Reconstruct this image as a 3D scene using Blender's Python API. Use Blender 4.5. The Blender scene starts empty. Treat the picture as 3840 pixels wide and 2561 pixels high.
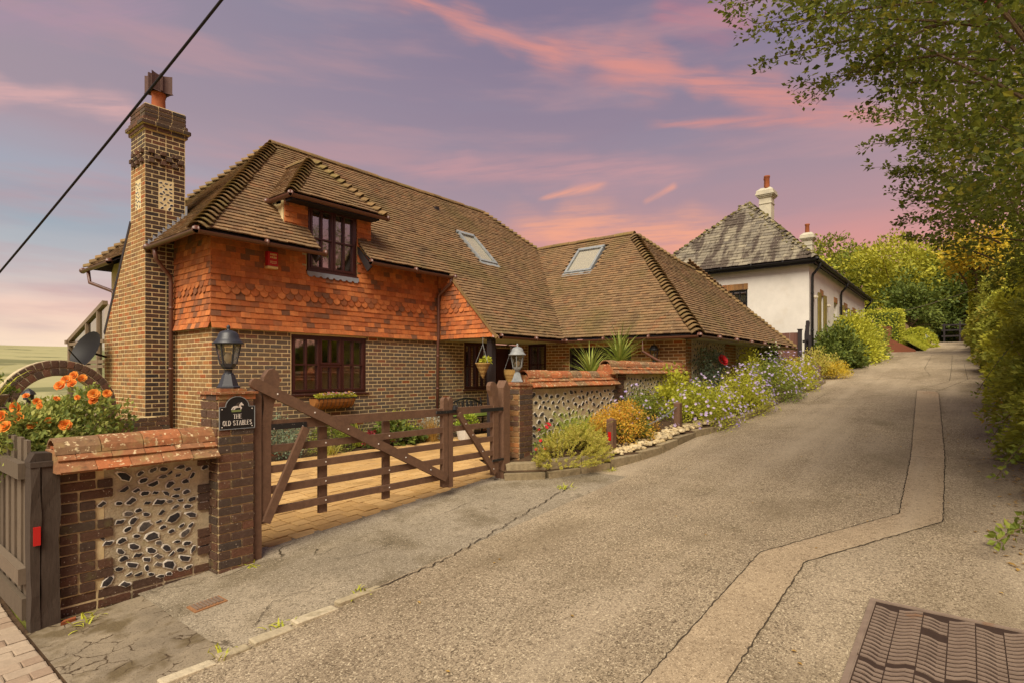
import bpy, math, random
import numpy as np
from mathutils import Matrix, Vector
random.seed(7); RG = np.random.default_rng(11)
SC = bpy.context.scene; COL = SC.collection
# ---------------------------------------------------------------- camera, sky, sun, exposure
# world axes: +X runs up the lane along the house front, +Y points from the lane into the garden, Z up
TH = math.radians(38.8); EYE = Vector((0, 0, 1.6)); FPX = 2125.0
FW = np.array([math.cos(TH), math.sin(TH), 0]); RT = np.array([math.sin(TH), -math.cos(TH), 0]); UP = np.array([0, 0, 1.0])
cd = bpy.data.cameras.new('camera'); cam = bpy.data.objects.new('camera', cd); COL.objects.link(cam)
cam.location = EYE; cam.rotation_euler = (math.pi/2, 0, TH - math.pi/2)
cd.lens = FPX/3840*36; cd.sensor_width = 36; cd.shift_y = 114.5/3840; cd.clip_start = .05; cd.clip_end = 6000
SC.camera = cam
EV = 2.05
vs = SC.view_settings; vs.view_transform = 'Standard'; vs.look = 'None'; vs.exposure = EV; vs.gamma = 1; vs.use_curve_mapping = False
SC.render.engine = 'CYCLES'; SC.cycles.max_bounces = 6; SC.cycles.transparent_max_bounces = 8

def lin(c):
    c = np.array(c, float)/255
    return tuple(np.where(c <= .04045, c/12.92, ((c+.055)/1.055)**2.4))
def ray(x, y):       # direction through a point of the photograph (2351 px wide)
    k = 3840/2351
    d = FW + RT*(x*k-1920)/FPX + UP*(1395-y*k)/FPX
    return d/np.linalg.norm(d)
W = bpy.data.worlds.new('World'); SC.world = W; W.use_nodes = True
def sky():
    nt = W.node_tree; N = nt.nodes; L = nt.links; N.clear()
    def nd(t, **k):
        n = N.new(t)
        for a, b in k.items(): setattr(n, a, b)
        return n
    def put(s, v):
        if hasattr(v, 'links'): L.new(v, s)
        else: s.default_value = v
    def mth(op, *a, clamp=False):
        n = nd('ShaderNodeMath', operation=op, use_clamp=clamp)
        for i, v in enumerate(a): put(n.inputs[i], v)
        return n.outputs[0]
    def vm(op, a, b, out=0):
        n = nd('ShaderNodeVectorMath', operation=op); put(n.inputs[0], a); put(n.inputs[1], b); return n.outputs[out]
    D = nd('ShaderNodeTexCoord').outputs['Generated']
    def dot(v): return vm('DOT_PRODUCT', D, tuple(float(q) for q in v), 'Value')
    def comb(x, y, z):
        n = nd('ShaderNodeCombineXYZ')
        for i, v in enumerate((x, y, z)): put(n.inputs[i], v)
        return n.outputs[0]
    def noise(vec, scale, detail=4, rough=.55):
        n = nd('ShaderNodeTexNoise'); put(n.inputs['Vector'], vec); n.inputs['Scale'].default_value = scale
        n.inputs['Detail'].default_value = detail; n.inputs['Roughness'].default_value = rough; return n.outputs[0]
    def rng(v, a, b, c=0., d=1.):
        n = nd('ShaderNodeMapRange', interpolation_type='SMOOTHSTEP'); put(n.inputs[0], v)
        for i, q in zip((1, 2, 3, 4), (a, b, c, d)): n.inputs[i].default_value = q
        return n.outputs[0]
    def ramp(v, stops):
        n = nd('ShaderNodeValToRGB'); put(n.inputs[0], v); e = n.color_ramp.elements
        while len(e) < len(stops): e.new(.5)
        for q, (p, c) in zip(e, stops): q.position = p; q.color = (*lin(c), 1)
        return n.outputs[0]
    def mix(f, a, b):
        n = nd('ShaderNodeMix', data_type='RGBA'); put(n.inputs[0], f); put(n.inputs[6], a); put(n.inputs[7], b); return n.outputs[2]
    X = dot(RT); Z = dot(UP); Y = dot(FW)
    wob = mth('MULTIPLY', mth('SUBTRACT', noise(comb(mth('MULTIPLY', X, .8), mth('MULTIPLY', Y, .8), mth('MULTIPLY', Z, 4.5)), 2.2, 4), .5), .11)
    zz = mth('ADD', Z, wob)
    Lr = ramp(zz, [(0, (255, 231, 203)), (.055, (255, 225, 198)), (.10, (246, 212, 194)), (.15, (194, 192, 194)), (.21, (160, 174, 186)), (.27, (166, 168, 182)), (.33, (172, 154, 165)), (.38, (164, 148, 160)), (.6, (148, 140, 160))])
    Rr = ramp(zz, [(0, (244, 172, 138)), (.08, (242, 168, 142)), (.14, (234, 160, 144)), (.195, (214, 152, 148)), (.25, (182, 147, 154)), (.31, (166, 143, 155)), (.40, (148, 133, 152)), (.6, (124, 116, 144))])
    col = mix(rng(X, -.72, .1), Lr, Rr)
    # pink veil, stretched sideways
    nv = noise(comb(mth('MULTIPLY', X, 1.3), mth('MULTIPLY', Y, 1.1), mth('MULTIPLY', Z, 9.)), 2.1, 5)
    col = mix(mth('MULTIPLY', rng(nv, .46, .72), .5), col, (*lin((196, 152, 156)), 1))
    nb = noise(comb(mth('MULTIPLY', X, 1.), mth('MULTIPLY', Y, 1.3), mth('ADD', mth('MULTIPLY', Z, 7.), 4.)), 2.4, 5)
    col = mix(mth('MULTIPLY', rng(nb, .5, .75), .28), col, (*lin((146, 142, 162)), 1))
    def streak(p1, p2, w, c, amt, amp=.02, seed=0.):
        nonlocal col
        a, b = ray(*p1), ray(*p2); n = np.cross(a, b); n /= np.linalg.norm(n); m = a+b; m /= np.linalg.norm(m); t = np.cross(n, m)
        half = math.acos(float(a@b))/2
        u = mth('ADD', dot(t), seed); d0 = dot(n)
        warp = mth('MULTIPLY', mth('SUBTRACT', noise(comb(mth('MULTIPLY', u, 4.), mth('MULTIPLY', d0, 10.), seed), 2., 5), .5), amp*2)
        d = mth('ABSOLUTE', mth('ADD', d0, warp))
        wv = mth('MULTIPLY', rng(noise(comb(mth('MULTIPLY', u, 5.), mth('MULTIPLY', d0, 1.), seed+3), 1.6, 2), .3, .7, .5, 1.5), w)
        band = rng(mth('DIVIDE', d, wv), 0., 1., 1., 0.)
        ends = rng(mth('ABSOLUTE', dot(t)), half*.75, half*1.15, 1., 0.)
        wisp = rng(noise(comb(mth('MULTIPLY', u, 7.), mth('ADD', mth('MULTIPLY', d0, 70.), mth('MULTIPLY', u, 9.)), seed), 1.3, 6, .62), .28, .66, .25, 1.)
        f = mth('MULTIPLY', mth('MULTIPLY', mth('MULTIPLY', band, ends), mth('MULTIPLY', wisp, amt)), rng(dot(m), 0., .2))
        col = mix(f, col, (*lin(c), 1))
    pk = (222, 148, 138)
    streak((905, -20), (1310, 150), .030, pk, .75, .022, 1.3)
    streak((1230, 95), (1560, 175), .046, pk, .7, .034, 2.1)
    streak((1380, 150), (2080, 275), .030, pk, .8, .018, 3.7)
    streak((1500, 285), (2000, 278), .016, pk, .7, .01, 4.9)
    streak((-120, 195), (330, 258), .026, (226, 176, 172), .75, .014, 6.1)
    streak((1240, 458), (1395, 424), .009, (240, 166, 142), .8, .006, 7.7)
    streak((1478, 466), (1552, 424), .007, (240, 166, 142), .75, .004, 8.9)
    streak((1500, 15), (1730, 85), .035, (205, 130, 138), .5, .02, 9.7)
    streak((-60, 40), (420, 20), .04, (180, 146, 168), .4, .03, 10.7)
    streak((900, 385), (1600, 400), .035, (215, 158, 158), .5, .02, 11.7)
    streak((1180, 520), (1750, 560), .06, (250, 172, 138), .8, .02, 12.7)
    bg = nd('ShaderNodeBackground'); put(bg.inputs[0], col); bg.inputs[1].default_value = 1/2**EV
    L.new(bg.outputs[0], nd('ShaderNodeOutputWorld').inputs[0])
sky()
sl = bpy.data.lights.new('sun', 'SUN'); so = bpy.data.objects.new('sun', sl); COL.objects.link(so)
sl.energy = 1.5; sl.angle = math.radians(42); sl.color = (1, .90, .72)
sd = Vector((-.58, -.26, .77))                      # towards the light: down the lane, over the road, fairly high behind thin cloud
so.rotation_euler = sd.to_track_quat('Z', 'Y').to_euler(); so.location = (0, 0, 30)

# ---------------------------------------------------------------- materials
def mat(name, stops, rough=.85, nscale=9., namt=.25, bump=0., bscale=60., spots=(), rnd=True, spec=.25, ndet=5, trans=0., stretch=None, metal=0., cracks=None, tracks=()):
    m = bpy.data.materials.new(name); m.use_nodes = True; nt = m.node_tree; N = nt.nodes; L = nt.links; N.clear()
    P = N.new('ShaderNodeBsdfPrincipled'); O = N.new('ShaderNodeOutputMaterial')
    geo = N.new('ShaderNodeNewGeometry'); pos = geo.outputs['Position']
    if stretch:
        v = N.new('ShaderNodeVectorMath'); v.operation = 'MULTIPLY'; L.new(pos, v.inputs[0]); v.inputs[1].default_value = stretch; pos = v.outputs[0]
    def noise(sc, det=5, rg=.6):
        n = N.new('ShaderNodeTexNoise'); n.inputs['Scale'].default_value = sc; n.inputs['Detail'].default_value = det; n.inputs['Roughness'].default_value = rg
        L.new(pos, n.inputs['Vector']); return n.outputs[0]
    rp = N.new('ShaderNodeValToRGB'); e = rp.color_ramp.elements
    while len(e) < len(stops): e.new(.5)
    if len(stops) == 1: stops = [stops[0], stops[0]]
    for q, s in zip(e, stops): q.position = s[0]; q.color = (*lin(s[1]), 1)
    if len(stops) > 1 and stops[0] is stops[1]: e[1].position = 1
    base = noise(nscale, ndet)
    if rnd:
        at = N.new('ShaderNodeAttribute'); at.attribute_name = 'rnd'; oi = N.new('ShaderNodeObjectInfo')
        ad = N.new('ShaderNodeMath'); ad.operation = 'ADD'; L.new(at.outputs['Fac'], ad.inputs[0]); L.new(oi.outputs['Random'], ad.inputs[1])
        fr = N.new('ShaderNodeMath'); fr.operation = 'FRACT'; L.new(ad.outputs[0], fr.inputs[0]); L.new(fr.outputs[0], rp.inputs[0])
    else:
        mr0 = N.new('ShaderNodeMapRange'); mr0.inputs[1].default_value = .3; mr0.inputs[2].default_value = .7; L.new(base, mr0.inputs[0]); L.new(mr0.outputs[0], rp.inputs[0])
    col = rp.outputs[0]
    if namt:
        mr = N.new('ShaderNodeMapRange'); mr.inputs[1].default_value = .25; mr.inputs[2].default_value = .75; mr.inputs[3].default_value = 1-namt; mr.inputs[4].default_value = 1+namt
        L.new(noise(nscale*3.1, 6, .7), mr.inputs[0])
        vmn = N.new('ShaderNodeVectorMath'); vmn.operation = 'SCALE'; L.new(col, vmn.inputs[0]); L.new(mr.outputs[0], vmn.inputs['Scale']); col = vmn.outputs[0]
    for (sc, lo, hi, c, amt) in spots:
        mr = N.new('ShaderNodeMapRange'); mr.inputs[1].default_value = lo; mr.inputs[2].default_value = hi; mr.inputs[4].default_value = amt; L.new(noise(sc, 3), mr.inputs[0])
        mx = N.new('ShaderNodeMix'); mx.data_type = 'RGBA'; L.new(mr.outputs[0], mx.inputs[0]); L.new(col, mx.inputs[6]); mx.inputs[7].default_value = (*lin(c), 1); col = mx.outputs[2]
    for (vec, lo, hi, c, amt) in tracks:        # long stretched wear
        v = N.new('ShaderNodeVectorMath'); v.operation = 'MULTIPLY'; L.new(geo.outputs['Position'], v.inputs[0]); v.inputs[1].default_value = vec
        n = N.new('ShaderNodeTexNoise'); n.inputs['Scale'].default_value = 1; n.inputs['Detail'].default_value = 4; L.new(v.outputs[0], n.inputs['Vector'])
        mr = N.new('ShaderNodeMapRange'); mr.inputs[1].default_value = lo; mr.inputs[2].default_value = hi; mr.inputs[4].default_value = amt; L.new(n.outputs[0], mr.inputs[0])
        mx = N.new('ShaderNodeMix'); mx.data_type = 'RGBA'; L.new(mr.outputs[0], mx.inputs[0]); L.new(col, mx.inputs[6]); mx.inputs[7].default_value = (*lin(c), 1); col = mx.outputs[2]
    if cracks:                                  # (scale, width, colour, share): crazed cracks in patches
        nz = N.new('ShaderNodeTexNoise'); nz.inputs['Scale'].default_value = cracks[0]*2.5; nz.inputs['Detail'].default_value = 5; L.new(pos, nz.inputs['Vector'])
        wv = N.new('ShaderNodeVectorMath'); wv.operation = 'MULTIPLY_ADD'; L.new(nz.outputs['Color'], wv.inputs[0]); wv.inputs[1].default_value = (.45/cracks[0],)*3; L.new(pos, wv.inputs[2])
        vo = N.new('ShaderNodeTexVoronoi'); vo.feature = 'DISTANCE_TO_EDGE'; vo.inputs['Scale'].default_value = cracks[0]; L.new(wv.outputs[0], vo.inputs['Vector'])
        a = N.new('ShaderNodeMapRange'); a.inputs[1].default_value = cracks[1]; a.inputs[2].default_value = cracks[1]*.3; L.new(vo.outputs['Distance'], a.inputs[0])
        b = N.new('ShaderNodeMapRange'); b.inputs[1].default_value = cracks[3]; b.inputs[2].default_value = cracks[3]+.08; L.new(noise(cracks[0]*.55, 3), b.inputs[0])
        mm = N.new('ShaderNodeMath'); mm.operation = 'MULTIPLY'; L.new(a.outputs[0], mm.inputs[0]); L.new(b.outputs[0], mm.inputs[1])
        mx = N.new('ShaderNodeMix'); mx.data_type = 'RGBA'; L.new(mm.outputs[0], mx.inputs[0]); L.new(col, mx.inputs[6]); mx.inputs[7].default_value = (*lin(cracks[2]), 1); col = mx.outputs[2]
    L.new(col, P.inputs['Base Color']); P.inputs['Roughness'].default_value = rough; P.inputs['Specular IOR Level'].default_value = spec; P.inputs['Metallic'].default_value = metal
    if bump:
        b = N.new('ShaderNodeBump'); b.inputs['Strength'].default_value = 1; b.inputs['Distance'].default_value = bump; L.new(noise(bscale, 5, .65), b.inputs['Height']); L.new(b.outputs[0], P.inputs['Normal'])
    sh = P.outputs[0]
    if trans:
        T = N.new('ShaderNodeBsdfTranslucent'); L.new(col, T.inputs[0]); mx = N.new('ShaderNodeMixShader'); mx.inputs[0].default_value = trans
        L.new(sh, mx.inputs[1]); L.new(T.outputs[0], mx.inputs[2]); sh = mx.outputs[0]
    L.new(sh, O.inputs[0]); return m
def glass(name, tint=(.75, .78, .72), rough=.03, f0=.06, f1=.85):
    m = bpy.data.materials.new(name); m.use_nodes = True; nt = m.node_tree; N = nt.nodes; L = nt.links; N.clear()
    t = N.new('ShaderNodeBsdfTransparent'); t.inputs[0].default_value = (*tint, 1); g = N.new('ShaderNodeBsdfGlossy'); g.inputs['Roughness'].default_value = rough
    fr = N.new('ShaderNodeLayerWeight'); fr.inputs[0].default_value = .25
    mr = N.new('ShaderNodeMapRange'); mr.inputs[3].default_value = f0; mr.inputs[4].default_value = f1; L.new(fr.outputs['Fresnel'], mr.inputs[0])
    mx = N.new('ShaderNodeMixShader'); L.new(mr.outputs[0], mx.inputs[0]); L.new(t.outputs[0], mx.inputs[1]); L.new(g.outputs[0], mx.inputs[2])
    L.new(mx.outputs[0], N.new('ShaderNodeOutputMaterial').inputs[0]); return m
BRK = [(0, (92, 76, 62)), (.2, (100, 88, 74)), (.4, (112, 94, 74)), (.55, (92, 84, 76)), (.72, (116, 90, 68)), (.9, (104, 92, 80)), (.955, (142, 82, 50)), (1, (94, 80, 68))]
M = dict(
 brick=mat('house_brick', BRK, .9, 14, .28, .004, 90),
 brickgold=mat('golden_brick', [(0, (126, 92, 58)), (.3, (150, 112, 70)), (.55, (112, 84, 60)), (.75, (164, 116, 70)), (.9, (150, 84, 48)), (1, (130, 100, 68))], .9, 14, .25, .004, 90),
 brickdark=mat('shaded_brick', [(0, (62, 50, 44)), (.35, (84, 66, 52)), (.6, (54, 48, 46)), (.85, (104, 70, 50)), (1, (72, 60, 52))], .92, 12, .3, .005, 80, spots=[(40, .66, .70, (190, 180, 160), .6)]), brickold=mat('old_brick', [(0, (80, 62, 50)), (.3, (94, 68, 52)), (.5, (72, 62, 54)), (.8, (104, 70, 52)), (1, (80, 70, 58))], .92, 12, .3, .006, 70, spots=[(70, .66, .70, (214, 200, 176), .75), (9, .6, .72, (106, 98, 62), .5)]),  # brickdark: the shade on the chimney front, put into the brick colour
 mortar=mat('mortar', [(0, (202, 180, 132)), (1, (216, 196, 150))], .95, 10, .15, .004, 120, rnd=False),
 mortargrey=mat('flint_mortar', [(0, (166, 152, 124)), (1, (194, 177, 142))], .95, 5, .25, .012, 55, rnd=False, spots=[(8, .6, .75, (132, 128, 84), .4)]),
 tile=mat('roof_tile', [(0, (112, 90, 64)), (.25, (128, 101, 72)), (.5, (120, 97, 69)), (.75, (136, 106, 74)), (.93, (104, 82, 60)), (1, (132, 96, 66))], .92, 3, .2, .004, 60, spots=[(.8, .52, .68, (100, 88, 52), .6), (1.9, .56, .7, (84, 68, 50), .55), (30, .64, .69, (186, 174, 138), .6)]),
 tilered=mat('hung_tile', [(0, (174, 98, 54)), (.2, (188, 112, 62)), (.4, (156, 86, 50)), (.6, (198, 122, 70)), (.78, (144, 86, 54)), (.92, (116, 82, 62)), (1, (182, 104, 58))], .9, 5, .26, .003, 60, spots=[(7, .58, .7, (150, 100, 66), .5)]),
 coping=mat('coping_tile', [(0, (152, 88, 54)), (.3, (134, 92, 62)), (.55, (168, 98, 58)), (.8, (120, 96, 70)), (1, (156, 90, 56))], .92, 8, .32, .004, 50, spots=[(26, .60, .66, (214, 196, 154), .8), (9, .52, .66, (140, 118, 76), .65), (15, .6, .72, (74, 60, 46), .6)]),
 bonnet=mat('bonnet_tile', [(0, (112, 90, 58)), (.5, (128, 102, 66)), (1, (106, 86, 58))], .92, 4, .3, .004, 50, spots=[(2, .5, .65, (116, 104, 58), .6), (30, .65, .7, (186, 176, 140), .5)]),
 gutter=mat('brown_plastic', [(0, (96, 62, 50))], .4, 5, .12, spec=.5, rnd=False),
 blackplastic=mat('black_metal', [(0, (30, 28, 27))], .55, 5, .15, spec=.25, rnd=False),
 frame=mat('mahogany_frame', [(0, (62, 30, 26))], .35, 6, .15, spec=.5, rnd=False),
 gate=mat('gate_brown', [(0, (94, 69, 52)), (1, (112, 83, 63))], .65, 3, .2, .002, 50, rnd=False, stretch=(5, 20, 5), spec=.4, spots=[(55, .74, .77, (206, 190, 166), .6)]),
 iron=mat('wrought_iron', [(0, (26, 25, 26))], .5, 8, .2, .002, 60, spots=[(40, .66, .69, (210, 200, 185), .8)], rnd=False, spec=.5),
 lead=mat('lead_sheet', [(0, (128, 134, 146)), (1, (150, 154, 162))], .6, 4, .15, rnd=False),
 room=mat('room_wall', [(0, (190, 150, 90)), (1, (204, 164, 104))], .9, 2, .2, rnd=False),
 wood=mat('pine_wood', [(0, (170, 112, 52))], .6, 4, .2, rnd=False),
 curtain=mat('curtain', [(0, (208, 200, 176))], .9, 4, .08, rnd=False, trans=.3),
 glass=glass('window_glass', (.85, .86, .8), .03, .30), consglass=glass('conservatory_glass', (.5, .6, .5), .05, .4), skyglass=glass('roof_window_glass', (.95, .95, .94), .2, .05, .2), lampglass=glass('lamp_glass', (.9, .86, .76), .2, .1),  # conservatory panes: green tint stands in for reflected greenery
 white=mat('white_render', [(0, (200, 194, 184)), (1, (214, 208, 198))], .9, 1.2, .06, .004, 35, rnd=False, spots=[(1.6, .58, .8, (186, 172, 150), .4)]),
 offwhite=mat('stucco_grey', [(0, (170, 164, 146)), (1, (190, 182, 160))], .9, 2, .15, .004, 30, rnd=False),
 slate=mat('slate', [(0, (112, 104, 90)), (.3, (132, 123, 104)), (.6, (98, 91, 81)), (.8, (144, 135, 114)), (1, (118, 110, 94))], .85, 3, .2, .003, 40, stretch=(.6, 2.2, .45), spots=[(1.0, .49, .58, (64, 52, 46), .85), (2.4, .54, .64, (76, 66, 56), .7), (14, .62, .68, (176, 168, 142), .6)]),
 moss=mat('moss', [(0, (96, 92, 50)), (.6, (122, 112, 66)), (1, (160, 150, 120))], .95, 6, .3, .01, 30),
 asphalt=mat('asphalt', [(0, (138, 122, 100)), (1, (164, 147, 121))], .93, .45, .16, .006, 170, rnd=False, spec=.15, spots=[(1.3, .52, .72, (104, 90, 66), .55), (.33, .48, .66, (172, 156, 132), .6), (24, .50, .64, (92, 78, 60), .5), (52, .47, .36, (70, 58, 44), .7), (95, .46, .34, (62, 52, 40), .85), (70, .56, .66, (216, 200, 168), .7)], tracks=[((.12, 1.5, 1), .48, .68, (176, 160, 136), .4), ((.35, 1.0, 1), .52, .70, (96, 82, 60), .45)]),
 apron=mat('worn_asphalt', [(0, (126, 115, 97)), (1, (160, 147, 126))], .93, .8, .14, .005, 150, rnd=False, spec=.15, spots=[(1.6, .48, .66, (88, 76, 54), .7), (.6, .52, .7, (178, 162, 136), .5), (26, .52, .64, (84, 74, 58), .5), (90, .46, .34, (66, 56, 44), .8), (80, .57, .67, (204, 190, 164), .65)], cracks=(1.1, .012, (60, 50, 36), .52)),
 patch=mat('trench_asphalt', [(0, (150, 132, 107)), (1, (164, 145, 118))], .93, 1.2, .12, .005, 160, rnd=False, spec=.15, spots=[(.5, .55, .7, (152, 122, 96), .5), (24, .52, .64, (104, 86, 66), .45), (95, .45, .33, (76, 62, 48), .8), (70, .57, .67, (214, 194, 162), .6)], tracks=[((.12, 1.9, 1), .5, .62, (176, 160, 136), .4)]),
 crack=mat('joint_dark', [(0, (62, 52, 40))], .95, 30, .3, rnd=False),
 concrete=mat('old_concrete', [(0, (118, 106, 88)), (1, (140, 126, 104))], .93, 2.5, .2, .006, 60, rnd=False, spots=[(3.2, .5, .62, (88, 74, 48), .8), (60, .58, .66, (84, 72, 58), .6)], cracks=(6.5, .035, (66, 52, 36), .46)),
 kerbpale=mat('pale_kerb', [(0, (168, 154, 126)), (.5, (186, 172, 144)), (1, (156, 142, 114))], .93, 7, .25, .008, 45, spots=[(6, .58, .7, (110, 98, 70), .6)]), kerb=mat('kerb_stone', [(0, (128, 114, 88)), (.5, (152, 136, 106)), (1, (116, 102, 78))], .93, 7, .35, .008, 45, spots=[(6, .56, .7, (96, 86, 62), .6)]),
 paver=mat('paver', [(0, (172, 136, 84)), (.3, (184, 147, 93)), (.6, (164, 130, 84)), (.8, (192, 156, 102)), (1, (174, 140, 90))], .9, 8, .16, .003, 80, spots=[(2, .56, .7, (128, 98, 46), .5)]),
 pavergrey=mat('grey_paver', [(0, (150, 132, 112)), (.5, (166, 148, 126)), (1, (140, 118, 98))], .9, 8, .16, .003, 80),
 soil=mat('soil', [(0, (62, 46, 32)), (1, (84, 64, 44))], .97, 6, .3, .03, 20, rnd=False),
 grass=mat('grass_ground', [(0, (104, 108, 44)), (1, (132, 128, 58))], .95, 1.3, .25, .02, 30, rnd=False),
 flintdark=mat('flint_core', [(0, (40, 38, 40)), (.4, (62, 58, 58)), (.7, (34, 34, 36)), (1, (92, 86, 80))], .6, 25, .6, .006, 40, spec=.3),
 flintrim=mat('flint_cortex', [(0, (202, 194, 178)), (.6, (216, 208, 192)), (1, (176, 164, 142))], .9, 20, .25),
 oldwood=mat('weathered_oak', [(0, (58, 48, 40)), (.5, (76, 64, 54)), (1, (48, 40, 36))], .9, 3, .3, .004, 30, stretch=(14, 14, 1.2), spots=[(6, .62, .7, (40, 32, 28), .7)]),
 greywood=mat('silvered_fence', [(0, (92, 80, 66)), (.5, (112, 98, 82)), (1, (80, 68, 56))], .92, 3, .25, .003, 30, stretch=(12, 12, 1)),
 brownboard=mat('brown_board', [(0, (98, 66, 56)), (1, (112, 78, 66))], .7, 3, .12, stretch=(8, 8, 1)),
 darkwood=mat('dark_stained_timber', [(0, (40, 34, 36)), (1, (52, 44, 44))], .7, 3, .2, stretch=(8, 8, 1)),
 red=mat('red_plastic', [(0, (176, 22, 20))], .35, 3, .06, rnd=False, spec=.5),
 ivory=mat('ivory_plastic', [(0, (214, 186, 130))], .4, 3, .06, rnd=False),
 plate=mat('sign_black', [(0, (20, 20, 24))], .4, 3, .1, rnd=False, spec=.5),
 letter=mat('sign_white', [(0, (206, 196, 184))], .6, 9, .08, rnd=False), signgreen=mat('sign_green', [(0, (118, 128, 78))], .7, 9, .1, rnd=False),
 lampblack=mat('lamp_black', [(0, (44, 45, 50))], .45, 6, .2, rnd=False, spec=.5), lampgrey=mat('lamp_grey', [(0, (116, 120, 122)), (1, (140, 142, 140))], .55, 9, .2, rnd=False, spec=.4),
 rust=mat('rusty_lid', [(0, (128, 92, 62)), (1, (146, 104, 68))], .9, 30, .3, rnd=False), bulb=mat('bulb_white', [(0, (226, 216, 196))], .4, 4, .04, rnd=False, trans=.3),
 terracotta=mat('terracotta', [(0, (146, 80, 46)), (1, (128, 72, 44))], .85, 5, .2, rnd=False), consframe=mat('conservatory_frame', [(0, (122, 104, 84))], .5, 3, .1, rnd=False), cowl=mat('cowl_metal', [(0, (88, 66, 60))], .6, 7, .25, rnd=False),
 cable=mat('cable_black', [(0, (34, 30, 34))], .6, 9, .1, rnd=False), palecable=mat('cable_pale', [(0, (150, 140, 120))], .6, 9, .1, rnd=False),
 iron2=mat('cast_cover', [(0, (124, 106, 92)), (1, (138, 120, 104))], .6, 5, .15, .002, 60, rnd=False, metal=.25, spots=[(4, .62, .72, (132, 90, 52), .6)]),
 coverbase=mat('cover_recess', [(0, (52, 38, 30))], .9, 9, .2, rnd=False),
 pebble=mat('pebble', [(0, (176, 156, 116)), (.4, (196, 176, 134)), (.7, (156, 140, 110)), (1, (206, 188, 150))], .8, 9, .2),
 wicker=mat('wicker', [(0, (150, 118, 66)), (.5, (172, 140, 84)), (1, (130, 98, 54))], .9, 40, .35), coir=mat('coir', [(0, (126, 82, 40)), (.5, (148, 98, 50)), (1, (104, 66, 32))], .95, 30, .35, .006, 60),
 blue=mat('sign_blue', [(0, (62, 84, 140))], .5, 3, .05, rnd=False), greenplastic=mat('green_plastic', [(0, (38, 66, 50))], .5, 3, .1, rnd=False),
 cushion=mat('green_cushion', [(0, (120, 142, 66))], .9, 9, .1, rnd=False), potwhite=mat('pot_white', [(0, (196, 192, 184))], .6, 6, .12, rnd=False),
 bark=mat('bark', [(0, (84, 66, 48)), (1, (104, 84, 62))], .95, 6, .3, .01, 25, rnd=False, stretch=(6, 6, 1.5)),
 greybark=mat('grey_twig', [(0, (112, 96, 76)), (1, (88, 72, 56))], .95, 9, .3, rnd=False),
 shutter=mat('olive_shutter', [(0, (122, 108, 52)), (1, (134, 118, 60))], .7, 3, .12, rnd=False), brickred=mat('red_brick', [(0, (120, 72, 54)), (.5, (136, 84, 60)), (1, (106, 66, 52))], .9, 10, .3),
 field=mat('hill_field', [(0, (138, 134, 92)), (.5, (156, 150, 106)), (1, (118, 122, 76))], .95, .004, .08, rnd=False, ndet=2, stretch=(1, 1, 6), spots=[(.02, .6, .66, (74, 78, 46), .6)], tracks=[((.0015, .011, .03), .56, .58, (84, 88, 52), .7)]),
)
# ---------------------------------------------------------------- mesh building and object helpers
ROOT = {}                                     # object name -> world position of its thing's base
def BOXT():
    v = np.array([(x, y, z) for z in (-1, 1) for y in (-1, 1) for x in (-1, 1)], float)
    return v, np.array([(0, 2, 3, 1), (4, 5, 7, 6), (0, 1, 5, 4), (2, 6, 7, 3), (0, 4, 6, 2), (1, 3, 7, 5)])
BV, BF = BOXT()
def bevbox(b=(.06, .12, .06), seed=0):        # brick with worn arrises; unit half size, bevels as a share of each half size
    r = np.random.default_rng(seed); bm = __import__('bmesh').new()
    import bmesh
    bmesh.ops.create_cube(bm, size=2)
    bmesh.ops.bevel(bm, geom=bm.edges[:], offset=.09, segments=1, affect='EDGES')
    bm.verts.ensure_lookup_table(); V = np.array([v.co[:] for v in bm.verts]); V += r.normal(0, .018, V.shape)
    F = [tuple(v.index for v in f.verts) for f in bm.faces]; bm.free(); return V, F
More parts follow.
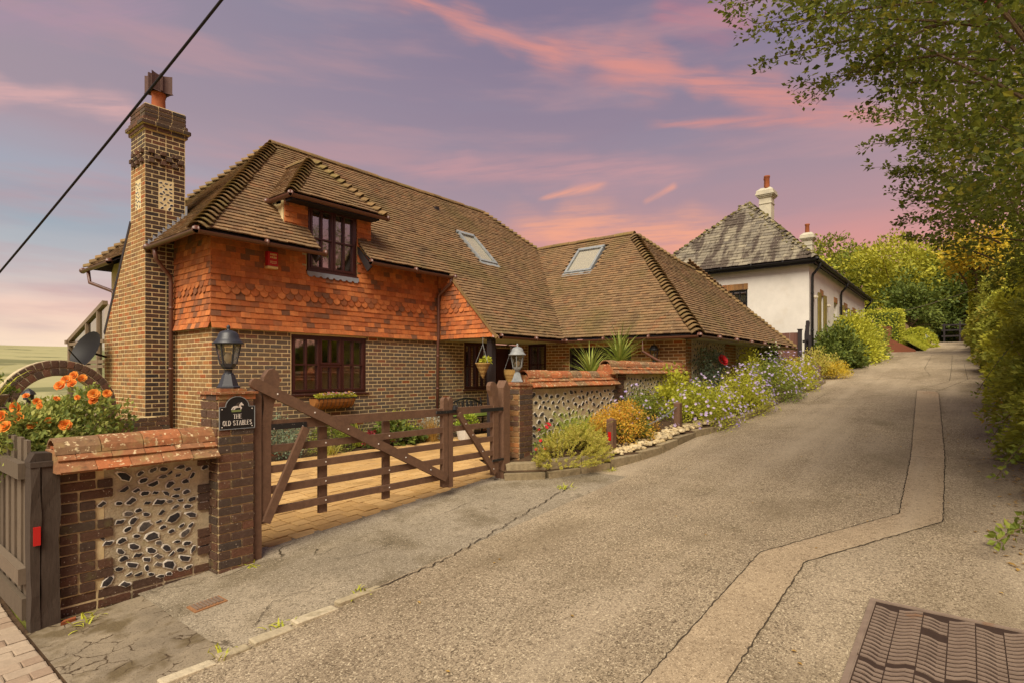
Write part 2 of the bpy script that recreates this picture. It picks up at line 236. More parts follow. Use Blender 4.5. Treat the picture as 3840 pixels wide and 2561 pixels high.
class MB:
    def __init__(s): s.v = []; s.n = 0; s.idx = []; s.tot = []; s.r = []; s.m = []
    def add(s, V, F, r=0., mi=0):
        V = np.asarray(V, float).reshape(-1, 3)
        if isinstance(F, np.ndarray): idx = (F+s.n).ravel(); tot = np.full(len(F), F.shape[1])
        else: idx = np.array([i for f in F for i in f])+s.n; tot = np.array([len(f) for f in F])
        s.v.append(V); s.n += len(V); s.idx.append(idx); s.tot.append(tot)
        s.r.append(np.broadcast_to(np.asarray(r, float), (len(tot),)) if np.ndim(r) < 1 or len(np.atleast_1d(r)) == len(tot) else np.repeat(r, len(tot)//len(r)))
        s.m.append(np.full(len(tot), mi)); return s
    def many(s, V, F, A, loc, r, mi=0):       # template V,F at many places: A (n,3,3), loc (n,3), r (n,)
        A = np.asarray(A, float); n = len(A)
        if not n: return s
        P = np.einsum('nij,kj->nki', A, V) + np.asarray(loc, float)[:, None, :]
        k = len(V); r = np.asarray(r, float)
        if isinstance(F, np.ndarray): G = {F.shape[1]: F}
        else:
            G = {}
            for f in F: G.setdefault(len(f), []).append(f)
        s.v.append(P.reshape(-1, 3)); off = s.n+np.arange(n)[:, None, None]*k
        for q, f in G.items():
            f = np.asarray(f); I = (f[None]+off); s.idx.append(I.ravel()); s.tot.append(np.full(n*len(f), q)); s.r.append(np.repeat(r, len(f))); s.m.append(np.full(n*len(f), mi))
        s.n += n*k; return s
    def box(s, x0, x1, y0, y1, z0, z1, r=None, mi=0):
        return s.add(BV*[(x1-x0)/2, (y1-y0)/2, (z1-z0)/2]+[(x0+x1)/2, (y0+y1)/2, (z0+z1)/2], BF, random.random() if r is None else r, mi)
    def bar(s, a, b, w, h, up=(0, 0, 1), r=None, mi=0):   # straight bar from a to b, w sideways, h along up
        a, b = np.array(a, float), np.array(b, float); d = b-a; l = np.linalg.norm(d); d /= l; u = np.array(up, float); sd = np.cross(d, u); sd /= np.linalg.norm(sd); u = np.cross(sd, d)
        return s.add((BV*[l/2, w/2, h/2]) @ np.array([d, sd, u])+(a+b)/2, BF, random.random() if r is None else r, mi)
    def tube(s, pts, rad, seg=8, cap=True, r=0., mi=0):
        pts = np.array(pts, float); n = len(pts); rad = np.broadcast_to(np.array(rad, float), (n,)); V = []
        t = np.gradient(pts, axis=0); ref = np.array([0, 0, 1.]) if abs(t[:, 2]).max() < .95*np.linalg.norm(t, axis=1).max() else np.array([1., .13, 0])
        for i in range(n):
            d = t[i]/(np.linalg.norm(t[i])+1e-9); a = np.cross(d, ref); a /= np.linalg.norm(a)+1e-9; b = np.cross(d, a)
            an = np.arange(seg)*2*math.pi/seg
            V.append(pts[i]+rad[i]*(np.cos(an)[:, None]*a+np.sin(an)[:, None]*b))
        F = [(i*seg+j, i*seg+(j+1) % seg, (i+1)*seg+(j+1) % seg, (i+1)*seg+j) for i in range(n-1) for j in range(seg)]
        if cap: F += [tuple(range(seg-1, -1, -1)), tuple((n-1)*seg+j for j in range(seg))]
        return s.add(np.concatenate(V), F, r, mi)
    def lathe(s, prof, c, seg=12, r=0., mi=0, rot=0., cap=True):
        V = []; n = len(prof); an = np.arange(seg)*2*math.pi/seg+rot
        for (q, z) in prof: V.append(np.stack([c[0]+q*np.cos(an), c[1]+q*np.sin(an), np.full(seg, c[2]+z)], 1))
        F = [(i*seg+j, i*seg+(j+1) % seg, (i+1)*seg+(j+1) % seg, (i+1)*seg+j) for i in range(n-1) for j in range(seg)]
        if cap: F += [tuple(range(seg-1, -1, -1)), tuple((n-1)*seg+j for j in range(seg))]
        return s.add(np.concatenate(V), F, r, mi)
    def prism(s, poly, o, u, v, d, r=0., mi=0):           # polygon in the u,v plane, extruded along d
        o, u, v, d = (np.array(q, float) for q in (o, u, v, d)); P = np.array([o+p[0]*u+p[1]*v for p in poly]); n = len(P)
        F = [tuple(range(n)), tuple(range(2*n-1, n-1, -1))]+[(i, n+i, n+(i+1) % n, (i+1) % n) for i in range(n)]
        return s.add(np.concatenate([P, P+d]), F, r, mi)
    def ico(s, c, rx, ry, rz, r=0., mi=0):
        A = np.diag([rx, ry, rz]).astype(float); return s.many(ICV, ICF, A[None], [c], [r], mi)
    def mesh(s, name, mats, off=(0, 0, 0), smooth=False):
        me = bpy.data.meshes.new(name)
        if not s.n: return me
        V = np.concatenate(s.v)-np.array(off); I = np.concatenate(s.idx).astype(np.int32); T = np.concatenate(s.tot).astype(np.int32)
        me.vertices.add(len(V)); me.vertices.foreach_set('co', V.astype(np.float32).ravel()); me.loops.add(len(I)); me.loops.foreach_set('vertex_index', I)
        me.polygons.add(len(T)); st = np.concatenate([[0], np.cumsum(T)[:-1]]).astype(np.int32); me.polygons.foreach_set('loop_start', st); me.polygons.foreach_set('loop_total', T)
        me.polygons.foreach_set('material_index', np.concatenate(s.m).astype(np.int32))
        me.polygons.foreach_set('use_smooth', np.full(len(T), smooth))
        a = me.attributes.new('rnd', 'FLOAT', 'FACE'); a.data.foreach_set('value', np.concatenate(s.r).astype(np.float32))
        for m in (mats if isinstance(mats, (list, tuple)) else [mats]): me.materials.append(M[m] if isinstance(m, str) else m)
        me.update(calc_edges=True); return me
def _ico():
    import bmesh
    bm = bmesh.new(); bmesh.ops.create_icosphere(bm, subdivisions=1, radius=1); V = np.array([v.co[:] for v in bm.verts]); F = np.array([[v.index for v in f.verts] for f in bm.faces]); bm.free(); return V, F
ICV, ICF = _ico()
def link(name, data, parent=None, loc=None):
    o = bpy.data.objects.new(name, data); COL.objects.link(o)
    if parent is not None: o.parent = parent; ROOT[o.name] = ROOT[parent.name]
    else: ROOT[o.name] = np.array(loc if loc is not None else (0, 0, 0), float); o.location = ROOT[o.name]
    return o
def tag(o, label=None, cat=None, group=None, kind=None):
    for k, v in (('label', label), ('category', cat), ('group', group), ('kind', kind)):
        if v: o[k] = v
    return o
def thing(name, label, cat, loc, group=None): return tag(link(name, None, None, loc), label, cat, group)
def part(name, mb, mats, parent, smooth=False, kind=None, label=None):
    o = link(name, mb.mesh(name, mats, ROOT[parent.name], smooth), parent); return tag(o, label=label, kind=kind)
def solo(name, mb, mats, label, cat, loc=(0, 0, 0), smooth=False, group=None, kind=None):
    return tag(link(name, mb.mesh(name, mats, loc, smooth), None, loc), label, cat, group, kind)
def setting(name, mb, mats, smooth=False): return tag(link(name, mb.mesh(name, mats, (0, 0, 0), smooth)), kind='structure')
def duplicate(o, delta, label=None, parent=None):         # a copy of a thing with copies of its parts and sub-parts
    c = o.copy(); COL.objects.link(c)
    if parent is None: c.location = Vector(o.location)+Vector(delta); ROOT[c.name] = ROOT[o.name]+np.array(delta)
    else: c.parent = parent; ROOT[c.name] = ROOT[parent.name]
    if label: c['label'] = label
    for ch in list(o.children): duplicate(ch, delta, None, c)
    return c
# ---- pieces: bricks, tiles, slates, stones. The ones that show largest become objects, the rest of that part one joined mesh
TPL = {'box': (BV, BF)}
for i in range(5): TPL['brick%d' % i] = bevbox(seed=i)
PM = {}
def pmesh(t, m, k=0):
    key = (t, m, k)
    if key not in PM: PM[key] = MB().add(*TPL[t], r=k/7).mesh(t.rstrip('0123456789'), m)
    return PM[key]
class Pcs:
    def __init__(s): s.t = []; s.A = []; s.c = []; s.r = []; s.p = []; s.m = []; s.w = []; s.nv = []
    def add(s, t, A, c, parent, m, nv=None, r=None):
        s.t.append(t); s.A.append(A); s.c.append(c); s.r.append(random.random() if r is None else r); s.p.append(parent); s.m.append(m); s.nv.append(nv)
    def emit(s, name, rest, thing_, limit=300):
        A = np.array(s.A); c = np.array(s.c); q = c-np.array(EYE); d = q @ FW; x = q @ RT; z = q @ UP
        ok = (d > .3) & (abs(x/d) < .93) & (z/d < .67) & (z/d > -.56)
        area = np.linalg.norm(A, axis=1); area = np.sort(area, 1)[:, 1:].prod(1)
        for i, nv in enumerate(s.nv):
            if nv is not None: area[i] *= max(0, -float(np.dot(nv, q[i]))/np.linalg.norm(q[i]))
        sc = np.where(ok, area/np.maximum(d, .3)**2, -1); order = np.argsort(-sc); n = 0; left = []
        for i in order:
            if n < limit and sc[i] > 0:
                R = ROOT[s.p[i].name]; o = link(name, pmesh(s.t[i], s.m[i], int(s.r[i]*7)), s.p[i]); mm = np.eye(4); mm[:3, :3] = A[i]; mm[:3, 3] = c[i]-R; o.matrix_basis = Matrix(mm.tolist()); n += 1
            else: left.append(i)
        if left:
            mb = MB(); ms = sorted(set(s.m[i] for i in left))
            for t in sorted(set(s.t[i] for i in left)):
                for mi, m in enumerate(ms):
                    I = [i for i in left if s.t[i] == t and s.m[i] == m]
                    if I: mb.many(*TPL[t], A[I], c[I], [s.r[i] for i in I], mi)
            part(rest, mb, ms, thing_, kind='stuff')
def clipspans(L, opens, z0, z1):               # spans of [0,L] at heights z0..z1 outside the openings
    sp = [(0, L)]
    for (a, b, c, d) in opens:
        if z1 > c+.02 and z0 < d-.02:
            sp = [q for (u, v) in sp for q in ((u, min(v, a)), (max(u, b), v)) if q[1]-q[0] > .025]
    return sp
def bricks(P, parent, o, u, n, L, z0, z1, m='brick', opens=(), course=.075, pitch=.225, clip=None, t='brick', joint=.014, proud=.003, bond='stretch', th=.02, rough=.0):
    o, u, n = np.array(o, float), np.array(u, float), np.array(n, float); k = 0; z = z0
    while z < z1-.02:
        h = min(course, z1-z)
        sp = clipspans(L, opens, z, z+h)
        if clip:
            a, b = clip(z+h/2); sp = [(max(p, a), min(q, b)) for p, q in sp if min(q, b)-max(p, a) > .03]
        for (p, q) in sp:
            if bond == 'flem': seq = [pitch, pitch/2]
            elif bond == 'header': seq = [pitch/2]
            else: seq = [pitch]
            x = p; j = k % 2
            first = True
            while x < q-.012:
                w = seq[j % len(seq)]
                if first:
                    first = False
                    if bond == 'stretch': w = pitch-((p+k*pitch/2) % pitch)
                    if bond == 'header': w = pitch/2-((p+k*pitch/4) % (pitch/2))
                    if w < .03: w += seq[0]
                j += 1
                e = min(x+w, q)
                if q-e < .03: e = q
                bw, bh = (e-x-joint)/2, (h-joint)/2
                if bw > .008 and bh > .008:
                    A = np.stack([u*bw, n*th/2, UP*bh], 1)
                    cc = o+u*(x+e)/2+UP*(z+h/2)+n*(proud-th/2+random.uniform(-1, 1)*.0015+rough*random.gauss(0, .004))
                    P.add('brick%d' % random.randrange(5) if t == 'brick' else t, A, cc, parent, m(random.random()) if callable(m) else m, n)
                x = e
        z += course; k += 1
def wallslab(mb, o, u, n, L, z0, z1, opens=(), th=.12, mi=0):     # the mortar body of a wall, with its openings
    o, u, n = np.array(o, float), np.array(u, float), np.array(n, float)
    xs = sorted({0, L, *[q for op in opens for q in op[:2] if 0 < q < L]}); zs = sorted({z0, z1, *[q for op in opens for q in op[2:] if z0 < q < z1]})
    for a, b in zip(xs, xs[1:]):
        for c, d in zip(zs, zs[1:]):
            if any(a >= p-1e-6 and b <= q+1e-6 and c >= r-1e-6 and d <= s+1e-6 for p, q, r, s in opens): continue
            mb.add((BV*[(b-a)/2, th/2, (d-c)/2]) @ np.array([u, n, UP])+o+u*(a+b)/2-n*th/2+UP*(c+d)/2, BF, .3, mi)
def spans_poly(poly, w):                        # where the line at height w crosses a polygon (u,w)
    xs = []
    for (a, b), (c, d) in zip(poly, poly[1:]+poly[:1]):
        if (b <= w < d) or (d <= w < b): xs.append(a+(w-b)*(c-a)/(d-b))
    xs.sort(); return list(zip(xs[::2], xs[1::2]))
TPL['tile'] = (np.concatenate([BV*[1, 1, 1]]), BF)
def tiles(P, parent, o, u, w, n, poly, m='tile', gauge=.1, pitch=.165, lap=.07, th=.020, tilt=.037, jit=.003, shape='tile', skip=()):
    o, u, w, n = (np.array(q, float) for q in (o, u, w, n)); w0 = min(p[1] for p in poly); w1 = max(p[1] for p in poly); k = 0; y = w0
    while y < w1-.01:
        for (a, b) in spans_poly(poly, min(y+gauge*.5, w1-.002)):
            x = a; first = True
            while x < b-.004:
                e = x+pitch
                if first: e = a+pitch-((a+k*pitch/2) % pitch); first = False
                if e-x < .03: e += pitch
                e = min(e, b)
                if b-e < .02: e = b
                if not any(x < s1 and e > s0 and y < s3-.02 and y+gauge > s2+.02 for s0, s1, s2, s3 in skip):
                    l = gauge+lap; dl = random.uniform(-.004, .004); tl = tilt+random.gauss(0, jit)
                    ww = w*l-n*tl; nn = np.cross(u, ww); nn /= np.linalg.norm(nn)
                    if nn @ n < 0: nn = -nn
                    A = np.stack([u*((e-x)/2-.0015)+n*random.gauss(0, .0012), ww/2, nn*th/2], 1)
                    P.add(shape, A, o+u*(x+e)/2+w*(y+dl)+ww/2+n*(tl+th/2), parent, m, n)
                x = e
        y += gauge; k += 1
def gutter(mb, a, b, r=.055, mi=0):
    a, b = np.array(a, float), np.array(b, float); d = (b-a)/np.linalg.norm(b-a); s = np.cross(d, UP); an = np.linspace(math.pi, 2*math.pi, 9)
    for rr, fl in ((r, 1), (r-.006, -1)):
        ring = np.cos(an)[:, None]*s*rr+np.sin(an)[:, None]*UP*rr; V = np.concatenate([a+ring, b+ring])
        mb.add(V, [(i, i+1, 10+i, 9+i)[::fl] for i in range(8)], 0, mi)
    for e in (a, b): mb.add(e+np.cos(an)[:, None]*s*r+np.sin(an)[:, None]*UP*r, [tuple(range(9))], 0, mi)
    L = np.linalg.norm(b-a); n = max(1, int(L/1.1))
    for i in range(n+1): mb.tube([a+d*(L*i/n-.02*(i > 0)), a+d*(L*i/n+.02)], r+.008, 10, True, 0, mi)
def arc3(a, b, c, n=7): # quadratic curve
    t = np.linspace(0, 1, n)[:, None]; return (1-t)**2*np.array(a)+2*t*(1-t)*np.array(b)+t*t*np.array(c)
# ---- ground heights
def g(s):
    s = np.asarray(s, float); b = -.23+.063*s; b = np.where(s > 7, .211+.0845*(s-7), b)
    return np.where(s > 45, .211+.0845*38+.0845*5*(1-np.exp(-(s-45)/5.)), b)
def hgt(s, t):
    s, t = np.asarray(s, float), np.asarray(t, float); b = g(s)
    yard = np.clip((t-5.2)/3.2, 0, 1); yard = yard*yard*(3-2*yard)*np.clip((13-s)/1.5, 0, 1)
    b = b*(1-yard)+yard*.13
    far = np.clip((t-15)/60, 0, 1); b = b-far*7*np.clip((30-s)/25, 0, 1)
    return b
def sheet(s0, s1, t0, t1, ds, dt, dz=0., f=hgt):
    a = np.linspace(s0, s1, max(2, int(round((s1-s0)/ds))+1)); b = np.linspace(t0, t1, max(2, int(round((t1-t0)/dt))+1)); S, T = np.meshgrid(a, b, indexing='ij')
    V = np.stack([S, T, f(S, T)+dz], -1).reshape(-1, 3); nb = len(b)
    i, j = np.meshgrid(np.arange(len(a)-1), np.arange(nb-1), indexing='ij'); q = (i*nb+j).ravel(); F = np.stack([q, q+nb, q+nb+1, q+1], 1); return MB().add(V, F)
# ---------------------------------------------------------------- ground, lane, drive
PX, PY = np.array([1., 0, 0]), np.array([0, 1., 0])
gm = sheet(-40, 130, -50, 90, 1.7, 1.7, -.06)
setting('ground', gm, 'grass', True)
def hill(n=110, m=34):                          # far downs beyond the valley, left of the house
    az = np.linspace(math.radians(50), math.radians(140), n); rr = np.geomspace(70, 2400, m); A, R = np.meshgrid(az, rr, indexing='ij')
    pr = np.interp(R, [70, 110, 200, 330, 520, 800, 1150, 1500, 2400], [-7, -9, -10.5, -6, 6, 22, 39, 46, 30])
    Z = pr*(1+.10*np.sin(A*5+.6)+.03*np.sin(A*17))+np.sin(R*.013+A*9)*1.2*(R > 250)
    V = np.stack([R*np.cos(A), R*np.sin(A), Z], -1).reshape(-1, 3); i, j = np.meshgrid(np.arange(n-1), np.arange(m-1), indexing='ij'); q = (i*m+j).ravel()
    return MB().add(V, np.stack([q, q+m, q+m+1, q+1], 1))
setting('hills', hill(), 'field', True)
setting('road', sheet(-6, 75, -.75, 3.56, .4, .43, 0), 'asphalt', True)
setting('apron', sheet(1.62, 6.9, 3.56, 5.22, .4, .3, -.004), 'apron', True)
setting('roadside_apron', sheet(6.9, 60, 3.5, 4.2, .8, .35, -.004), 'asphalt', True)
cp = sheet(.93, 1.62, 3.55, 4.98, .115, .16, .002); cp.v[0][:, 2] += RG.normal(0, .0025, len(cp.v[0])); setting('concrete_pad', cp, 'concrete', True)
setting('patio', sheet(-3, .95, 3.4, 9, .5, .5, -.012), 'soil', True)
# reinstated trench in the lane: a strip of redder asphalt with sealed joints
TL = [(2.2, 1.352), (2.80, 1.35), (5.02, 1.36), (6.79, .53), (9.7, .62), (17.4, 1.0), (17.9, 1.02)]
TR = [(2.3, .99), (3.04, .99), (5.0, 1.01), (6.70, .18), (9.71, .24), (17.4, .55), (17.7, .62)]
def path_pts(P, step=.25):
    out = []
    for (a, b), (c, d) in zip(P, P[1:]):
        n = max(1, int(math.hypot(c-a, d-b)/step))
        for i in range(n): out.append((a+(c-a)*i/n, b+(d-b)*i/n))
    return np.array(out+[P[-1]])
pl = []
for A, B, C_, D_ in zip(TL, TL[1:], TR, TR[1:]):
    for i in range(8):
        for f, q in ((i/8, 0), ((i+1)/8, 1)): pl.append([A[0]+(B[0]-A[0])*f, A[1]+(B[1]-A[1])*f]); pl.append([C_[0]+(D_[0]-C_[0])*f, C_[1]+(D_[1]-C_[1])*f])
pl = np.array(pl); V = np.column_stack([pl, g(pl[:, 0])+.004]); q = np.arange(len(V)//4)*4
setting('trench_patch', MB().add(V, np.stack([q+1, q+3, q+2, q], 1)), 'patch')
def seam(P, w=.009, dz=.006, jit=.006, step=.04):
    p = path_pts(P, step); p = p+RG.normal(0, jit, p.shape)*.6; t = np.gradient(p, axis=0); t /= np.linalg.norm(t, axis=1)[:, None]+1e-9; s = np.stack([-t[:, 1], t[:, 0]], 1)
    ww = w*(.5+RG.random((len(p), 1))); a, b = p+s*ww/2, p-s*ww/2; V = np.concatenate([np.column_stack([a, hgt(a[:, 0], a[:, 1])+dz]), np.column_stack([b, hgt(b[:, 0], b[:, 1])+dz])]); n = len(p); i = np.arange(n-1)
    return MB().add(V, np.stack([i, i+n, i+n+1, i+1], 1))
for P in (TL, TR, [(9.6, .63), (9.6, .25)], [(15.2, 2.45), (15.2, 2.9), (16.8, 2.9), (16.8, 2.3)], [(22, .9), (25, 1.2), (33, 1.3)], [(17.9, 1.0), (20.5, .4), (26, .45), (33, .55)], [(17.6, .62), (21, .0), (27, .1)]):
    setting('joint_seam', seam(P), 'crack')
setting('joint_seam', seam([(2.6, 3.53), (3.3, 3.5), (4.0, 3.58), (5, 3.74), (6.1, 3.94)], .011, .008, .022), 'crack')
for P in ([(2.9, 4.35), (3.2, 4.2), (3.5, 4.25)], [(4.4, 4.5), (4.9, 4.55)], [(1.9, 3.75), (2.15, 4.0), (2.5, 3.95)]): setting('hairline_crack', seam(P, .005, .006, .016), 'crack')
# flush kerb stones at the lane edge
kr = thing('kerb_edging', 'row of pale flush kerb stones along the edge of the lane', 'kerb', (1.2, 3.52, -.16)); P = Pcs()
x = .95
TPL['kerb0'] = bevbox(seed=31)
while x < 2.62:
    l = random.uniform(.2, .42); P.add('kerb0', np.diag([l/2-.012, random.uniform(.035, .05), .05]), (x+l/2, 3.53+random.uniform(-.012, .012), float(g(x+l/2))-.034), kr, 'kerbpale'); x += l
P.emit('kerb_stone', 'kerb_stones', kr)
# drive of block pavers (edge course, then staggered rows)
dv = setting('driveway', sheet(2.45, 12.4, 5.2, 9.75, .3, .3, -.035), 'soil', True); P = Pcs(); TPL['paver0'] = bevbox(seed=41); TPL['paver1'] = bevbox(seed=42)
def pave(s, t, l, w, m='paver', par=None, dz=0.):
    z = float(hgt(s, t)); dx = float(hgt(s+.1, t)-hgt(s-.1, t))/.2; dy = float(hgt(s, t+.1)-hgt(s, t-.1))/.2
    A = np.array([[l/2-.003, 0, 0], [0, w/2-.003, 0], [dx*l/2, dy*w/2, .03]]); P.add('paver%d' % random.randrange(2), A, (s, t, z-.030+random.gauss(0, .0018)+dz), par or dv, m, UP)
x = 2.46
while x < 6.5: pave(x+.14, 5.25, .28, .16); x += .28
rw = 0; t = 5.34
while t < 9.05:
    w = .17; x = 2.46-(rw % 2)*.12
    while x < 12.3:
        l = random.choice((.17, .22, .26)); s0, s1 = max(x, 2.46), min(x+l, 12.35)
        if s1-s0 > .04 and (t < 8.75 or s1 > 8.6): pave((s0+s1)/2, t+w/2, s1-s0, w)
        x += l
    t += w; rw += 1
P.emit('paver', 'pavers', dv)
# neighbour's grey pavers at the very left
nb = setting('pavement', sheet(-2.2, .86, 3.4, 8.5, .3, .3, -.045), 'soil', True); P = Pcs()
t = 3.42; rw = 0
while t < 7.6:
    x = .915
    if rw % 2: pave(x-.05, t+.055, .1, .11, 'pavergrey', nb, .012); x -= .1
    while x > -1.3: pave(x-.1, t+.055, .2, .11, 'pavergrey', nb, .012); x -= .2
    t += .11; rw += 1
P.emit('paver', 'pavement_pavers', nb, 200)
# ---------------------------------------------------------------- the house
K1 = 1.034
HS = thing('house', 'brick and tile hung house with long brown tiled roof and tall chimney', 'house', (4.19, 9.74, .1))
R = lambda *a: np.array(a, float)
def rect_in(mb, o, u, n, x0, x1, z0, z1, d0, d1, mi=0):   # a box on a wall: x along u, z up, d outwards
    o, u, n = R(*o), R(*u), R(*n); return mb.add((BV*[(x1-x0)/2, (d1-d0)/2, (z1-z0)/2]) @ np.array([u, n, UP])+o+u*(x0+x1)/2+n*(d0+d1)/2+UP*(z0+z1)/2, BF, random.random(), mi)
def window(root, o, u, n, w, h, casements, fr=.045, bar=.028, cas=.04, mf='frame', mg='glass', sill=True, name='window', curtains=(), depth=.06, back=.04, room=None, cdepth=.16):
    mb = MB(); o = R(*o)
    for a in ((0, w, 0, fr), (0, w, h-fr, h), (0, fr, fr, h-fr), (w-fr, w, fr, h-fr)): rect_in(mb, o, u, n, *a, -depth-back, -back+.022)
    panes = []
    for (x0, x1, z0, z1, nx, nz) in casements:
        for a in ((x0, x1, z0, z0+cas), (x0, x1, z1-cas, z1), (x0, x0+cas, z0+cas, z1-cas), (x1-cas, x1, z0+cas, z1-cas)): rect_in(mb, o, u, n, *a, -depth-back+.01, -back+.036)
        X0, X1, Z0, Z1 = x0+cas, x1-cas, z0+cas, z1-cas; pw, ph = (X1-X0-bar*(nx-1))/nx, (Z1-Z0-bar*(nz-1))/nz
        for i in range(nx-1): rect_in(mb, o, u, n, X0+pw*(i+1)+bar*i, X0+(pw+bar)*(i+1), Z0, Z1, -depth-back+.015, -back+.026)
        for j in range(nz-1): rect_in(mb, o, u, n, X0, X1, Z0+ph*(j+1)+bar*j, Z0+(ph+bar)*(j+1), -depth-back+.017, -back+.024)
        panes += [(X0+(pw+bar)*i, X0+(pw+bar)*i+pw, Z0+(ph+bar)*j, Z0+(ph+bar)*j+ph) for i in range(nx) for j in range(nz)]
    if sill: rect_in(mb, o, u, n, -.03, w+.03, -.035, -.001, -.10, .045)
    wn = part(name, mb, mf, root)
    for p in panes:
        q = MB(); rect_in(q, o, u, n, *p, -depth-back+.034, -depth-back+.040); part('pane', q, mg, wn)
    for (x0, x1, z0, z1) in curtains:
        q = MB(); k = max(6, int((x1-x0)/.03)); xs = np.linspace(x0, x1, k*2+1); dd = -cdepth-.02*np.cos(np.arange(k*2+1)*math.pi)*(.6+.4*RG.random(k*2+1))
        a = np.array([o+R(*u)*x+R(*n)*d+UP*z0 for x, d in zip(xs, dd)]); b = a+UP*(z1-z0); i = np.arange(len(xs)-1); N_ = len(xs)
        q.add(np.concatenate([a, b]), np.stack([i, i+1, i+1+N_, i+N_], 1)); part('curtain', q, 'curtain', wn, True)
    if room:                                    # the room behind the window
        q = MB(); e, dp = .35, room; x0, x1, z0, z1 = -e, w+e, -.9, h+.2; oo, uu, nn = o, R(*u), R(*n); d0 = -.125
        c = lambda x, d, z: oo+uu*x+nn*d+UP*z
        for quad in ([c(x0, -dp, z0), c(x1, -dp, z0), c(x1, -dp, z1), c(x0, -dp, z1)], [c(x0, d0, z0), c(x0, -dp, z0), c(x0, -dp, z1), c(x0, d0, z1)], [c(x1, d0, z0), c(x1, -dp, z0), c(x1, -dp, z1), c(x1, d0, z1)],
                     [c(x0, d0, z1), c(x1, d0, z1), c(x1, -dp, z1), c(x0, -dp, z1)], [c(x0, d0, z0), c(x1, d0, z0), c(x1, -dp, z0), c(x0, -dp, z0)]): q.add(quad, [(0, 1, 2, 3)])
        part('room_wall', q, 'room', wn)
    return wn
mX, mY = (-1, 0, 0), (0, -1, 0)
S0, T0, SW, TW = 4.19, 9.74, 12.4, 4.95
PB, PT = Pcs(), Pcs()                            # all bricks, all hung tiles of the house
w1 = (1.41, 3.09, 1.09, 2.33-.1+.0); fo = [(5.60-S0, 7.28-S0, 1.19, 2.30), (10.21-S0, 11.2-S0, 1.17, 2.33), (11.4-S0, 12.34-S0, .14, 2.24)]
mb = MB(); wallslab(mb, (S0+.004, T0, 0), PX, mY, SW-S0, .0, 2.33, [(a, b, c, d) for a, b, c, d in fo]); wallslab(mb, (S0+.034, T0+.03, 0), PX, mY, 5.10, 2.33, 3.95, [(5.93-S0, 7.03-S0, 3.53, 3.96)]); 
fw = part('front_wall', mb, 'mortar', HS)
def fcol(x):
    return 'brick'
bricks(PB, fw, (S0-.006, T0, 0), PX, R(*mY), SW-S0, .0, 2.33, 'brick', fo)
mb = MB(); wallslab(mb, (S0, T0+.004, 0), PY, R(*mX), 5.0, 0, 2.33); wallslab(mb, (S0+.03, T0+.034, 0), PY, R(*mX), 5.0, 2.33, 3.95); sw_ = part('side_wall', mb, 'mortar', HS)
bricks(PB, sw_, (S0, T0-.006, 0), PY, R(*mX), 1.5, .0, 2.33, 'brickgold')  # golden brick on the side wall: its stronger light is in the colour
# tile hanging: plain tiles with three bands of scallops
def scallop():
    a = np.linspace(0, math.pi, 7); pts = [(-.97, 1), (-.97, -.05)]+[(-.97*math.cos(q), -.05-.98*math.sin(q)) for q in a[1:-1]]+[(.97, -.05), (.97, 1)]; n = len(pts)
    V = np.array([(x, y, -1) for x, y in pts]+[(x, y, 1) for x, y in pts], float)
    return V, [tuple(range(n-1, -1, -1)), tuple(range(n, 2*n))]+[(i, (i+1) % n, n+(i+1) % n, n+i) for i in range(n)]
TPL['scallop'] = scallop()
def hang(par, o, u, n, poly, z0, bands=((.55, .85),), skip=(), kick=True):
    # plain part below, scallops, plain above
    ws = [p[1] for p in poly]; lo, hi = min(ws), max(ws)
    def cut(a, b): # polygon between two heights, as trapezoid spans
        return [(p[0], p[1]) for p in poly], a, b
    y = lo; k = 0
    while y < hi-.02:
        sc = any(a-.01 <= y < b-.01 for a, b in bands)
        for (a, b) in spans_poly(poly, min(y+.05, hi-.003)):
            x = a; first = True
            while x < b-.004:
                e = x+.165
                if first: e = a+.165-((a+k*.0825) % .165); first = False
                if e-x < .03: e += .165
                e = min(e, b); e = b if b-e < .02 else e
                if not any(x < s1-.01 and e > s0+.01 and y < s3-.03 and y+.1 > s2+.03 for s0, s1, s2, s3 in skip):
                    kk = .05*math.exp(-(y-lo)/.12) if kick else 0; tl = .024+random.gauss(0, .003); l = .165; k2 = .05*math.exp(-(y+l-lo)/.12) if kick else 0
                    ww = UP*l-n*(tl+kk-k2); nn = np.cross(u, ww); nn /= np.linalg.norm(nn); nn = nn if nn @ n > 0 else -nn
                    full = e-x > .155 and .12 < x-a and b-e > .12; tl += .010*(sc and full)
                    A = np.stack([u*((e-x)/2-.001)+n*random.gauss(0, .001), ww/2, nn*.006], 1)
                    PT.add('scallop' if sc and full else 'tile', A, o+u*(x+e)/2+UP*(y-(.012 if sc and full else 0)+random.uniform(-.003, .003))+ww/2+n*(tl+kk+.006), par, 'tilered', n)
                x = e
        y += .1; k += 1
o = R(S0, T0-.0, 0)
hang(fw, R(S0-.03, T0, 0), PX, R(*mY), [(0, 2.33), (5.16, 2.33), (5.16, 3.93), (0, 3.93)], 0, ((2.88, 3.12),), [(5.93-S0+.03, 7.03-S0+.03, 3.5, 4.2)])
hang(sw_, R(S0, T0-.03, 0), PY, R(*mX), [(0, 2.33), (1.5, 2.33), (1.5, 3.93), (0, 3.93)], 0, ((2.88, 3.12),))
# porch cheek: a triangle of hung tiles under the sweep of the roof
cS = 9.33; ck = MB(); ck.prism([(0, 2.42), (-1.42, 2.42), (-1.42, 2.5), (0, 3.95)], (cS+.02, T0-.02, 0), PY, UP, (.06, 0, 0)); cw = part('porch_cheek', ck, 'darkwood', HS)
hang(cw, R(cS, T0-1.86, 0), PY, R(*mX), [(0.02, 2.36), (1.86, 2.36), (1.86, 3.8), (1.44, 3.76), (.14, 2.40)], 0, ((2.9, 3.12),), kick=False)
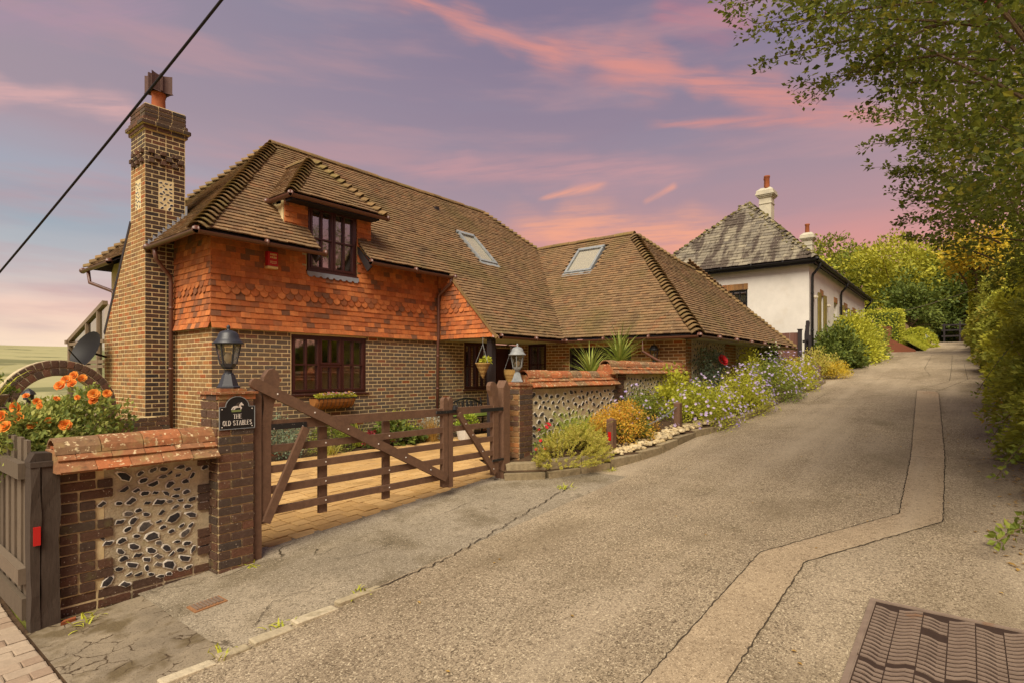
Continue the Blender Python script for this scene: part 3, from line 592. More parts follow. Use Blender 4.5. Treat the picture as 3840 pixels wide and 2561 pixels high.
# chimney
CT, CS0, CSR, CTB = 11.226, 3.707, 4.36, 11.905
ch = MB(); chp = [(CT, 0), (13.384, 0), (13.384, 2.36), (CTB+.02, 4.33), (CTB, 5.86), (CT, 5.86)]
ch.prism(chp, (CS0, 0, 0), PY, UP, (CSR-CS0, 0, 0)); chim = part('chimney', ch, 'mortar', HS)
def ccl(z): return (0, CTB-CT if z > 4.33 else (13.384-CT if z < 2.36 else 13.384-CT-(z-2.36)/(4.33-2.36)*(13.384-CTB)))
fl1 = (4.53, 4.98)
bricks(PB, chim, (CS0, CT, 0), PY, R(*mX), 2.2, 0, 5.25, 'brickgold', [(.20, .46, 4.5, 5.0)], clip=ccl, bond='flem')  # lit side of the stack: brighter brick colour carries the light
bricks(PB, chim, (CS0-.006, CT, 0), PX, R(*mY), CSR-CS0, 0, 5.25, 'brickdark', [(.22, .46, 4.5, 5.0)], bond='flem')  # same stack, darker brick: shade painted on the front face
bricks(PB, chim, (CSR, CT, 0), PY, R(1, 0, 0), CTB-CT, 4.2, 5.9, 'brick', bond='flem')
bricks(PB, chim, (CS0, CT, 0), PY, R(*mX), CTB-CT, 5.55, 5.86, 'brickold', bond='flem')
bricks(PB, chim, (CS0-.006, CT, 0), PX, R(*mY), CSR-CS0, 5.55, 5.86, 'brickold', bond='flem')
bricks(PB, chim, (CS0, CT, 0), PY, R(*mX), CTB-CT, 5.25, 5.55, 'brickold', bond='header'); bricks(PB, chim, (CS0-.006, CT, 0), PX, R(*mY), CSR-CS0, 5.25, 5.55, 'brickdark', bond='header')
for r_ in range(3):                              # honeycomb frieze of projecting headers
    for q in range(6):
        if (q+r_) % 2 == 0:
            PB.add('brick1', np.diag([.045, .04, .034]), R(CS0+.09+q*.095, CT-.012, 5.315+r_*.085), chim, 'brickold', R(*mY)); PB.add('brick2', np.diag([.04, .045, .034]), R(CS0-.012, CT+.09+q*.1, 5.315+r_*.085), chim, 'brickold', R(*mX))
mb = MB()
for e, za, zb in ((.035, 5.86, 5.935), (.075, 5.94, 6.01), (.035, 6.015, 6.08), (.012, 6.085, 6.32)): mb.box(CS0-e+.012, CSR+e-.012, CT-e+.012, CTB+e-.012, za, zb)
cap = part('chimney_head', mb, 'mortar', HS)
for e, za in ((.035, 5.86), (.075, 5.935), (.035, 6.01), (.012, 6.085), (.012, 6.16), (.012, 6.235)):
    bricks(PB, chim, (CS0-e-.006, CT-e, 0), PX, R(*mY), CSR-CS0+2*e, za, za+.075, 'brickdark', th=.04); bricks(PB, chim, (CS0-e, CT-e, 0), PY, R(*mX), CTB-CT+2*e, za, za+.075, 'brickold', th=.04); bricks(PB, chim, (CSR+e, CT-e, 0), PY, R(1, 0, 0), CTB-CT+2*e, za, za+.075, 'brickold', th=.04)
mb = MB(); mb.bar((CS0+.015, CTB+.02, 4.33), (CS0+.015, 13.385, 2.36), .09, .05, (1, 0, 0)); part('shoulder_capping', mb, 'darkwood', HS)
mb = MB(); mb.lathe([(.13, 6.3), (.135, 6.34), (.115, 6.4), (.108, 6.62), (.12, 6.68), (.12, 6.7)], (4.035, 11.56, 0), 16); part('chimney_pot', mb, 'terracotta', HS, True)
mb = MB()                                        # the H shaped cowl: flared plates around the pot
for sx, sy in ((1, 0), (-1, 0), (0, 1), (0, -1)):
    a = np.linspace(-1, 1, 7); d = R(sx, sy, 0); e = R(-sy, sx, 0)
    V = [R(4.035, 11.56, 0)+e*q*.17+d*(.17-.045*(1-q*q))+UP*(z+.03*abs(q)*(z > 6.8)) for z in (6.68, 6.7, 6.98) for q in a]; V = [v+d*(.02 if k < 7 else 0) for k, v in enumerate(V)]
    mb.add(V, [(r_*7+i, r_*7+i+1, (r_+1)*7+i+1, (r_+1)*7+i) for r_ in range(2) for i in range(6)])
mb.box(4.02, 4.05, 11.39, 11.73, 6.7, 7.02); mb.box(3.865, 4.205, 11.545, 11.575, 6.7, 7.02); part('chimney_cowl', mb, 'cowl', HS)
# roof decks
mb = MB(); ZE = 3.82; zf = lambda t: 2.40+K1*(t-7.93)
d_ = .02
def poly3(pts): mb.add([(x, y, z-d_) for x, y, z in pts], [tuple(range(len(pts)))])
for P_ in ([(3.8, 9.3), (5.93, 9.3), (5.93, 11.46)], [(5.93, 11.46), (5.93, 9.9), (6.48, 9.9), (6.48, 12.03)], [(6.48, 9.78), (7.05, 9.78), (7.05, 12.03), (6.48, 12.03)], [(7.05, 9.3), (9.33, 9.3), (9.33, 12.03), (7.05, 12.03)], [(9.33, 7.93), (11.97, 7.93), (14.98, 10.98), (13.45, 12.03), (9.33, 12.03)]): poly3([(x, y, zf(y)) for x, y in P_])
ZR = zf(12.03)
poly3([(3.8, 9.3, ZE), (6.48, 12.03, ZR), (3.8, 14.76, ZE)]); poly3([(3.8, 14.76, ZE), (6.48, 12.03, ZR), (13.45, 12.03, ZR), (16.2, 14.76, ZE)]); poly3([(13.45, 12.03, ZR), (16.2, 14.76, ZE), (16.2, 10.98, ZE), (14.98, 10.98, zf(10.98))])
zw = lambda s: 2.42+K1*(s-11.95); zr = lambda t: 2.42+K1*(t-4.5); ZW = zw(15.0)
poly3([(11.95, 4.5, 2.42), (15, 7.55, ZW), (15, 11, ZW), (11.95, 7.93, 2.42)])
RP = [(11.95, 4.5), (20.4, 4.5), (17.75, 6.88), (16.7, 6.95), (15, 7.55)]; poly3([(x, y, zr(y)) for x, y in RP])
poly3([(20.4, 4.5, 2.42), (20.4, 9.5, 2.42), (17.75, 6.95, zr(6.88))]); poly3([(15, 7.55, ZW), (16.7, 6.95, zr(6.95)), (18.2, 11, 2.42), (15, 11, ZW)]); poly3([(16.7, 6.95, zr(6.95)), (17.75, 6.88, zr(6.88)), (20.4, 9.5, 2.42), (18.2, 11, 2.42)])
deck = part('roof', mb, 'darkwood', HS)
PR = Pcs(); cs = 1/math.sqrt(1+K1*K1); w_t = R(0, 1, K1)*cs; w_s = R(1, 0, K1)*cs; n_t = R(0, -K1, 1)*cs; n_s = R(-K1, 0, 1)*cs
sl_ = lambda P_, t0: [(x, (y-t0)/cs) for x, y in P_]
skyl1 = (11.0, 11.68, (9.92-7.93)/cs, (10.82-7.93)/cs)
main = [(3.8, 9.3), (5.93, 9.3), (5.93, 9.86), (5.62, 10.02), (5.62, 10.4), (6.43, 11.2), (7.25, 10.4), (7.25, 10.02), (7.05, 9.86), (7.05, 9.3), (9.27, 9.3), (9.27, 7.93), (11.97, 7.93), (14.98, 10.98), (13.45, 12.03), (6.48, 12.03)]
tiles(PR, deck, (0, 7.93, 2.40), PX, w_t, n_t, sl_(main, 7.93), skip=[skyl1])
tiles(PR, deck, (3.8, 0, ZE), PY, w_s, n_s, [(9.3, 0), (12.03, 2.68/cs), (14.76, 0)])
skyl2 = (8.3, 9.2, (13.9-11.95)/cs, (14.72-11.95)/cs)
tiles(PR, deck, (11.95, 0, 2.42), PY, w_s, n_s, [(4.5, 0), (7.93, 0), (11.0, 3.05/cs), (7.55, 3.05/cs)], skip=[skyl2])
tiles(PR, deck, (0, 4.5, 2.42), PX, w_t, n_t, sl_(RP, 4.5))
tiles(PR, deck, (20.4, 0, 2.42), PY, R(-1, 0, K1)*cs, R(K1, 0, 1)*cs, [(4.5, 0), (9.5, 0), (6.95, 2.65/cs)])
# dormer
DE, DL, DR, DT = 4.80, 5.42, 7.45, 9.40; DA = R(6.435, 10.45, 5.90)
mb = MB(); zb = lambda x, y: zf(y)
tt = lambda z: 7.93+(z-2.40)/K1
RB = R(6.435, tt(5.90), 5.90)
q = tt(DE)
for P_ in ([(DL, DT, DE), (DR, DT, DE), tuple(DA)], [(DL, DT, DE), tuple(DA), tuple(RB), (DL, q, DE)], [(DR, DT, DE), (DR, q, DE), tuple(RB), tuple(DA)]): mb.add(np.array(P_)-R(0, 0, .02), [tuple(range(len(P_)))])
mb.box(DL+.06, DR-.06, DT+.05, T0+.3, DE-.09, DE-.02)
dorm = part('dormer', mb, 'darkwood', HS)
kd = (5.90-DE)/(DA[1]-DT); cd_ = 1/math.sqrt(1+kd*kd); kl = (5.90-DE)/(DA[0]-DL); cl_ = 1/math.sqrt(1+kl*kl)
tiles(PR, dorm, (0, DT, DE), PX, R(0, 1, kd)*cd_, R(0, -kd, 1)*cd_, [(DL, 0), (DR, 0), (6.435, 1.05/cd_)])
tiles(PR, dorm, (DL, 0, DE), PY, R(1, 0, kl)*cl_, R(-kl, 0, 1)*cl_, [(DT, 0), (q, 0), (RB[1], (DA[0]-DL)/cl_), (DA[1], (DA[0]-DL)/cl_)])
tiles(PR, dorm, (DR, 0, DE), PY, R(-1, 0, kl)*cl_, R(kl, 0, 1)*cl_, [(DT, 0), (q, 0), (RB[1], (DR-DA[0])/cl_), (DA[1], (DR-DA[0])/cl_)])
for a, b, c in ((5.46, 5.93, 5.48), (7.035, 7.38, 7.36)):
    mb = MB(); mb.box(a, b+.01, T0+.02, T0+.1, 3.9, DE-.05); mb.prism([(T0+.05, zf(T0)-.15), (q, DE), (T0+.05, DE)], (c, 0, 0), PY, UP, (.03, 0, 0)); dc = part('dormer_cheek', mb, 'mortar', HS)
    hang(dc, R(a, T0+.0, 0), PX, R(*mY), [(0, 4.15), (b-a, 4.15), (b-a, DE-.07), (0, DE-.07)], 0, (), kick=False)
# bonnets on the hips, ridge tiles
def bonnet_t():
    V = []; c = [(-1, -.75), (-.55, -.22), (-.2, .02), (.2, .02), (.55, -.22), (1, -.75)]
    for (y, sc, lift) in ((-1, 1, .62), (1, .9, -.12)):
        for th_ in (0, -.14): V += [(x*sc, y, z+lift+th_) for x, z in c]
    F = [(i, i+1, 13+i, 12+i) for i in range(5)]+[(i+6, i, i+1, i+7)[::-1] for i in range(5)]+[(6+i, 18+i, 19+i, 7+i) for i in range(5)]
    return np.array(V, float), F
TPL['bonnet'] = bonnet_t()
def ridge_t():
    a = np.linspace(0, math.pi, 8); V = [(math.cos(q)*r_, y, math.sin(q)*r_) for y in (-1, 1) for r_ in (1, .86) for q in a]; F = [(i, i+1, 17+i, 16+i) for i in range(7)]+[(8+i, 24+i, 25+i, 9+i) for i in range(7)]+[(i+8, i+9, i+1, i) for i in range(7)]+[(16+i, 17+i, 25+i, 24+i) for i in range(7)]
    return np.array(V, float), F
TPL['ridge'] = ridge_t()
PH = Pcs()
def hip(par, a, b, step=.155, w=.15, m='bonnet'):
    a, b = R(*a), R(*b); d = b-a; L = np.linalg.norm(d); d /= L; s = np.cross(d, UP); s /= np.linalg.norm(s); nn = np.cross(s, d)
    for i in range(int(L/step)): PH.add('bonnet', np.stack([s*w*random.uniform(.92, 1.08), d*(step*.72), nn*.13], 1), a+d*step*(i+.6)+nn*(.045+random.gauss(0, .003)), par, m, nn)
def ridge(par, a, b, r_=.11, l=.32, m='bonnet'):
    a, b = R(*a), R(*b); d = b-a; L = np.linalg.norm(d); d /= L; s = np.cross(d, UP); s /= np.linalg.norm(s); n = max(1, round(L/l)); l = L/n
    for i in range(n): PH.add('ridge', np.stack([s*r_, d*(l/2-.002), UP*r_*.9*random.uniform(.95, 1.05)], 1), a+d*l*(i+.5)+UP*random.gauss(-.005, .004), par, m, None)
hip(deck, (3.78, 9.28, ZE), (6.48, 12.03, ZR)); hip(deck, (3.8, 14.76, ZE), (6.48, 12.03, ZR)); ridge(deck, (6.40, 12.03, ZR), (13.5, 12.03, ZR)); hip(deck, (15.0, 10.96, zf(10.96)), (13.45, 12.03, ZR))
ridge(deck, (15, 7.5, ZW), (15, 11.0, ZW)); hip(deck, (11.93, 4.48, 2.42), (15, 7.55, ZW)); hip(deck, (16.7, 6.95, zr(6.95)), (15, 7.55, ZW)); ridge(deck, (16.6, 6.95, zr(6.95)), (17.8, 6.88, zr(6.88))); hip(deck, (20.4, 4.5, 2.42), (17.75, 6.88, zr(6.88)))
hip(dorm, (DL, DT, DE), DA, .15, .13); hip(dorm, (DR, DT, DE), DA, .15, .13); ridge(dorm, DA, RB, .1, .3)
PB.emit('brick', 'brick_courses', HS); PT.emit('hung_tile', 'hung_tile_courses', HS); PR.emit('roof_tile', 'roof_tile_courses', HS); PH.emit('ridge_tile', 'ridge_tiles', HS)
# eaves: fascia, soffit, gutters and pipes
mb = MB()
for x in np.arange(4.3, 9.2, .45):
    if not 5.75 < x < 7.2: mb.bar((x, 9.34, zf(9.34)-.075), (x, 9.74, zf(9.74)-.075), .045, .075)
mb.prism([(9.28, 3.70), (9.74, 4.16), (9.74, 4.02), (9.42, 3.62)], (7.06, 0, 0), PY, UP, (.03, 0, 0)); mb.prism([(9.28, 3.70), (9.74, 4.16), (9.74, 4.02), (9.42, 3.62)], (5.9, 0, 0), PY, UP, (.03, 0, 0))
part('eaves', mb, 'darkwood', HS, kind='stuff')
mb = MB(); mb.bar((9.30, 7.88, 2.335), (9.30, 9.32, 3.825), .05, .07); part('roof_verge', mb, 'bonnet', HS)
mb = MB(); mb.add([(9.36, 7.95, 2.345), (12.02, 7.95, 2.345), (12.38, 9.74, 2.345), (9.36, 9.74, 2.345)], [(0, 1, 2, 3)]); mb.box(11.98, 12.38, 4.6, 8.1, 2.335, 2.36); mb.box(12.0, 20.3, 4.58, 4.94, 2.335, 2.36); part('soffit', mb, 'offwhite', HS)
Gz = ZE-.04
for a_, b_ in (((3.75, 9.22, Gz), (5.98, 9.22, Gz)), ((7.0, 9.22, Gz), (9.36, 9.22, Gz)), ((3.73, 9.2, Gz), (3.73, 11.2, Gz)), ((3.73, 13.2, Gz), (3.73, 14.9, Gz)), ((9.4, 7.86, 2.37), (11.95, 7.86, 2.37)), ((11.88, 4.45, 2.38), (11.88, 7.92, 2.38)), ((11.86, 4.43, 2.38), (20.5, 4.43, 2.38)), ((DL-.06, DT-.06, DE-.04), (DR+.06, DT-.06, DE-.04)), ((DL-.06, DT-.08, DE-.04), (DL-.06, q-.1, DE-.04))): mb = MB(); gutter(mb, a_, b_); part('gutter', mb, 'gutter', HS, True)
def pipe(pts, r_=.036, m='gutter', root=None):
    mb = MB(); mb.tube(pts, r_, 10)
    a = np.array(pts[-1]); b = np.array(pts[-2])
    for f in (.15, .5, .85): c = b+(a-b)*f; mb.tube([c-UP*.02, c+UP*.02], r_+.009, 10)
    return part('downpipe', mb, m, root or HS, True)
pipe([(9.25, 9.22, 3.75), (9.25, 9.25, 3.62), (9.25, 9.62, 3.40), (9.25, 9.64, 3.3), (9.25, 9.64, 2.42), (9.25, 9.66, 2.3), (9.25, 9.69, .15)]); pipe([(3.76, 10.95, 3.76), (3.78, 10.95, 3.55), (4.07, 11.12, 3.3), (4.085, 11.13, 3.2), (4.085, 11.13, .12)]); pipe([(11.88, 5.75, 2.34), (11.88, 5.75, 2.08), (12.0, 5.5, 1.9), (12.25, 5.2, 1.72), (12.33, 5.0, 1.66)], .032)
pipe([(3.75, 14.6, 3.74), (3.78, 14.6, 3.5), (4.05, 14.1, 3.3), (4.08, 14.05, 3.2), (4.08, 14.05, .1)])
mb = MB(); st = [(3.74, ZE-.06)]                # stepped lead where the roof meets the stack
for i in range(8): x = 3.74+i*.078; z = ZE+K1*(x-3.8); st += [(x+.01, z+.17), (x+.078, z+.13)]
st += [(4.37, ZE+K1*.57+.06), (4.37, ZE+K1*.57-.03)]; mb.prism(st, (0, CT-.030, 0), PX, UP, (0, .012, 0)); mb.box(4.365, 4.385, CT-.03, CTB, ZE+.55, ZE+.82); part('lead_flashing', mb, 'lead', HS)
mb = MB(); sc_ = [(5.90, 3.5), (5.90, 3.44)]
for i in range(8): sc_ += [(5.90+.145*(i+.08), 3.43), (5.90+.145*(i+.3), 3.402), (5.90+.145*(i+.7), 3.402), (5.90+.145*(i+.92), 3.43)]
sc_ += [(7.06, 3.44), (7.06, 3.5)]; mb.prism(sc_, (0, T0-.055, 0), PX, UP, (0, .012, 0)); part('lead_apron', mb, 'lead', HS)
# windows, door
w, h = 1.68, 1.11
window(HS, (5.60, T0, 1.19), PX, R(*mY), w, h, [(.045, .60, .045, h-.045, 2, 2), (.61, 1.09, .56, h-.045, 2, 1), (.61, 1.09, .045, .55, 2, 1), (1.10, 1.635, .045, h-.045, 2, 2)], curtains=[(1.2, 1.66, .02, 1.1), (.02, .1, .02, 1.1)], room=2.6)
w, h = 1.08, 1.24
window(HS, (5.94, T0, 3.53), PX, R(*mY), w, h, [(.045, .535, .045, h-.045, 2, 2), (.545, 1.035, .045, h-.045, 2, 2)], curtains=[(.63, .82, .05, 1.18), (.86, 1.05, .05, 1.18), (.03, .12, .05, 1.18)], room=2.2, back=.0)
w, h = .99, 1.16
window(HS, (10.21, T0, 1.17), PX, R(*mY), w, h, [(.04, .49, .04, h-.04, 2, 2), (.5, .95, .04, h-.04, 2, 2)], room=1.5, curtains=[(.05, .2, .05, 1.1)])
window(HS, (SW, 9.41, 1.25), R(0, -1, 0), R(-1, 0, 0), .615, 1.11, [(.03, .585, .03, 1.08, 2, 2)], curtains=[(.03, .58, .03, 1.08)], room=1.)
mb = MB(); rect_in(mb, (11.4, T0, .14), PX, mY, 0, .94, 0, 2.1, -.12, -.07); rect_in(mb, (11.4, T0, .14), PX, mY, 0, .06, 0, 2.1, -.07, -.01); rect_in(mb, (11.4, T0, .14), PX, mY, .88, .94, 0, 2.1, -.07, -.01)
for x0 in (.12, .5):
    for z0, z1 in ((.15, .8), (.95, 1.9)): rect_in(mb, (11.4, T0, .14), PX, mY, x0, x0+.3, z0, z1, -.07, -.05)
part('front_door', mb, 'frame', HS)
mb = MB(); mb.lathe([(.06, 0), (.06, .02), (.012, .03), (.012, .12), (.05, .13), (.055, .28), (.0, .30)], (11.87, T0-.12, 1.92), 10); part('porch_lantern', mb, 'lampblack', HS)
mb = MB(); mb.box(9.40, 9.54, 8.13, 8.27, .13, 2.35); mb.box(9.36, 9.58, 8.09, 8.31, .10, .16); part('porch_post', mb, 'darkwood', HS)
# wing walls: brick side with garage door, flint lane front with brick piers
go = [(SW and 0, 0, 0, 0)]
gar = (9.74-8.06, 9.74-6.3, .14, 2.23); smw = (9.74-9.41, 9.74-8.795, 1.25, 2.36)
mb = MB(); wallslab(mb, (SW, 9.74, 0), R(0, -1, 0), R(-1, 0, 0), 9.74-TW-.004, .0, 2.36, [gar, smw]); ws_ = part('wing_wall', mb, 'mortar', HS)
PB2 = Pcs(); bricks(PB2, ws_, (SW, 9.74, 0), R(0, -1, 0), R(-1, 0, 0), 9.74-TW+.006, .0, 2.36, 'brickgold', [gar, smw])
mb = MB(); rect_in(mb, (SW, 8.06, .14), R(0, -1, 0), mX, 0, 1.76, 0, 2.09, -.14, -.10)
for i in range(9): rect_in(mb, (SW, 8.06, .14), R(0, -1, 0), mX, .08+i*.18, .08+i*.18+.165, .02, 1.98, -.10, -.085)
for a in ((0, .07, 0, 2.09), (1.69, 1.76, 0, 2.09), (0, 1.76, 2.0, 2.09)): rect_in(mb, (SW, 8.06, .14), R(0, -1, 0), mX, *a, -.10, -.02)
part('garage_door', mb, 'darkwood', HS)
lw = MB(); wallslab(lw, (SW+.004, TW, 0), PX, R(*mY), 6.45, .4, 2.36, th=.2); lane_wall = part('lane_wall', lw, 'mortargrey', HS)
for a, b in ((0, .34), (2.66, 3.54), (6.2, 6.45)): bricks(PB2, lane_wall, (SW+a, TW, 0), PX, R(*mY), b-a, .4, 2.36, 'brickgold', bond='flem')
PB2.emit('brick', 'wing_bricks', HS, 1)
mb = MB()
for i in range(10): mb.box(18.86+i*.15, 18.86+i*.15+.146, TW-.01+.004*(i % 2), TW+.03, .9, 2.36)
part('boarded_end', mb, 'darkwood', HS)
# flints: split nodules with a pale rind around a dark core
def flint_t(seed):
    r = np.random.default_rng(seed); n = 9; a = np.sort(np.arange(n)*2*math.pi/n+r.uniform(-.25, .25, n)); q = r.uniform(.7, 1.15, n); el = r.uniform(.48, .8)
    o_ = np.stack([np.cos(a)*q, np.sin(a)*q*el, np.zeros(n)], 1); m_ = o_*[.95, .95, 1]+[0, 0, .5]; k = o_*r.uniform(.66, .86, (n, 1))+[0, 0, .64]; c = np.array([[r.uniform(-.15, .15), r.uniform(-.1, .1), .8]])
    return np.concatenate([o_, m_, k, c]), [(i, (i+1) % n, n+(i+1) % n, n+i) for i in range(n)]+[(n+i, n+(i+1) % n, 2*n+(i+1) % n, 2*n+i) for i in range(n)], [(2*n+i, 2*n+(i+1) % n, 3*n) for i in range(n)]
FLT = [flint_t(s) for s in range(8)]; FM = {}
def flints(root, par, o, u, n, areas, size=(.05, .075), gap=1.35, limit=300, excl=(), dens=1., vert=1.):
    o, u, n = R(*o), R(*u), R(*n); pts = []
    for (x0, x1, z0, z1) in areas:
        for _ in range(int(4000*dens*(x1-x0)*(z1-z0))):
            r_ = random.uniform(*size); x, z = random.uniform(x0+r_*.8, x1-r_*.8), random.uniform(z0+r_*.7, z1-r_*.7)
            if all((x-a)**2+(z-b)**2*1.5 > (gap*(r_+c)*.80)**2 for a, b, c in pts[-600:]): pts.append((x, z, r_))
    items = []
    for (x, z, r_) in pts:
        a = random.gauss(0, .5); e = np.cross(n, u); e = e if e @ UP > 0 else -e; U_ = u*math.cos(a)+UP*math.sin(a); V_ = -u*math.sin(a)+UP*math.cos(a)
        k = random.randrange(8); items.append((k, np.stack([U_*r_*1.1, V_*r_*vert, n*r_*.24], 1), o+u*x+UP*z-n*.004))
    items.sort(key=lambda q: np.linalg.norm(q[2]-np.array(EYE))); rest = MB()
    for j, (k, A, c) in enumerate(items):
        if j < limit:
            v = k, random.randrange(3)
            if v not in FM: FM[v] = MB().add(FLT[k][0], FLT[k][1], v[1]/3, 1).add(FLT[k][0], FLT[k][2], v[1]/3+.1, 0).mesh('flint', ['flintdark' if v[1] else 'flintdark', 'flintrim'])
            ob = link('flint', FM[v], par); mm = np.eye(4); mm[:3, :3] = A; mm[:3, 3] = c-ROOT[par.name]; ob.matrix_basis = Matrix(mm.tolist())
        else: rest.many(FLT[k][0], FLT[k][1], A[None], [c], [random.random()], 1); rest.many(FLT[k][0], FLT[k][2], A[None], [c], [random.random()], 0)
    if rest.n: part('flint_courses', rest, ['flintdark', 'flintrim'], root, kind='stuff')
flints(HS, lane_wall, (SW, TW, 0), PX, R(*mY), [(.36, 2.64, .75, 2.34), (3.56, 6.2, .9, 2.34)], (.045, .07), dens=.6, limit=150)
flints(HS, chim, (CS0, CT, 0), PX, R(*mY), [(.22, .46, 4.5, 5.0)], (.03, .045), 1.1, 40, dens=2); flints(HS, chim, (CS0, CT, 0), PY, R(*mX), [(.20, .46, 4.5, 5.0)], (.03, .045), 1.1, 40, dens=2)
# roof windows
def roofwin(o, u, w_, n_, x0, x1, y0, y1):
    o, u, w_, n_ = R(*o), R(*u), R(*w_), R(*n_); mb = MB(); F3 = np.array([u, w_, n_])
    def b(a0, a1, b0, b1, c0, c1, q): q.add((BV*[(a1-a0)/2, (b1-b0)/2, (c1-c0)/2]) @ F3+o+u*(a0+a1)/2+w_*(b0+b1)/2+n_*(c0+c1)/2, BF, .3)
    f = .07
    for a in ((x0, x1, y0, y0+f), (x0, x1, y1-f*1.6, y1), (x0, x0+f, y0+f, y1-f), (x1-f, x1, y0+f, y1-f)): b(*a, -.03, .075, mb)
    b(x0-.04, x1+.04, y0-.14, y0, .0, .045, mb); r_ = part('roof_window', mb, 'lampgrey', HS); q = MB(); b(x0+f, x1-f, y0+f, y1-f, .03, .05, q); part('pane', q, 'skyglass', r_)
    q = MB(); b(x0+f, x1-f, y0+f, y1-f, .005, .018, q); part('blind', q, 'curtain', r_)
roofwin((0, 7.93, 2.40), PX, w_t, n_t, *skyl1); roofwin((11.95, 0, 2.42), PY, w_s, n_s, *skyl2)
for (x, y) in ((7.9, 11.35), (10.9, 11.5)): mb = MB(); mb.box(x-.07, x+.07, y-.1, y+.06, zf(y)-.02, zf(y)+.06); part('roof_vent', mb, 'darkwood', HS)
# ---------------------------------------------------------------- garden walls, pillars, gates
def coping(root, par, x0, x1, t, zt, zb, hw=.22, m='coping', limit=300, l=.165, name='coping_tile'):
    P = Pcs(); zt0 = zt-.10; sl = math.atan2(zt0-zb, hw-.03); L = (hw-.03)/math.cos(sl); n_ = max(3, round((x1-x0)/l))
    for sd in (-1, 1):
        w = R(0, -sd*math.cos(sl), math.sin(sl)); nn = R(0, sd*math.sin(sl), math.cos(sl))
        for row, (a, b, lift) in enumerate(((0, .62, .0), (.42, 1.05, .02))):
            k = n_; pitch = (x1-x0)/k
            for i in range(-1 if row else 0, k):
                a0, a1 = x0+pitch*(i+(.5 if row else 0)), x0+pitch*(i+1+(.5 if row else 0)); a0, a1 = max(a0, x0), min(a1, x1)
                if a1-a0 < .03: continue
                c = R((a0+a1)/2, t+sd*hw, zb)+w*L*(a+b)/2+nn*(.012+lift+random.gauss(0, .003)); A = np.stack([PX*((a1-a0)/2-.002)+nn*random.gauss(0, .0015), w*L*(b-a)/2, nn*.011], 1); P.add('tile', A, c, par, m, None)
    k = max(2, round((x1-x0)/(.30 if l > .14 else .16))); 
    for i in range(k): ll = (x1-x0+.02)/k; P.add('ridge', np.stack([PY*.122, PX*(ll/2-.003), UP*.112*random.uniform(.96, 1.04)], 1), R(x0-.01+ll*(i+.5), t, zt-.112+random.gauss(0, .003)), par, m, None)
    P.emit(name, 'coping_tiles', root, limit)
    mb = MB(); mb.prism([(-hw+.03, zb), (hw-.03, zb), (.05, zt-.07), (-.05, zt-.07)], (x0+.012, t, 0), PY, UP, (x1-x0-.024, 0, 0)); return part('coping_bed', mb, 'coping', par)
# left wall
LW = thing('garden_wall', 'short flint and brick wall with orange tile coping left of the sign pillar', 'wall', (1.65, 5.07, -.15)); P = Pcs()
mb = MB(); wallslab(mb, (1.13, 5.07, 0), PX, R(*mY), 1.05, -.32, .9, th=.26); fp = part('wall_panel', mb, 'mortargrey', LW)
lq = MB(); lq.box(1.128, 1.40, 5.066, 5.2, -.3, .9); qn = part('quoin', lq, 'mortar', LW)
z = -.32; k = 0
while z < .87:
    hh = .075
    full = z < -.06
    if full: bricks(P, qn, (1.13, 5.066, 0), PX, R(*mY), 1.045, z, z+hh, 'brickold')
    else:
        L = .325 if k % 4 in (1, 2) else .215
        u0 = .107 if k % 4 != 2 else .215
        for a, b in ((0, u0), (u0+.010, L)): P.add('brick%d' % random.randrange(5), np.diag([(b-a-.006)/2, .012, .0305]), R(1.13+(a+b)/2, 5.06, z+.0375), qn, 'brickold', R(*mY))
        L2 = .11 if k % 5 in (0, 1, 2) else .02
        if L2 > .05: P.add('brick%d' % random.randrange(5), np.diag([L2/2, .012, .0315]), R(2.175-L2/2, 5.06, z+.0375), qn, 'brickold', R(*mY))
    z += hh; k += 1
for z in np.arange(-.3, .8, .075):
    for y in (5.13, 5.25): P.add('brick%d' % random.randrange(5), np.diag([.012, .05, .0315]), R(1.125, y, z+.0375), qn, 'brickold', R(*mX))
P.emit('brick', 'wall_bricks', LW)
flints(LW, fp, (1.13, 5.058, 0), PX, R(*mY), [(.335, .93, -.06, .85), (.93, 1.035, .06, .20), (.93, 1.035, .43, .58), (.225, .335, -.02, .10), (.225, .335, .28, .40), (.225, .335, .58, .70), (.93, 1.035, .76, .85)], (.028, .066), 1.24, 170, dens=4)
coping(LW, LW, 1.09, 2.165, 5.07, 1.135, .89, .20, l=.21)
pb = MB(); pb.prism([(-.20, .9), (.20, .9), (.09, 1.05), (-.09, 1.05)], (1.092, 5.07, 0), PY, UP, (-.02, 0, 0)); part('coping_end', pb, 'coping', LW)
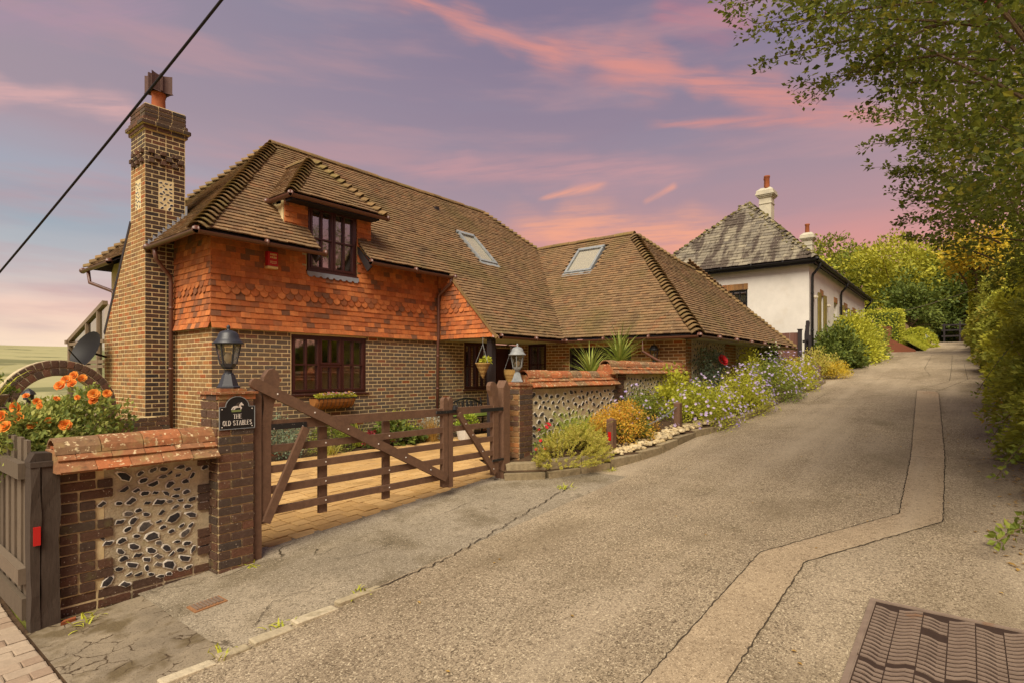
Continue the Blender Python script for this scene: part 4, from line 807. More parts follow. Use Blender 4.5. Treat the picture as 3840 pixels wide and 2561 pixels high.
# pillars
def pillar(label, x0, t0, w, z0, z1, m, rot=0):
    p = thing('gate_pillar', label, 'pillar', (x0+w/2, t0+w/2, z0), 'brick pillars either side of the gate'); P = Pcs(); mb = MB(); mb.box(x0+.005, x0+w-.005, t0+.005, t0+w-.005, z0-.15, z1-.03, .3); core = part('pillar_core', mb, 'mortar', p)
    z = z0-.12; k = 0
    while z < z1-.1:
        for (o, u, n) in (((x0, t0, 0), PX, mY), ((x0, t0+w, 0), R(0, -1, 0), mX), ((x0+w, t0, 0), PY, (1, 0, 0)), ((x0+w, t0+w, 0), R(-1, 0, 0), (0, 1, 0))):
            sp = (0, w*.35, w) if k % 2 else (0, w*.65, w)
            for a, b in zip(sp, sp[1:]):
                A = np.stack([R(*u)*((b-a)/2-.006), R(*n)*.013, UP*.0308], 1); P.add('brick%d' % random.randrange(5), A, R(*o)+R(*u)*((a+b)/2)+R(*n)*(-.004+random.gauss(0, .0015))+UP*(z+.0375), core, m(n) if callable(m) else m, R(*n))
        z += .075; k += 1
    P.emit('brick', 'pillar_bricks', p)
    for e, za, zb in ((.012, z1-.085, z1-.045), (.03, z1-.043, z1-.022), (-.04, z1-.021, z1+.004)):
        cb = MB(); n_ = 2
        for i in range(2):
            for j in range(2): cb.box(x0-e+(w+2*e)/2*i+.002, x0-e+(w+2*e)/2*(i+1)-.002, t0-e+(w+2*e)/2*j+.002, t0-e+(w+2*e)/2*(j+1)-.002, za+random.uniform(-.003, .003), zb+random.uniform(-.003, .003))
        part('creasing_tile', cb, 'coping', p)
    return p
pillar('lichen spotted brick pillar carrying the house name plate', 2.166, 4.92, .31, -.10, 1.455, 'brickold')
pillar('orange brick pillar with grey lantern beside the right gate post', 6.281, 4.92, .31, .13, 1.455, lambda n: 'brickgold' if n[0] < 0 and random.random() < .75 else 'brickold')  # brighter brick on the face down the lane: light painted by face direction
# right wall in two steps
RW = thing('garden_wall', 'long stepped flint wall with tiled coping behind the flower bed', 'wall', (9.5, 5.07, .3)); P = Pcs()
mb = MB(); mb.box(6.59, 9.2, 4.95+.0, 5.20, .05, 1.40, .3); mb.box(9.2, 12.4, 4.955, 5.205, .3, 1.58, .3); fp2 = part('wall_panel', mb, 'mortargrey', RW)
z = .4; k = 0
while z < 1.56:
    w_ = .34 if k % 4 < 2 else .44; a0 = 9.12+(0 if k % 4 < 2 else -.05)
    if z > 1.38: a0, w_ = 9.22, .30
    x = a0
    for j in range(3):
        b = min(x+(.107 if (j+k) % 2 else .215), a0+w_)
        if b-x > .04: P.add('brick%d' % random.randrange(5), np.diag([(b-x)/2-.005, .012, .0325]), R((x+b)/2, 4.944, z+.0375), fp2, 'brickold', R(*mY))
        x = b
    if z > .5 and z < 1.5: P.add('brick1', np.diag([.10, .012, .0325]), R(12.28, 4.95, z+.0375), fp2, 'brickgold', R(*mY))
    z += .075; k += 1
for i in range(34):
    P.add('brick%d' % random.randrange(5), np.diag([.034, .012, .02]), R(6.63+i*.073, 4.946, 1.375), fp2, 'brickold', R(*mY))
P.emit('brick', 'wall_bricks', RW)
flints(RW, fp2, (6.60, 4.946, 0), PX, R(*mY), [(.0, 2.5, .25, 1.335)], (.045, .075), 1.32, 230, dens=1.1, vert=1.0); flints(RW, fp2, (9.56, 4.95, 0), PX, R(*mY), [(.0, 2.6, .6, 1.53)], (.04, .065), 1.3, 70, dens=1.1)
coping(RW, RW, 6.56, 9.16, 5.07, 1.63, 1.375, .21, l=.165); coping(RW, RW, 8.97, 12.42, 5.07, 1.815, 1.565, .21, l=.165)
mb = MB(); mb.prism([(-.20, 1.57), (.20, 1.57), (.09, 1.74), (-.09, 1.74)], (8.975, 5.07, 0), PY, UP, (-.025, 0, 0)); part('coping_end', mb, 'coping', RW)
# gate posts and the two leaves of the five bar gate
def post(label, x0, x1, t0, t1, z0, z1, pk, m='gate', name='gate_post'):
    mb = MB(); a = MB(); V = np.array([(x, y, z) for z in (z0, z1-pk) for (x, y) in ((x0, t0), (x1, t0), (x1, t1), (x0, t1))]+[(x0, (t0+t1)/2, z1), (x1, (t0+t1)/2, z1)])
    V = np.array([(x0, t0, z0), (x1, t0, z0), (x1, t1, z0), (x0, t1, z0), (x0, t0, z1-pk), (x1, t0, z1-pk), (x1, t1, z1-pk), (x0, t1, z1-pk), ((x0+x1)/2, t0+.0, z1), ((x0+x1)/2, t1, z1)])
    mb.add(V, [(3, 2, 1, 0), (0, 1, 5, 8, 4), (1, 2, 6, 5), (2, 3, 7, 9, 6), (3, 0, 4, 7), (4, 8, 9, 7), (5, 6, 9, 8)]); return solo(name, mb, m, label, 'post', ((x0+x1)/2, (t0+t1)/2, z0), group='timber gate posts')
post('brown timber gate post against the name plate pillar', 2.472, 2.562, 4.95, 5.07, -.1, 1.445, .06); post('thick brown timber gate post with pointed top beside the orange pillar', 5.972, 6.112, 4.95, 5.095, .10, 1.49, .10)
GT = 5.0
def gate(label, x0, x1, zb, left):
    gt_ = thing('gate_leaf', label, 'gate', (x0, GT, zb), 'leaves of the brown field gate'); hs, ms = (x0, x1) if left else (x1, x0); s = 1 if left else -1
    mb = MB()                                     # curved hanging stile
    if left: prof = [(0, zb-.02), (.085, zb-.02), (.085, 1.12), (.11, 1.30), (.15, 1.42), (.17, 1.52), (.155, 1.60), (.11, 1.635), (.06, 1.62), (.02, 1.56), (.0, 1.44), (.02, 1.30), (.0, 1.16)]
    else: prof = [(0, zb-.02), (.10, zb-.02), (.10, 1.16), (.13, 1.28), (.17, 1.36), (.175, 1.42), (.15, 1.465), (.10, 1.475), (.05, 1.45), (.015, 1.38), (0, 1.2)]
    mb.prism([(hs+s*x, z) for x, z in prof], (0, GT-.035, 0), PX, UP, (0, .07, 0)); part('hanging_stile', mb, 'gate', gt_)
    mb = MB(); a = np.linspace(0, math.pi, 7); w = .075
    mb.prism([(ms, zb-.05), (ms, 1.25)]+[(ms-s*w/2+s*w/2*math.cos(q), 1.25+.045*math.sin(q)) for q in a[1:-1]]+[(ms-s*w, 1.25), (ms-s*w, zb-.05)], (0, GT-.032, 0), PX, UP, (0, .064, 0)); part('meeting_stile', mb, 'gate', gt_)
    for z0_, z1_ in ((1.07, 1.16), (.865, .93), (.675, .74), (.485, .553), (.295, .36)):
        mb = MB(); mb.box(min(hs+s*.04, ms-s*.04), max(hs+s*.04, ms-s*.04), GT-.022, GT+.022, z0_, z1_); part('rail', mb, 'gate', gt_)
    return gt_, hs, ms, s
gate2 = gate
RAILS = (.865, .675, .485, .295)
g1, hs, ms, s = gate2('long brown five bar gate leaf with tall diagonal brace', 2.575, 4.925, .25, True)
mb = MB(); mb.bar((2.50, GT-.052, 1.50), (4.87, GT-.052, .32), .045, .095, (0, 0, 1)); part('diagonal_brace', mb, 'gate', g1)
mb = MB(); a = np.linspace(math.pi*.5, math.pi*1.5, 8); mb.prism([(.0475*math.cos(q), .0475*math.sin(q)) for q in a], (2.50, GT-.0745, 1.50), R(.895, 0, -.446), R(.446, 0, .895), (0, .045, 0)); part('brace_end', mb, 'gate', g1)
mb = MB(); mb.bar((2.60, GT-.05, .24), (3.0, GT-.05, 1.07), .035, .075, (1, 0, 0)); part('short_brace', mb, 'gate', g1)
for x in (3.235, 4.03): mb = MB(); mb.box(x-.045, x+.045, GT+.024, GT+.06, .20, 1.06); part('upright', mb, 'gate', g1)
mb = MB(); mb.box(2.56, 3.02, GT-.034, GT-.024, 1.075, 1.125); part('strap_hinge', mb, 'iron', g1)
mb = MB(); mb.box(4.72, 5.06, GT-.05, GT-.036, 1.10, 1.135); mb.lathe([(.0, 0), (.035, .01), (.03, .05), (.0, .06)], (5.03, GT-.05, 1.13), 8); part('gate_latch', mb, 'iron', g1)
g2_, hs, ms, s = gate2('short brown gate leaf with curved post hung on the right', 4.94, 5.885, .235, False)
mb = MB(); mb.bar((5.10, GT-.045, 1.08), (5.80, GT-.045, .25), .035, .075, (1, 0, 0)); part('diagonal_brace', mb, 'gate', g2_)
mb = MB(); mb.box(5.52, 5.97, GT-.050, GT-.036, 1.08, 1.125); mb.box(5.75, 5.98, GT-.05, GT-.036, .40, .43); part('strap_hinge', mb, 'iron', g2_)
for gq, xs in ((g1, (3.235, 4.03)), (g2_, ())):
    mb = MB()
    for x in xs:
        for z in RAILS: mb.ico((x, GT-.024, z+.035), .009, .006, .009)
    for i in range(6):
        x = 2.7+i*.38
        if gq is g1: mb.ico((x, GT-.078, 1.50-(x-2.5)*.498), .009, .006, .009)
    for x, z in ((5.21, .95), (5.34, .80), (5.53, .57), (5.75, .31)):
        if gq is g2_: mb.ico((x, GT-.066, z), .008, .005, .008)
    part('bolt', mb, 'letter', gq)
# old oak post with reflector, fence of grey boards
OP = thing('oak_post', 'split weathered oak post with red reflector at the end of the wall', 'post', (1.03, 5.03, -.2)); mb = MB()
for (x0, x1, y0, y1, z1) in ((.95, 1.005, 4.955, 5.10, .95), (1.009, 1.115, 4.965, 5.11, .97)):
    n_ = 8; zz_ = np.linspace(-.28, z1, n_); V = []
    for z in zz_: j = RG.normal(0, .004, (4, 2)); V += [(x0+j[0, 0], y0+j[0, 1], z), (x1+j[1, 0], y0+j[1, 1], z), (x1+j[2, 0], y1+j[2, 1], z), (x0+j[3, 0], y1+j[3, 1], z)]
    mb.add(V, [(4*i+q, 4*i+(q+1) % 4, 4*i+4+(q+1) % 4, 4*i+4+q) for i in range(n_-1) for q in range(4)]+[(3, 2, 1, 0), tuple(4*(n_-1)+q for q in range(4))], random.random())
part('post_body', mb, 'oldwood', OP); mb = MB(); mb.box(.962, 1.0, 4.935, 4.952, .42, .545); part('reflector', mb, 'red', OP); mb = MB(); mb.box(.948, 1.118, 4.953, 5.12, .95, .985); mb.prism([(0, .985), (.17, .985), (.12, 1.04), (.03, 1.045)], (.947, 4.98, 0), PX, UP, (0, .14, 0)); part('post_cap', mb, 'oldwood', OP)
FN = thing('board_fence', 'silvered close board fence running back from the oak post', 'fence', (.97, 6.2, -.2)); y = 5.13; i = 0
bm_ = [MB().box(-.011, .011, -.052, .052, 0, 1.0, r=q/4).mesh('fence_board', 'greywood') for q in range(4)]
while y < 8.2:
    o = link('fence_board', bm_[i % 4], FN); top = 1.12-.0*y+random.uniform(-.012, .012); o.location = Vector((.975+(.014 if i % 2 else 0), y+.05, -.15))-Vector(ROOT[FN.name]); o.scale = (1, random.uniform(.92, 1.06), top+.15); o.rotation_euler = (random.gauss(0, .006), 0, 0); y += .096; i += 1
for z0_, h_ in ((.86, .11), (.13, .11), (-.12, .15)): mb = MB(); mb.box(.91 if z0_ > -.1 else .93, .96, 5.1, 8.2, z0_, z0_+h_); part('fence_rail' if z0_ > -.1 else 'gravel_board', mb, 'greywood', FN)
# house name plate
NP = thing('name_plate', 'black arched plate reading THE OLD STABLES with a white horse and rider', 'sign', (2.325, 4.91, 1.22))
a = np.linspace(0, math.pi, 12); px0, px1, pz0, pz1 = 2.172, 2.474, 1.115, 1.335; cx = (px0+px1)/2
out = [(px0, pz0), (px1, pz0), (px1, pz1-.03), (px1-.05, pz1-.03)]+[(cx+.100*math.cos(q), pz1-.03+.088*math.sin(q)) for q in a]+[(px0+.05, pz1-.03), (px0, pz1-.03)]
mb = MB(); mb.prism(out, (0, 4.905, 0), PX, UP, (0, .012, 0)); part('plate', mb, 'plate', NP)
mb = MB()
for (p, q) in zip(out, out[1:]+out[:1]): mb.bar((p[0], 4.903, p[1]), (q[0], 4.903, q[1]), .005, .006, (0, 1, 0))
part('plate_rim', mb, 'lampgrey', NP)
LT = dict(T=[[(0, 1), (.7, 1)], [(.35, 1), (.35, 0)]], H=[[(0, 0), (0, 1)], [(.62, 0), (.62, 1)], [(0, .52), (.62, .52)]], E=[[(0, 0), (0, 1)], [(0, 1), (.52, 1)], [(0, .52), (.42, .52)], [(0, 0), (.54, 0)]], L=[[(0, 1), (0, 0)], [(0, 0), (.5, 0)]], A=[[(0, 0), (.34, 1)], [(.34, 1), (.7, 0)], [(.13, .36), (.57, .36)]])
def arcp(cx, cy, rx, ry, a0, a1, n=10): return [(cx+rx*math.cos(t), cy+ry*math.sin(t)) for t in np.linspace(a0, a1, n)]
LT['O'] = [arcp(.32, .5, .32, .5, 0, 2*math.pi, 17)]; LT['D'] = [[(0, 0), (0, 1)], [(0, 1)]+arcp(.18, .5, .42, .5, math.pi/2, -math.pi/2)+[(0, 0)]]; LT['B'] = [[(0, 0), (0, 1)], [(0, 1)]+arcp(.22, .76, .28, .24, math.pi/2, -math.pi/2, 8)+[(0, .52)], [(0, .52)]+arcp(.24, .26, .32, .26, math.pi/2, -math.pi/2, 8)+[(0, 0)]]
LT['S'] = [arcp(.27, .74, .25, .25, .5, math.pi*1.5, 9)+arcp(.27, .25, .27, .25, math.pi/2, -math.pi+.6, 10)]
LWD = dict(T=.7, H=.62, E=.54, L=.5, A=.7, O=.64, D=.6, B=.56, S=.54)
def word(txt, cx, z, h, sx, y, n, root, st=.115, m='letter', name='lettering'):
    wd = sum((LWD[c] if c != ' ' else .35)*sx+.20 for c in txt)-.20; mb = MB(); x = cx-wd*h/2; k = 0
    for c in txt:
        if c != ' ':
            for pl_ in LT[c]:
                for p, q in zip(pl_, pl_[1:]):
                    vert = abs(p[0]-q[0]) < .2; k += 1; w = h*(st if vert else st*.55); P0, P1 = R(x+p[0]*h*sx, y-.0007*(k % 5), z+p[1]*h), R(x+q[0]*h*sx, y-.0007*(k % 5), z+q[1]*h); d = (P1-P0)/np.linalg.norm(P1-P0)*h*.03; mb.bar(P0-d, P1+d, w, .004, (0, 1, 0))
                for e in (pl_[0], pl_[-1]):
                    if c in 'THELAD' and len(pl_) == 2 and abs(pl_[0][0]-pl_[1][0]) < .4 and not (c == 'A' and e[1] == 1): k += 1; mb.bar((x+e[0]*h*sx-h*.13, y-.0007*(k % 5), z+e[1]*h), (x+e[0]*h*sx+h*.13, y-.0007*(k % 5), z+e[1]*h), h*.07, .004, (0, 1, 0))
        x += ((LWD[c] if c != ' ' else .35)*sx+.20)*h
    return part(name, mb, m, root)
word('THE', cx, 1.205, .036, .85, 4.902, -1, NP); word('OLD STABLES', cx, 1.148, .038, .72, 4.902, -1, NP)
em = lambda pts: [(cx-.052+(x-640)/570*.108, 1.262+(600-y)/480*.082) for x, y in pts]
for nm, pts, m_, dy in (('horse', [(640, 490), (680, 400), (740, 335), (860, 300), (960, 310), (1010, 230), (1060, 165), (1110, 130), (1130, 185), (1200, 255), (1180, 300), (1100, 270), (1060, 330), (1110, 380), (1115, 430), (1080, 490), (1040, 490), (1060, 420), (1000, 400), (900, 405), (830, 430), (790, 500), (720, 505), (760, 440), (720, 400), (680, 500)], 'letter', 0), ('rider', [(850, 240), (900, 190), (950, 150), (1000, 150), (1000, 200), (960, 240), (980, 320), (940, 345), (910, 280)], 'brickold', -.003), ('turf', [(640, 510), (1095, 510), (1080, 600), (660, 610)], 'signgreen', .001)):
    mb = MB(); mb.prism(em(pts), (0, 4.9015+dy, 0), PX, UP, (0, .004, 0)); part(nm, mb, m_, NP)
for x, z in ((px0+.022, pz0+.018), (px1-.022, pz0+.018), (px0+.022, pz1-.05), (px1-.022, pz1-.05)): mb = MB(); mb.ico((x, 4.903, z), .006, .004, .006); part('screw', mb, 'letter', NP)
# lanterns on the pillars
def lantern(label, x, t, z, m):
    l = thing('pillar_lantern', label, 'lamp', (x, t, z), 'lanterns on the gate pillars'); c = (x, t, z); k = math.pi/6
    mb = MB(); mb.lathe([(.095, 0), (.095, .012), (.083, .022), (.078, .035), (.047, .12), (.043, .125)], c, 6, rot=k); mb.lathe([(.043, .125), (.032, .135), (.032, .16), (.05, .163)], c, 12); part('lantern_base', mb, m, l)
    mb = MB(); mb.lathe([(.035, .165), (.055, .185), (.068, .215), (.0, .216)], c, 6, rot=k)
    for i in range(6): q = k+i*math.pi/3; mb.bar((x+.068*math.cos(q), t+.068*math.sin(q), z+.21), (x+.100*math.cos(q), t+.100*math.sin(q), z+.385), .010, .010)
    mb.lathe([(.103, .38), (.103, .395), (.09, .397)], c, 6, rot=k, cap=False); part('lantern_cage', mb, m, l)
    mb = MB(); mb.lathe([(.0, .385), (.128, .385), (.130, .392), (.105, .41), (.088, .44), (.080, .47), (.062, .49), (.03, .502), (.012, .505), (.012, .52), (.018, .53), (.01, .545), (.0, .553)], c, 24, cap=False); part('lantern_cap', mb, m, l, True)
    for i in range(6):
        q, q2 = k+i*math.pi/3, k+(i+1)*math.pi/3; V = [(x+r_*math.cos(a_), t+r_*math.sin(a_), z+h_) for r_, h_ in ((.064, .215), (.096, .385)) for a_ in (q, q2)]; mb = MB(); mb.add(V, [(0, 1, 3, 2)]); part('lantern_pane', mb, 'lampglass', l)
    mb = MB(); mb.lathe([(.0, .19), (.014, .20), (.016, .225), (.034, .25), (.036, .28), (.024, .30), (.0, .31)], c, 10); part('bulb', mb, 'bulb', l, True); return l
lantern('black lantern with domed cap on the name plate pillar', 2.325, 5.075, 1.462, 'lampblack'); lantern('weathered grey lantern on the orange brick pillar', 6.436, 5.075, 1.462, 'lampgrey')
# alarm box, window trough, satellite dish, hanging baskets
AB = thing('alarm_box', 'red burglar alarm box with ivory base on the hung tiles', 'alarm', (5.17, 9.64, 3.56)); mb = MB(); mb.box(5.085, 5.275, 9.61, 9.70, 3.475, 3.725); part('alarm_cover', mb, 'red', AB); mb = MB(); mb.box(5.085, 5.275, 9.608, 9.70, 3.43, 3.47); part('alarm_base', mb, 'ivory', AB)
mb = MB()
for z, n_, h_, w_ in ((3.665, 5, .030, .016), (3.61, 4, .034, .02), (3.545, 6, .016, .012), (3.52, 7, .012, .011)):
    for i in range(n_): mb.box(5.19+(i-n_/2)*.125/n_+.003, 5.19+(i-n_/2)*.125/n_+.003+w_, 9.606, 9.611, z+random.uniform(-.004, .004), z+h_)
part('faded_print', mb, 'ivory', AB)
SD = thing('satellite_dish', 'dark mesh satellite dish on the side of the chimney breast', 'dish', (3.6, 13.2, 1.95)); mb = MB(); r_ = np.linspace(0, .36, 6); a = np.arange(20)*2*math.pi/20; V = []
ax = R(-.75, -.25, .35); ax /= np.linalg.norm(ax); e1 = np.cross(ax, UP); e1 /= np.linalg.norm(e1); e2 = np.cross(e1, ax); c0 = R(3.42, 13.15, 1.98)
for q in r_: V += [c0+ax*(q*q*.9)+e1*q*math.cos(t)+e2*q*1.08*math.sin(t) for t in a]
mb.add(V, [(i*20+j, i*20+(j+1) % 20, (i+1)*20+(j+1) % 20, (i+1)*20+j) for i in range(5) for j in range(20)]); part('dish', mb, 'blackplastic', SD, True); mb = MB(); mb.tube([c0-e2*.3, c0+ax*.38-e2*.12], .012); mb.tube([c0, (3.70, 13.25, 1.9)], .02); part('dish_arm', mb, 'blackplastic', SD)
# overhead cables
def cable(name, label, a, b, sag, r_, m):
    t = np.linspace(0, 1, 24)[:, None]; p = R(*a)*(1-t)+R(*b)*t-UP*(sag*4*t*(1-t)); mb = MB(); mb.tube(p, r_, 8); solo(name, mb, m, label, 'cable', tuple(p[0]), True)
def at(x, y, d): return np.array(EYE)+ray(x, y)/float(ray(x, y) @ FW)*d
cable('overhead_cable', 'thick black overhead cable passing in front of the tall chimney', at(-190, 842, 9), at(620, -140, 4.6), .08, .0125, 'cable'); cable('overhead_cable', 'thin pale overhead wire across the far trees above the lane', (48, 6.0, 5.5), (30, -.8, 5.2), .25, .012, 'palecable')
# moon gate and bowl
MG = thing('moon_gate', 'round brick moon gate opening seen over the rose bush', 'garden gate', (2.35, 10.6, .1)); P = Pcs(); c0 = R(2.36, 10.7, 1.05); mb = MB(); a = np.linspace(0, 2*math.pi, 41)
for ri, ro, y in ((.50, .735, 10.6),):
    V = [c0+R(q*math.cos(t), y_-10.7, q*math.sin(t)) for y_ in (10.59, 10.8) for q in (ri, ro) for t in a]; mb.add(V, [(i, i+1, 42+i, 41+i) for i in range(40)]+[(41+i, 42+i, 41*3+i+1, 41*3+i) for i in range(40)]+[(i+1, i, 82+i, 83+i) for i in range(40)])
mg_ = part('ring_bed', mb, 'mortargrey', MG)
for q, n_ in ((.56, 36), (.675, 44)):
    for i in range(n_):
        t = 2*math.pi*(i+.5)/n_; rd = R(math.cos(t), 0, math.sin(t)); tn = R(-math.sin(t), 0, math.cos(t)); P.add('brick%d' % random.randrange(5), np.stack([tn*(math.pi*q/n_-.006), rd*.052, R(0, .115, 0)], 1), c0+rd*q+R(0, -.012, 0), mg_, 'brickold', None)
bricks(P, mg_, (1.2, 10.66, 0), PX, R(*mY), .55, -.2, 1.0, 'brickold'); bricks(P, mg_, (3.0, 10.66, 0), PX, R(*mY), .9, -.2, .85, 'brickold'); wb = MB(); wb.box(1.2, 1.74, 10.67, 10.8, -.2, 1.0); wb.box(3.0, 3.7, 10.67, 10.8, -.2, .85); part('flank_wall', wb, 'mortar', MG)
P.emit('brick', 'arch_bricks', MG)
BP = thing('brick_planter', 'curved brick planter wall at the far left edge', 'planter', (1.15, 9.3, .2)); P = Pcs(); mb = MB(); mb.lathe([(.70, -.3), (.70, 1.13), (.58, 1.13), (.58, .9)], (1.15, 9.3, 0), 24, cap=False); pm = part('planter_core', mb, 'mortar', BP)
for kz in range(4):
    for i in range(40): t = 2*math.pi*(i+.5*(kz % 2))/40; rd = R(math.cos(t), math.sin(t), 0); P.add('brick%d' % random.randrange(5), np.stack([R(-rd[1], rd[0], 0)*.05, rd*.05, UP*(.052 if kz == 3 else .034)], 1), R(1.15, 9.3, .9+kz*.075+(.02 if kz == 3 else 0))+rd*.665, pm, 'brickold', rd)
P.emit('brick', 'planter_bricks', BP)
mb = MB(); mb.lathe([(.2, 1.1), (.36, 1.2), (.42, 1.30), (.43, 1.33), (.39, 1.33), (.36, 1.28)], (1.15, 9.3, 0), 20); solo('stone_bowl', mb, 'kerb', 'grey stone bowl standing in the curved brick planter', 'bowl', (1.15, 9.3, 1.1), True)
lm = MB(); lm.lathe([(.03, .2), (.03, 1.16), (.07, 1.17), (.07, 1.24), (.10, 1.25), (.07, 1.30), (.02, 1.34), (.0, 1.35)], (2.2, 11.6, 0), 8); solo('garden_lantern', lm, 'lampblack', 'small black garden lantern seen through the moon gate', 'lamp', (2.2, 11.6, .1))
# conservatory: a lean-to behind the chimney breast, its gable end facing down the lane
CV = thing('conservatory', 'brown framed lean-to conservatory behind the chimney breast', 'conservatory', (4.3, 15.8, 0)); xC = 4.0; yA, yB = 16.95, 14.4; zA, zB = 2.33, 3.05
rf = lambda y: zA+(y-yA)*(zB-zA)/(yB-yA)
mb = MB(); mb.bar((xC, yA+.1, rf(yA+.1)+.03), (xC, yB, zB+.03), .10, .09); mb.box(xC-.05, xC+.05, yA-.05, yA+.05, -.6, zA); mb.box(xC-.09, xC+.3, yA-.02, yA+.13, zA-.05, zA+.04)
for z in (zA-.06, zA-.5, zA-.60): mb.box(xC-.04, xC+.04, yB, yA, z-.035, z+.035)
for y in (15.6, 14.8): mb.box(xC-.045, xC+.045, y-.04, y+.04, -.4, rf(y))
mb.box(xC-.06, xC+.06, yB, yA, -.7, .45); part('conservatory_frame', mb, 'consframe', CV)
ys = [yA-.05, 15.6, 14.8, yB]
for a, b in zip(ys, ys[1:]):
    for z0_, z1_ in ((.45, zA-.64), (zA-.56, zA-.1), (zA-.02, None)):
        mb = MB(); mb.add([(xC, a-.04, z0_), (xC, b+.04, z0_), (xC, b+.04, z1_ or rf(b+.04)-.02), (xC, a-.04, z1_ or max(z0_+.01, rf(a-.04)-.02))], [(0, 1, 2, 3)]); part('pane', mb, 'consglass', CV)
mb = MB(); mb.box(xC+.9, xC+.95, yB, yA, -.4, .9); mb.add([(xC+2.2, yB, -.5), (xC+2.2, yA, -.5), (xC+2.2, yA, zA), (xC+2.2, yB, zB)], [(0, 1, 2, 3)]); part('back_wall', mb, 'greenplastic', CV)  # green backing adds to the reflected green painted into the panes
mb = MB(); mb.add([(xC, yA, zA), (xC+2.2, yA, zA), (xC+2.2, yB, zB), (xC, yB, zB)], [(0, 1, 2, 3)]); part('glazed_roof', mb, 'glass', CV)
# bench, pots, trough, baskets
BN = thing('garden_bench', 'black cast iron bench with green seat cushion in the porch', 'bench', (9.95, 9.2, .13)); mb = MB()
for x in (9.42, 10.55): mb.tube([(x, 9.0, .13), (x, 9.05, .55), (x, 9.02, .72), (x, 9.35, .74)], .022); mb.tube([(x, 9.45, .13), (x, 9.40, .55), (x, 9.5, .98)], .022)
for i in range(4): mb.box(9.42, 10.55, 9.02+i*.1, 9.09+i*.1, .54, .565)
part('bench_frame', mb, 'iron', BN); mb = MB(); xs = np.linspace(9.42, 10.55, 15); mb.tube([(x, 9.46, .80+.17*abs(math.sin(math.pi*(x-9.42)/1.13))**.7) for x in xs], .024)
for i in range(22): x = 9.45+i*.051; mb.tube([(x, 9.42, .58), (x+.03*math.sin(i*2), 9.45, .78+.15*abs(math.sin(math.pi*(x-9.42)/1.13))**.7)], .013, 5)
mb.tube([(9.42, 9.44, .66), (10.55, 9.44, .66)], .014); part('bench_back', mb, 'iron', BN); mb = MB(); mb.add(bevbox(seed=3)[0]*[.53, .2, .035]+[9.98, 9.2, .605], bevbox(seed=3)[1]); part('seat_cushion', mb, 'cushion', BN)
# lane furniture: bollards, reflector, chains
def bollard(x, t, z0, h, label):
    b = thing('bollard', label, 'bollard', (x, t, z0), 'short brown timber bollards along the flower bed'); mb = MB(); w = .055; V = [(x-w, t-w, z0-.1), (x+w, t-w, z0-.1), (x+w, t+w, z0-.1), (x-w, t+w, z0-.1), (x-w, t-w, z0+h-.02), (x+w, t-w, z0+h-.02), (x+w, t+w, z0+h-.02), (x-w, t+w, z0+h-.02), (x, t, z0+h+.015)]
    mb.add(V, [(3, 2, 1, 0), (0, 1, 5, 4), (1, 2, 6, 5), (2, 3, 7, 6), (3, 0, 4, 7), (4, 5, 8), (5, 6, 8), (6, 7, 8), (7, 4, 8)]); part('bollard_post', mb, 'gate', b); return b
BL = [(7.66, 4.22, .27, .63, 'brown bollard with red reflector, nearest the gate'), (9.86, 4.08, .46, .60, 'brown bollard between the orange mound and the first lilac bush'), (12.35, 3.95, .66, .52, 'brown bollard half hidden among lilac flowers'), (19.4, 3.55, 1.25, .55, 'brown bollard with chain before the yellow green shrub'), (22.3, 3.7, 1.5, .5, 'brown bollard against the dark green shrub')]
for b in BL: bo = bollard(*b); 
for i, b in enumerate(BL[:1]): mb = MB(); mb.box(b[0]-.062, b[0]-.055, b[1]-.025, b[1]+.025, b[2]+.30, b[2]+.43); part('reflector', mb, 'red', bpy.data.objects['bollard'])
def chain(a, b, sag, label):
    a, b = R(*a), R(*b); n = int(np.linalg.norm(b-a)/.045); mb = MB(); root = thing('chain', label, 'chain', tuple((a+b)/2), 'chains between bollards')
    for i in range(n):
        t0, t1 = i/n, (i+1)/n; p, q = [a*(1-t)+b*t-UP*sag*4*t*(1-t) for t in (t0, t1)]; d = (q-p)/np.linalg.norm(q-p); s = np.cross(d, UP) if i % 2 else np.cross(d, np.cross(d, UP)); s = s/np.linalg.norm(s)*.012; mb.tube([p-d*.008, p+s, q+s, q+d*.008, q-s, p-s, p-d*.008], .0035, 5, False)
    part('links', mb, 'lampgrey', root)
chain((9.86, 4.08, 1.0), (8.9, 4.2, .72), .03, 'grey chain sagging from the bollard into the orange mound'); chain((19.35, 3.55, 1.72), (18.0, 3.7, 1.35), .12, 'grey chain on the bollard by the ladder gate')
# flower bed: kerb, soil, cobbles, low stone retaining course
BK = [(5.96, 4.90), (6.31, 4.45), (6.77, 4.22), (7.2, 3.99), (7.85, 3.84), (8.41, 3.77), (9.1, 3.78), (9.88, 3.78), (10.6, 3.62), (12.33, 3.5), (14.24, 3.55), (15.8, 3.55), (17.9, 3.38), (19.6, 3.42)]
bp = path_pts(BK, .3); V = []
for x, t in bp: V += [(x, t, float(g(x))+.09), (x, t+.35, float(g(x))+.16), (x, max(4.9, t+.5), float(g(x))+.22+.12*min(1, max(0, x-6)/3)), (x, 5.1, float(g(x))+.24)]
n_ = len(bp); setting('flower_bed', MB().add(V, [(4*i+j, 4*i+4+j, 4*i+5+j, 4*i+1+j) for i in range(n_-1) for j in range(3)]), 'soil', True)
KB = thing('bed_kerb', 'curved stone kerb edging the flower bed', 'kerb', (8, 3.85, .3)); P = Pcs(); bp = path_pts(BK, .42)
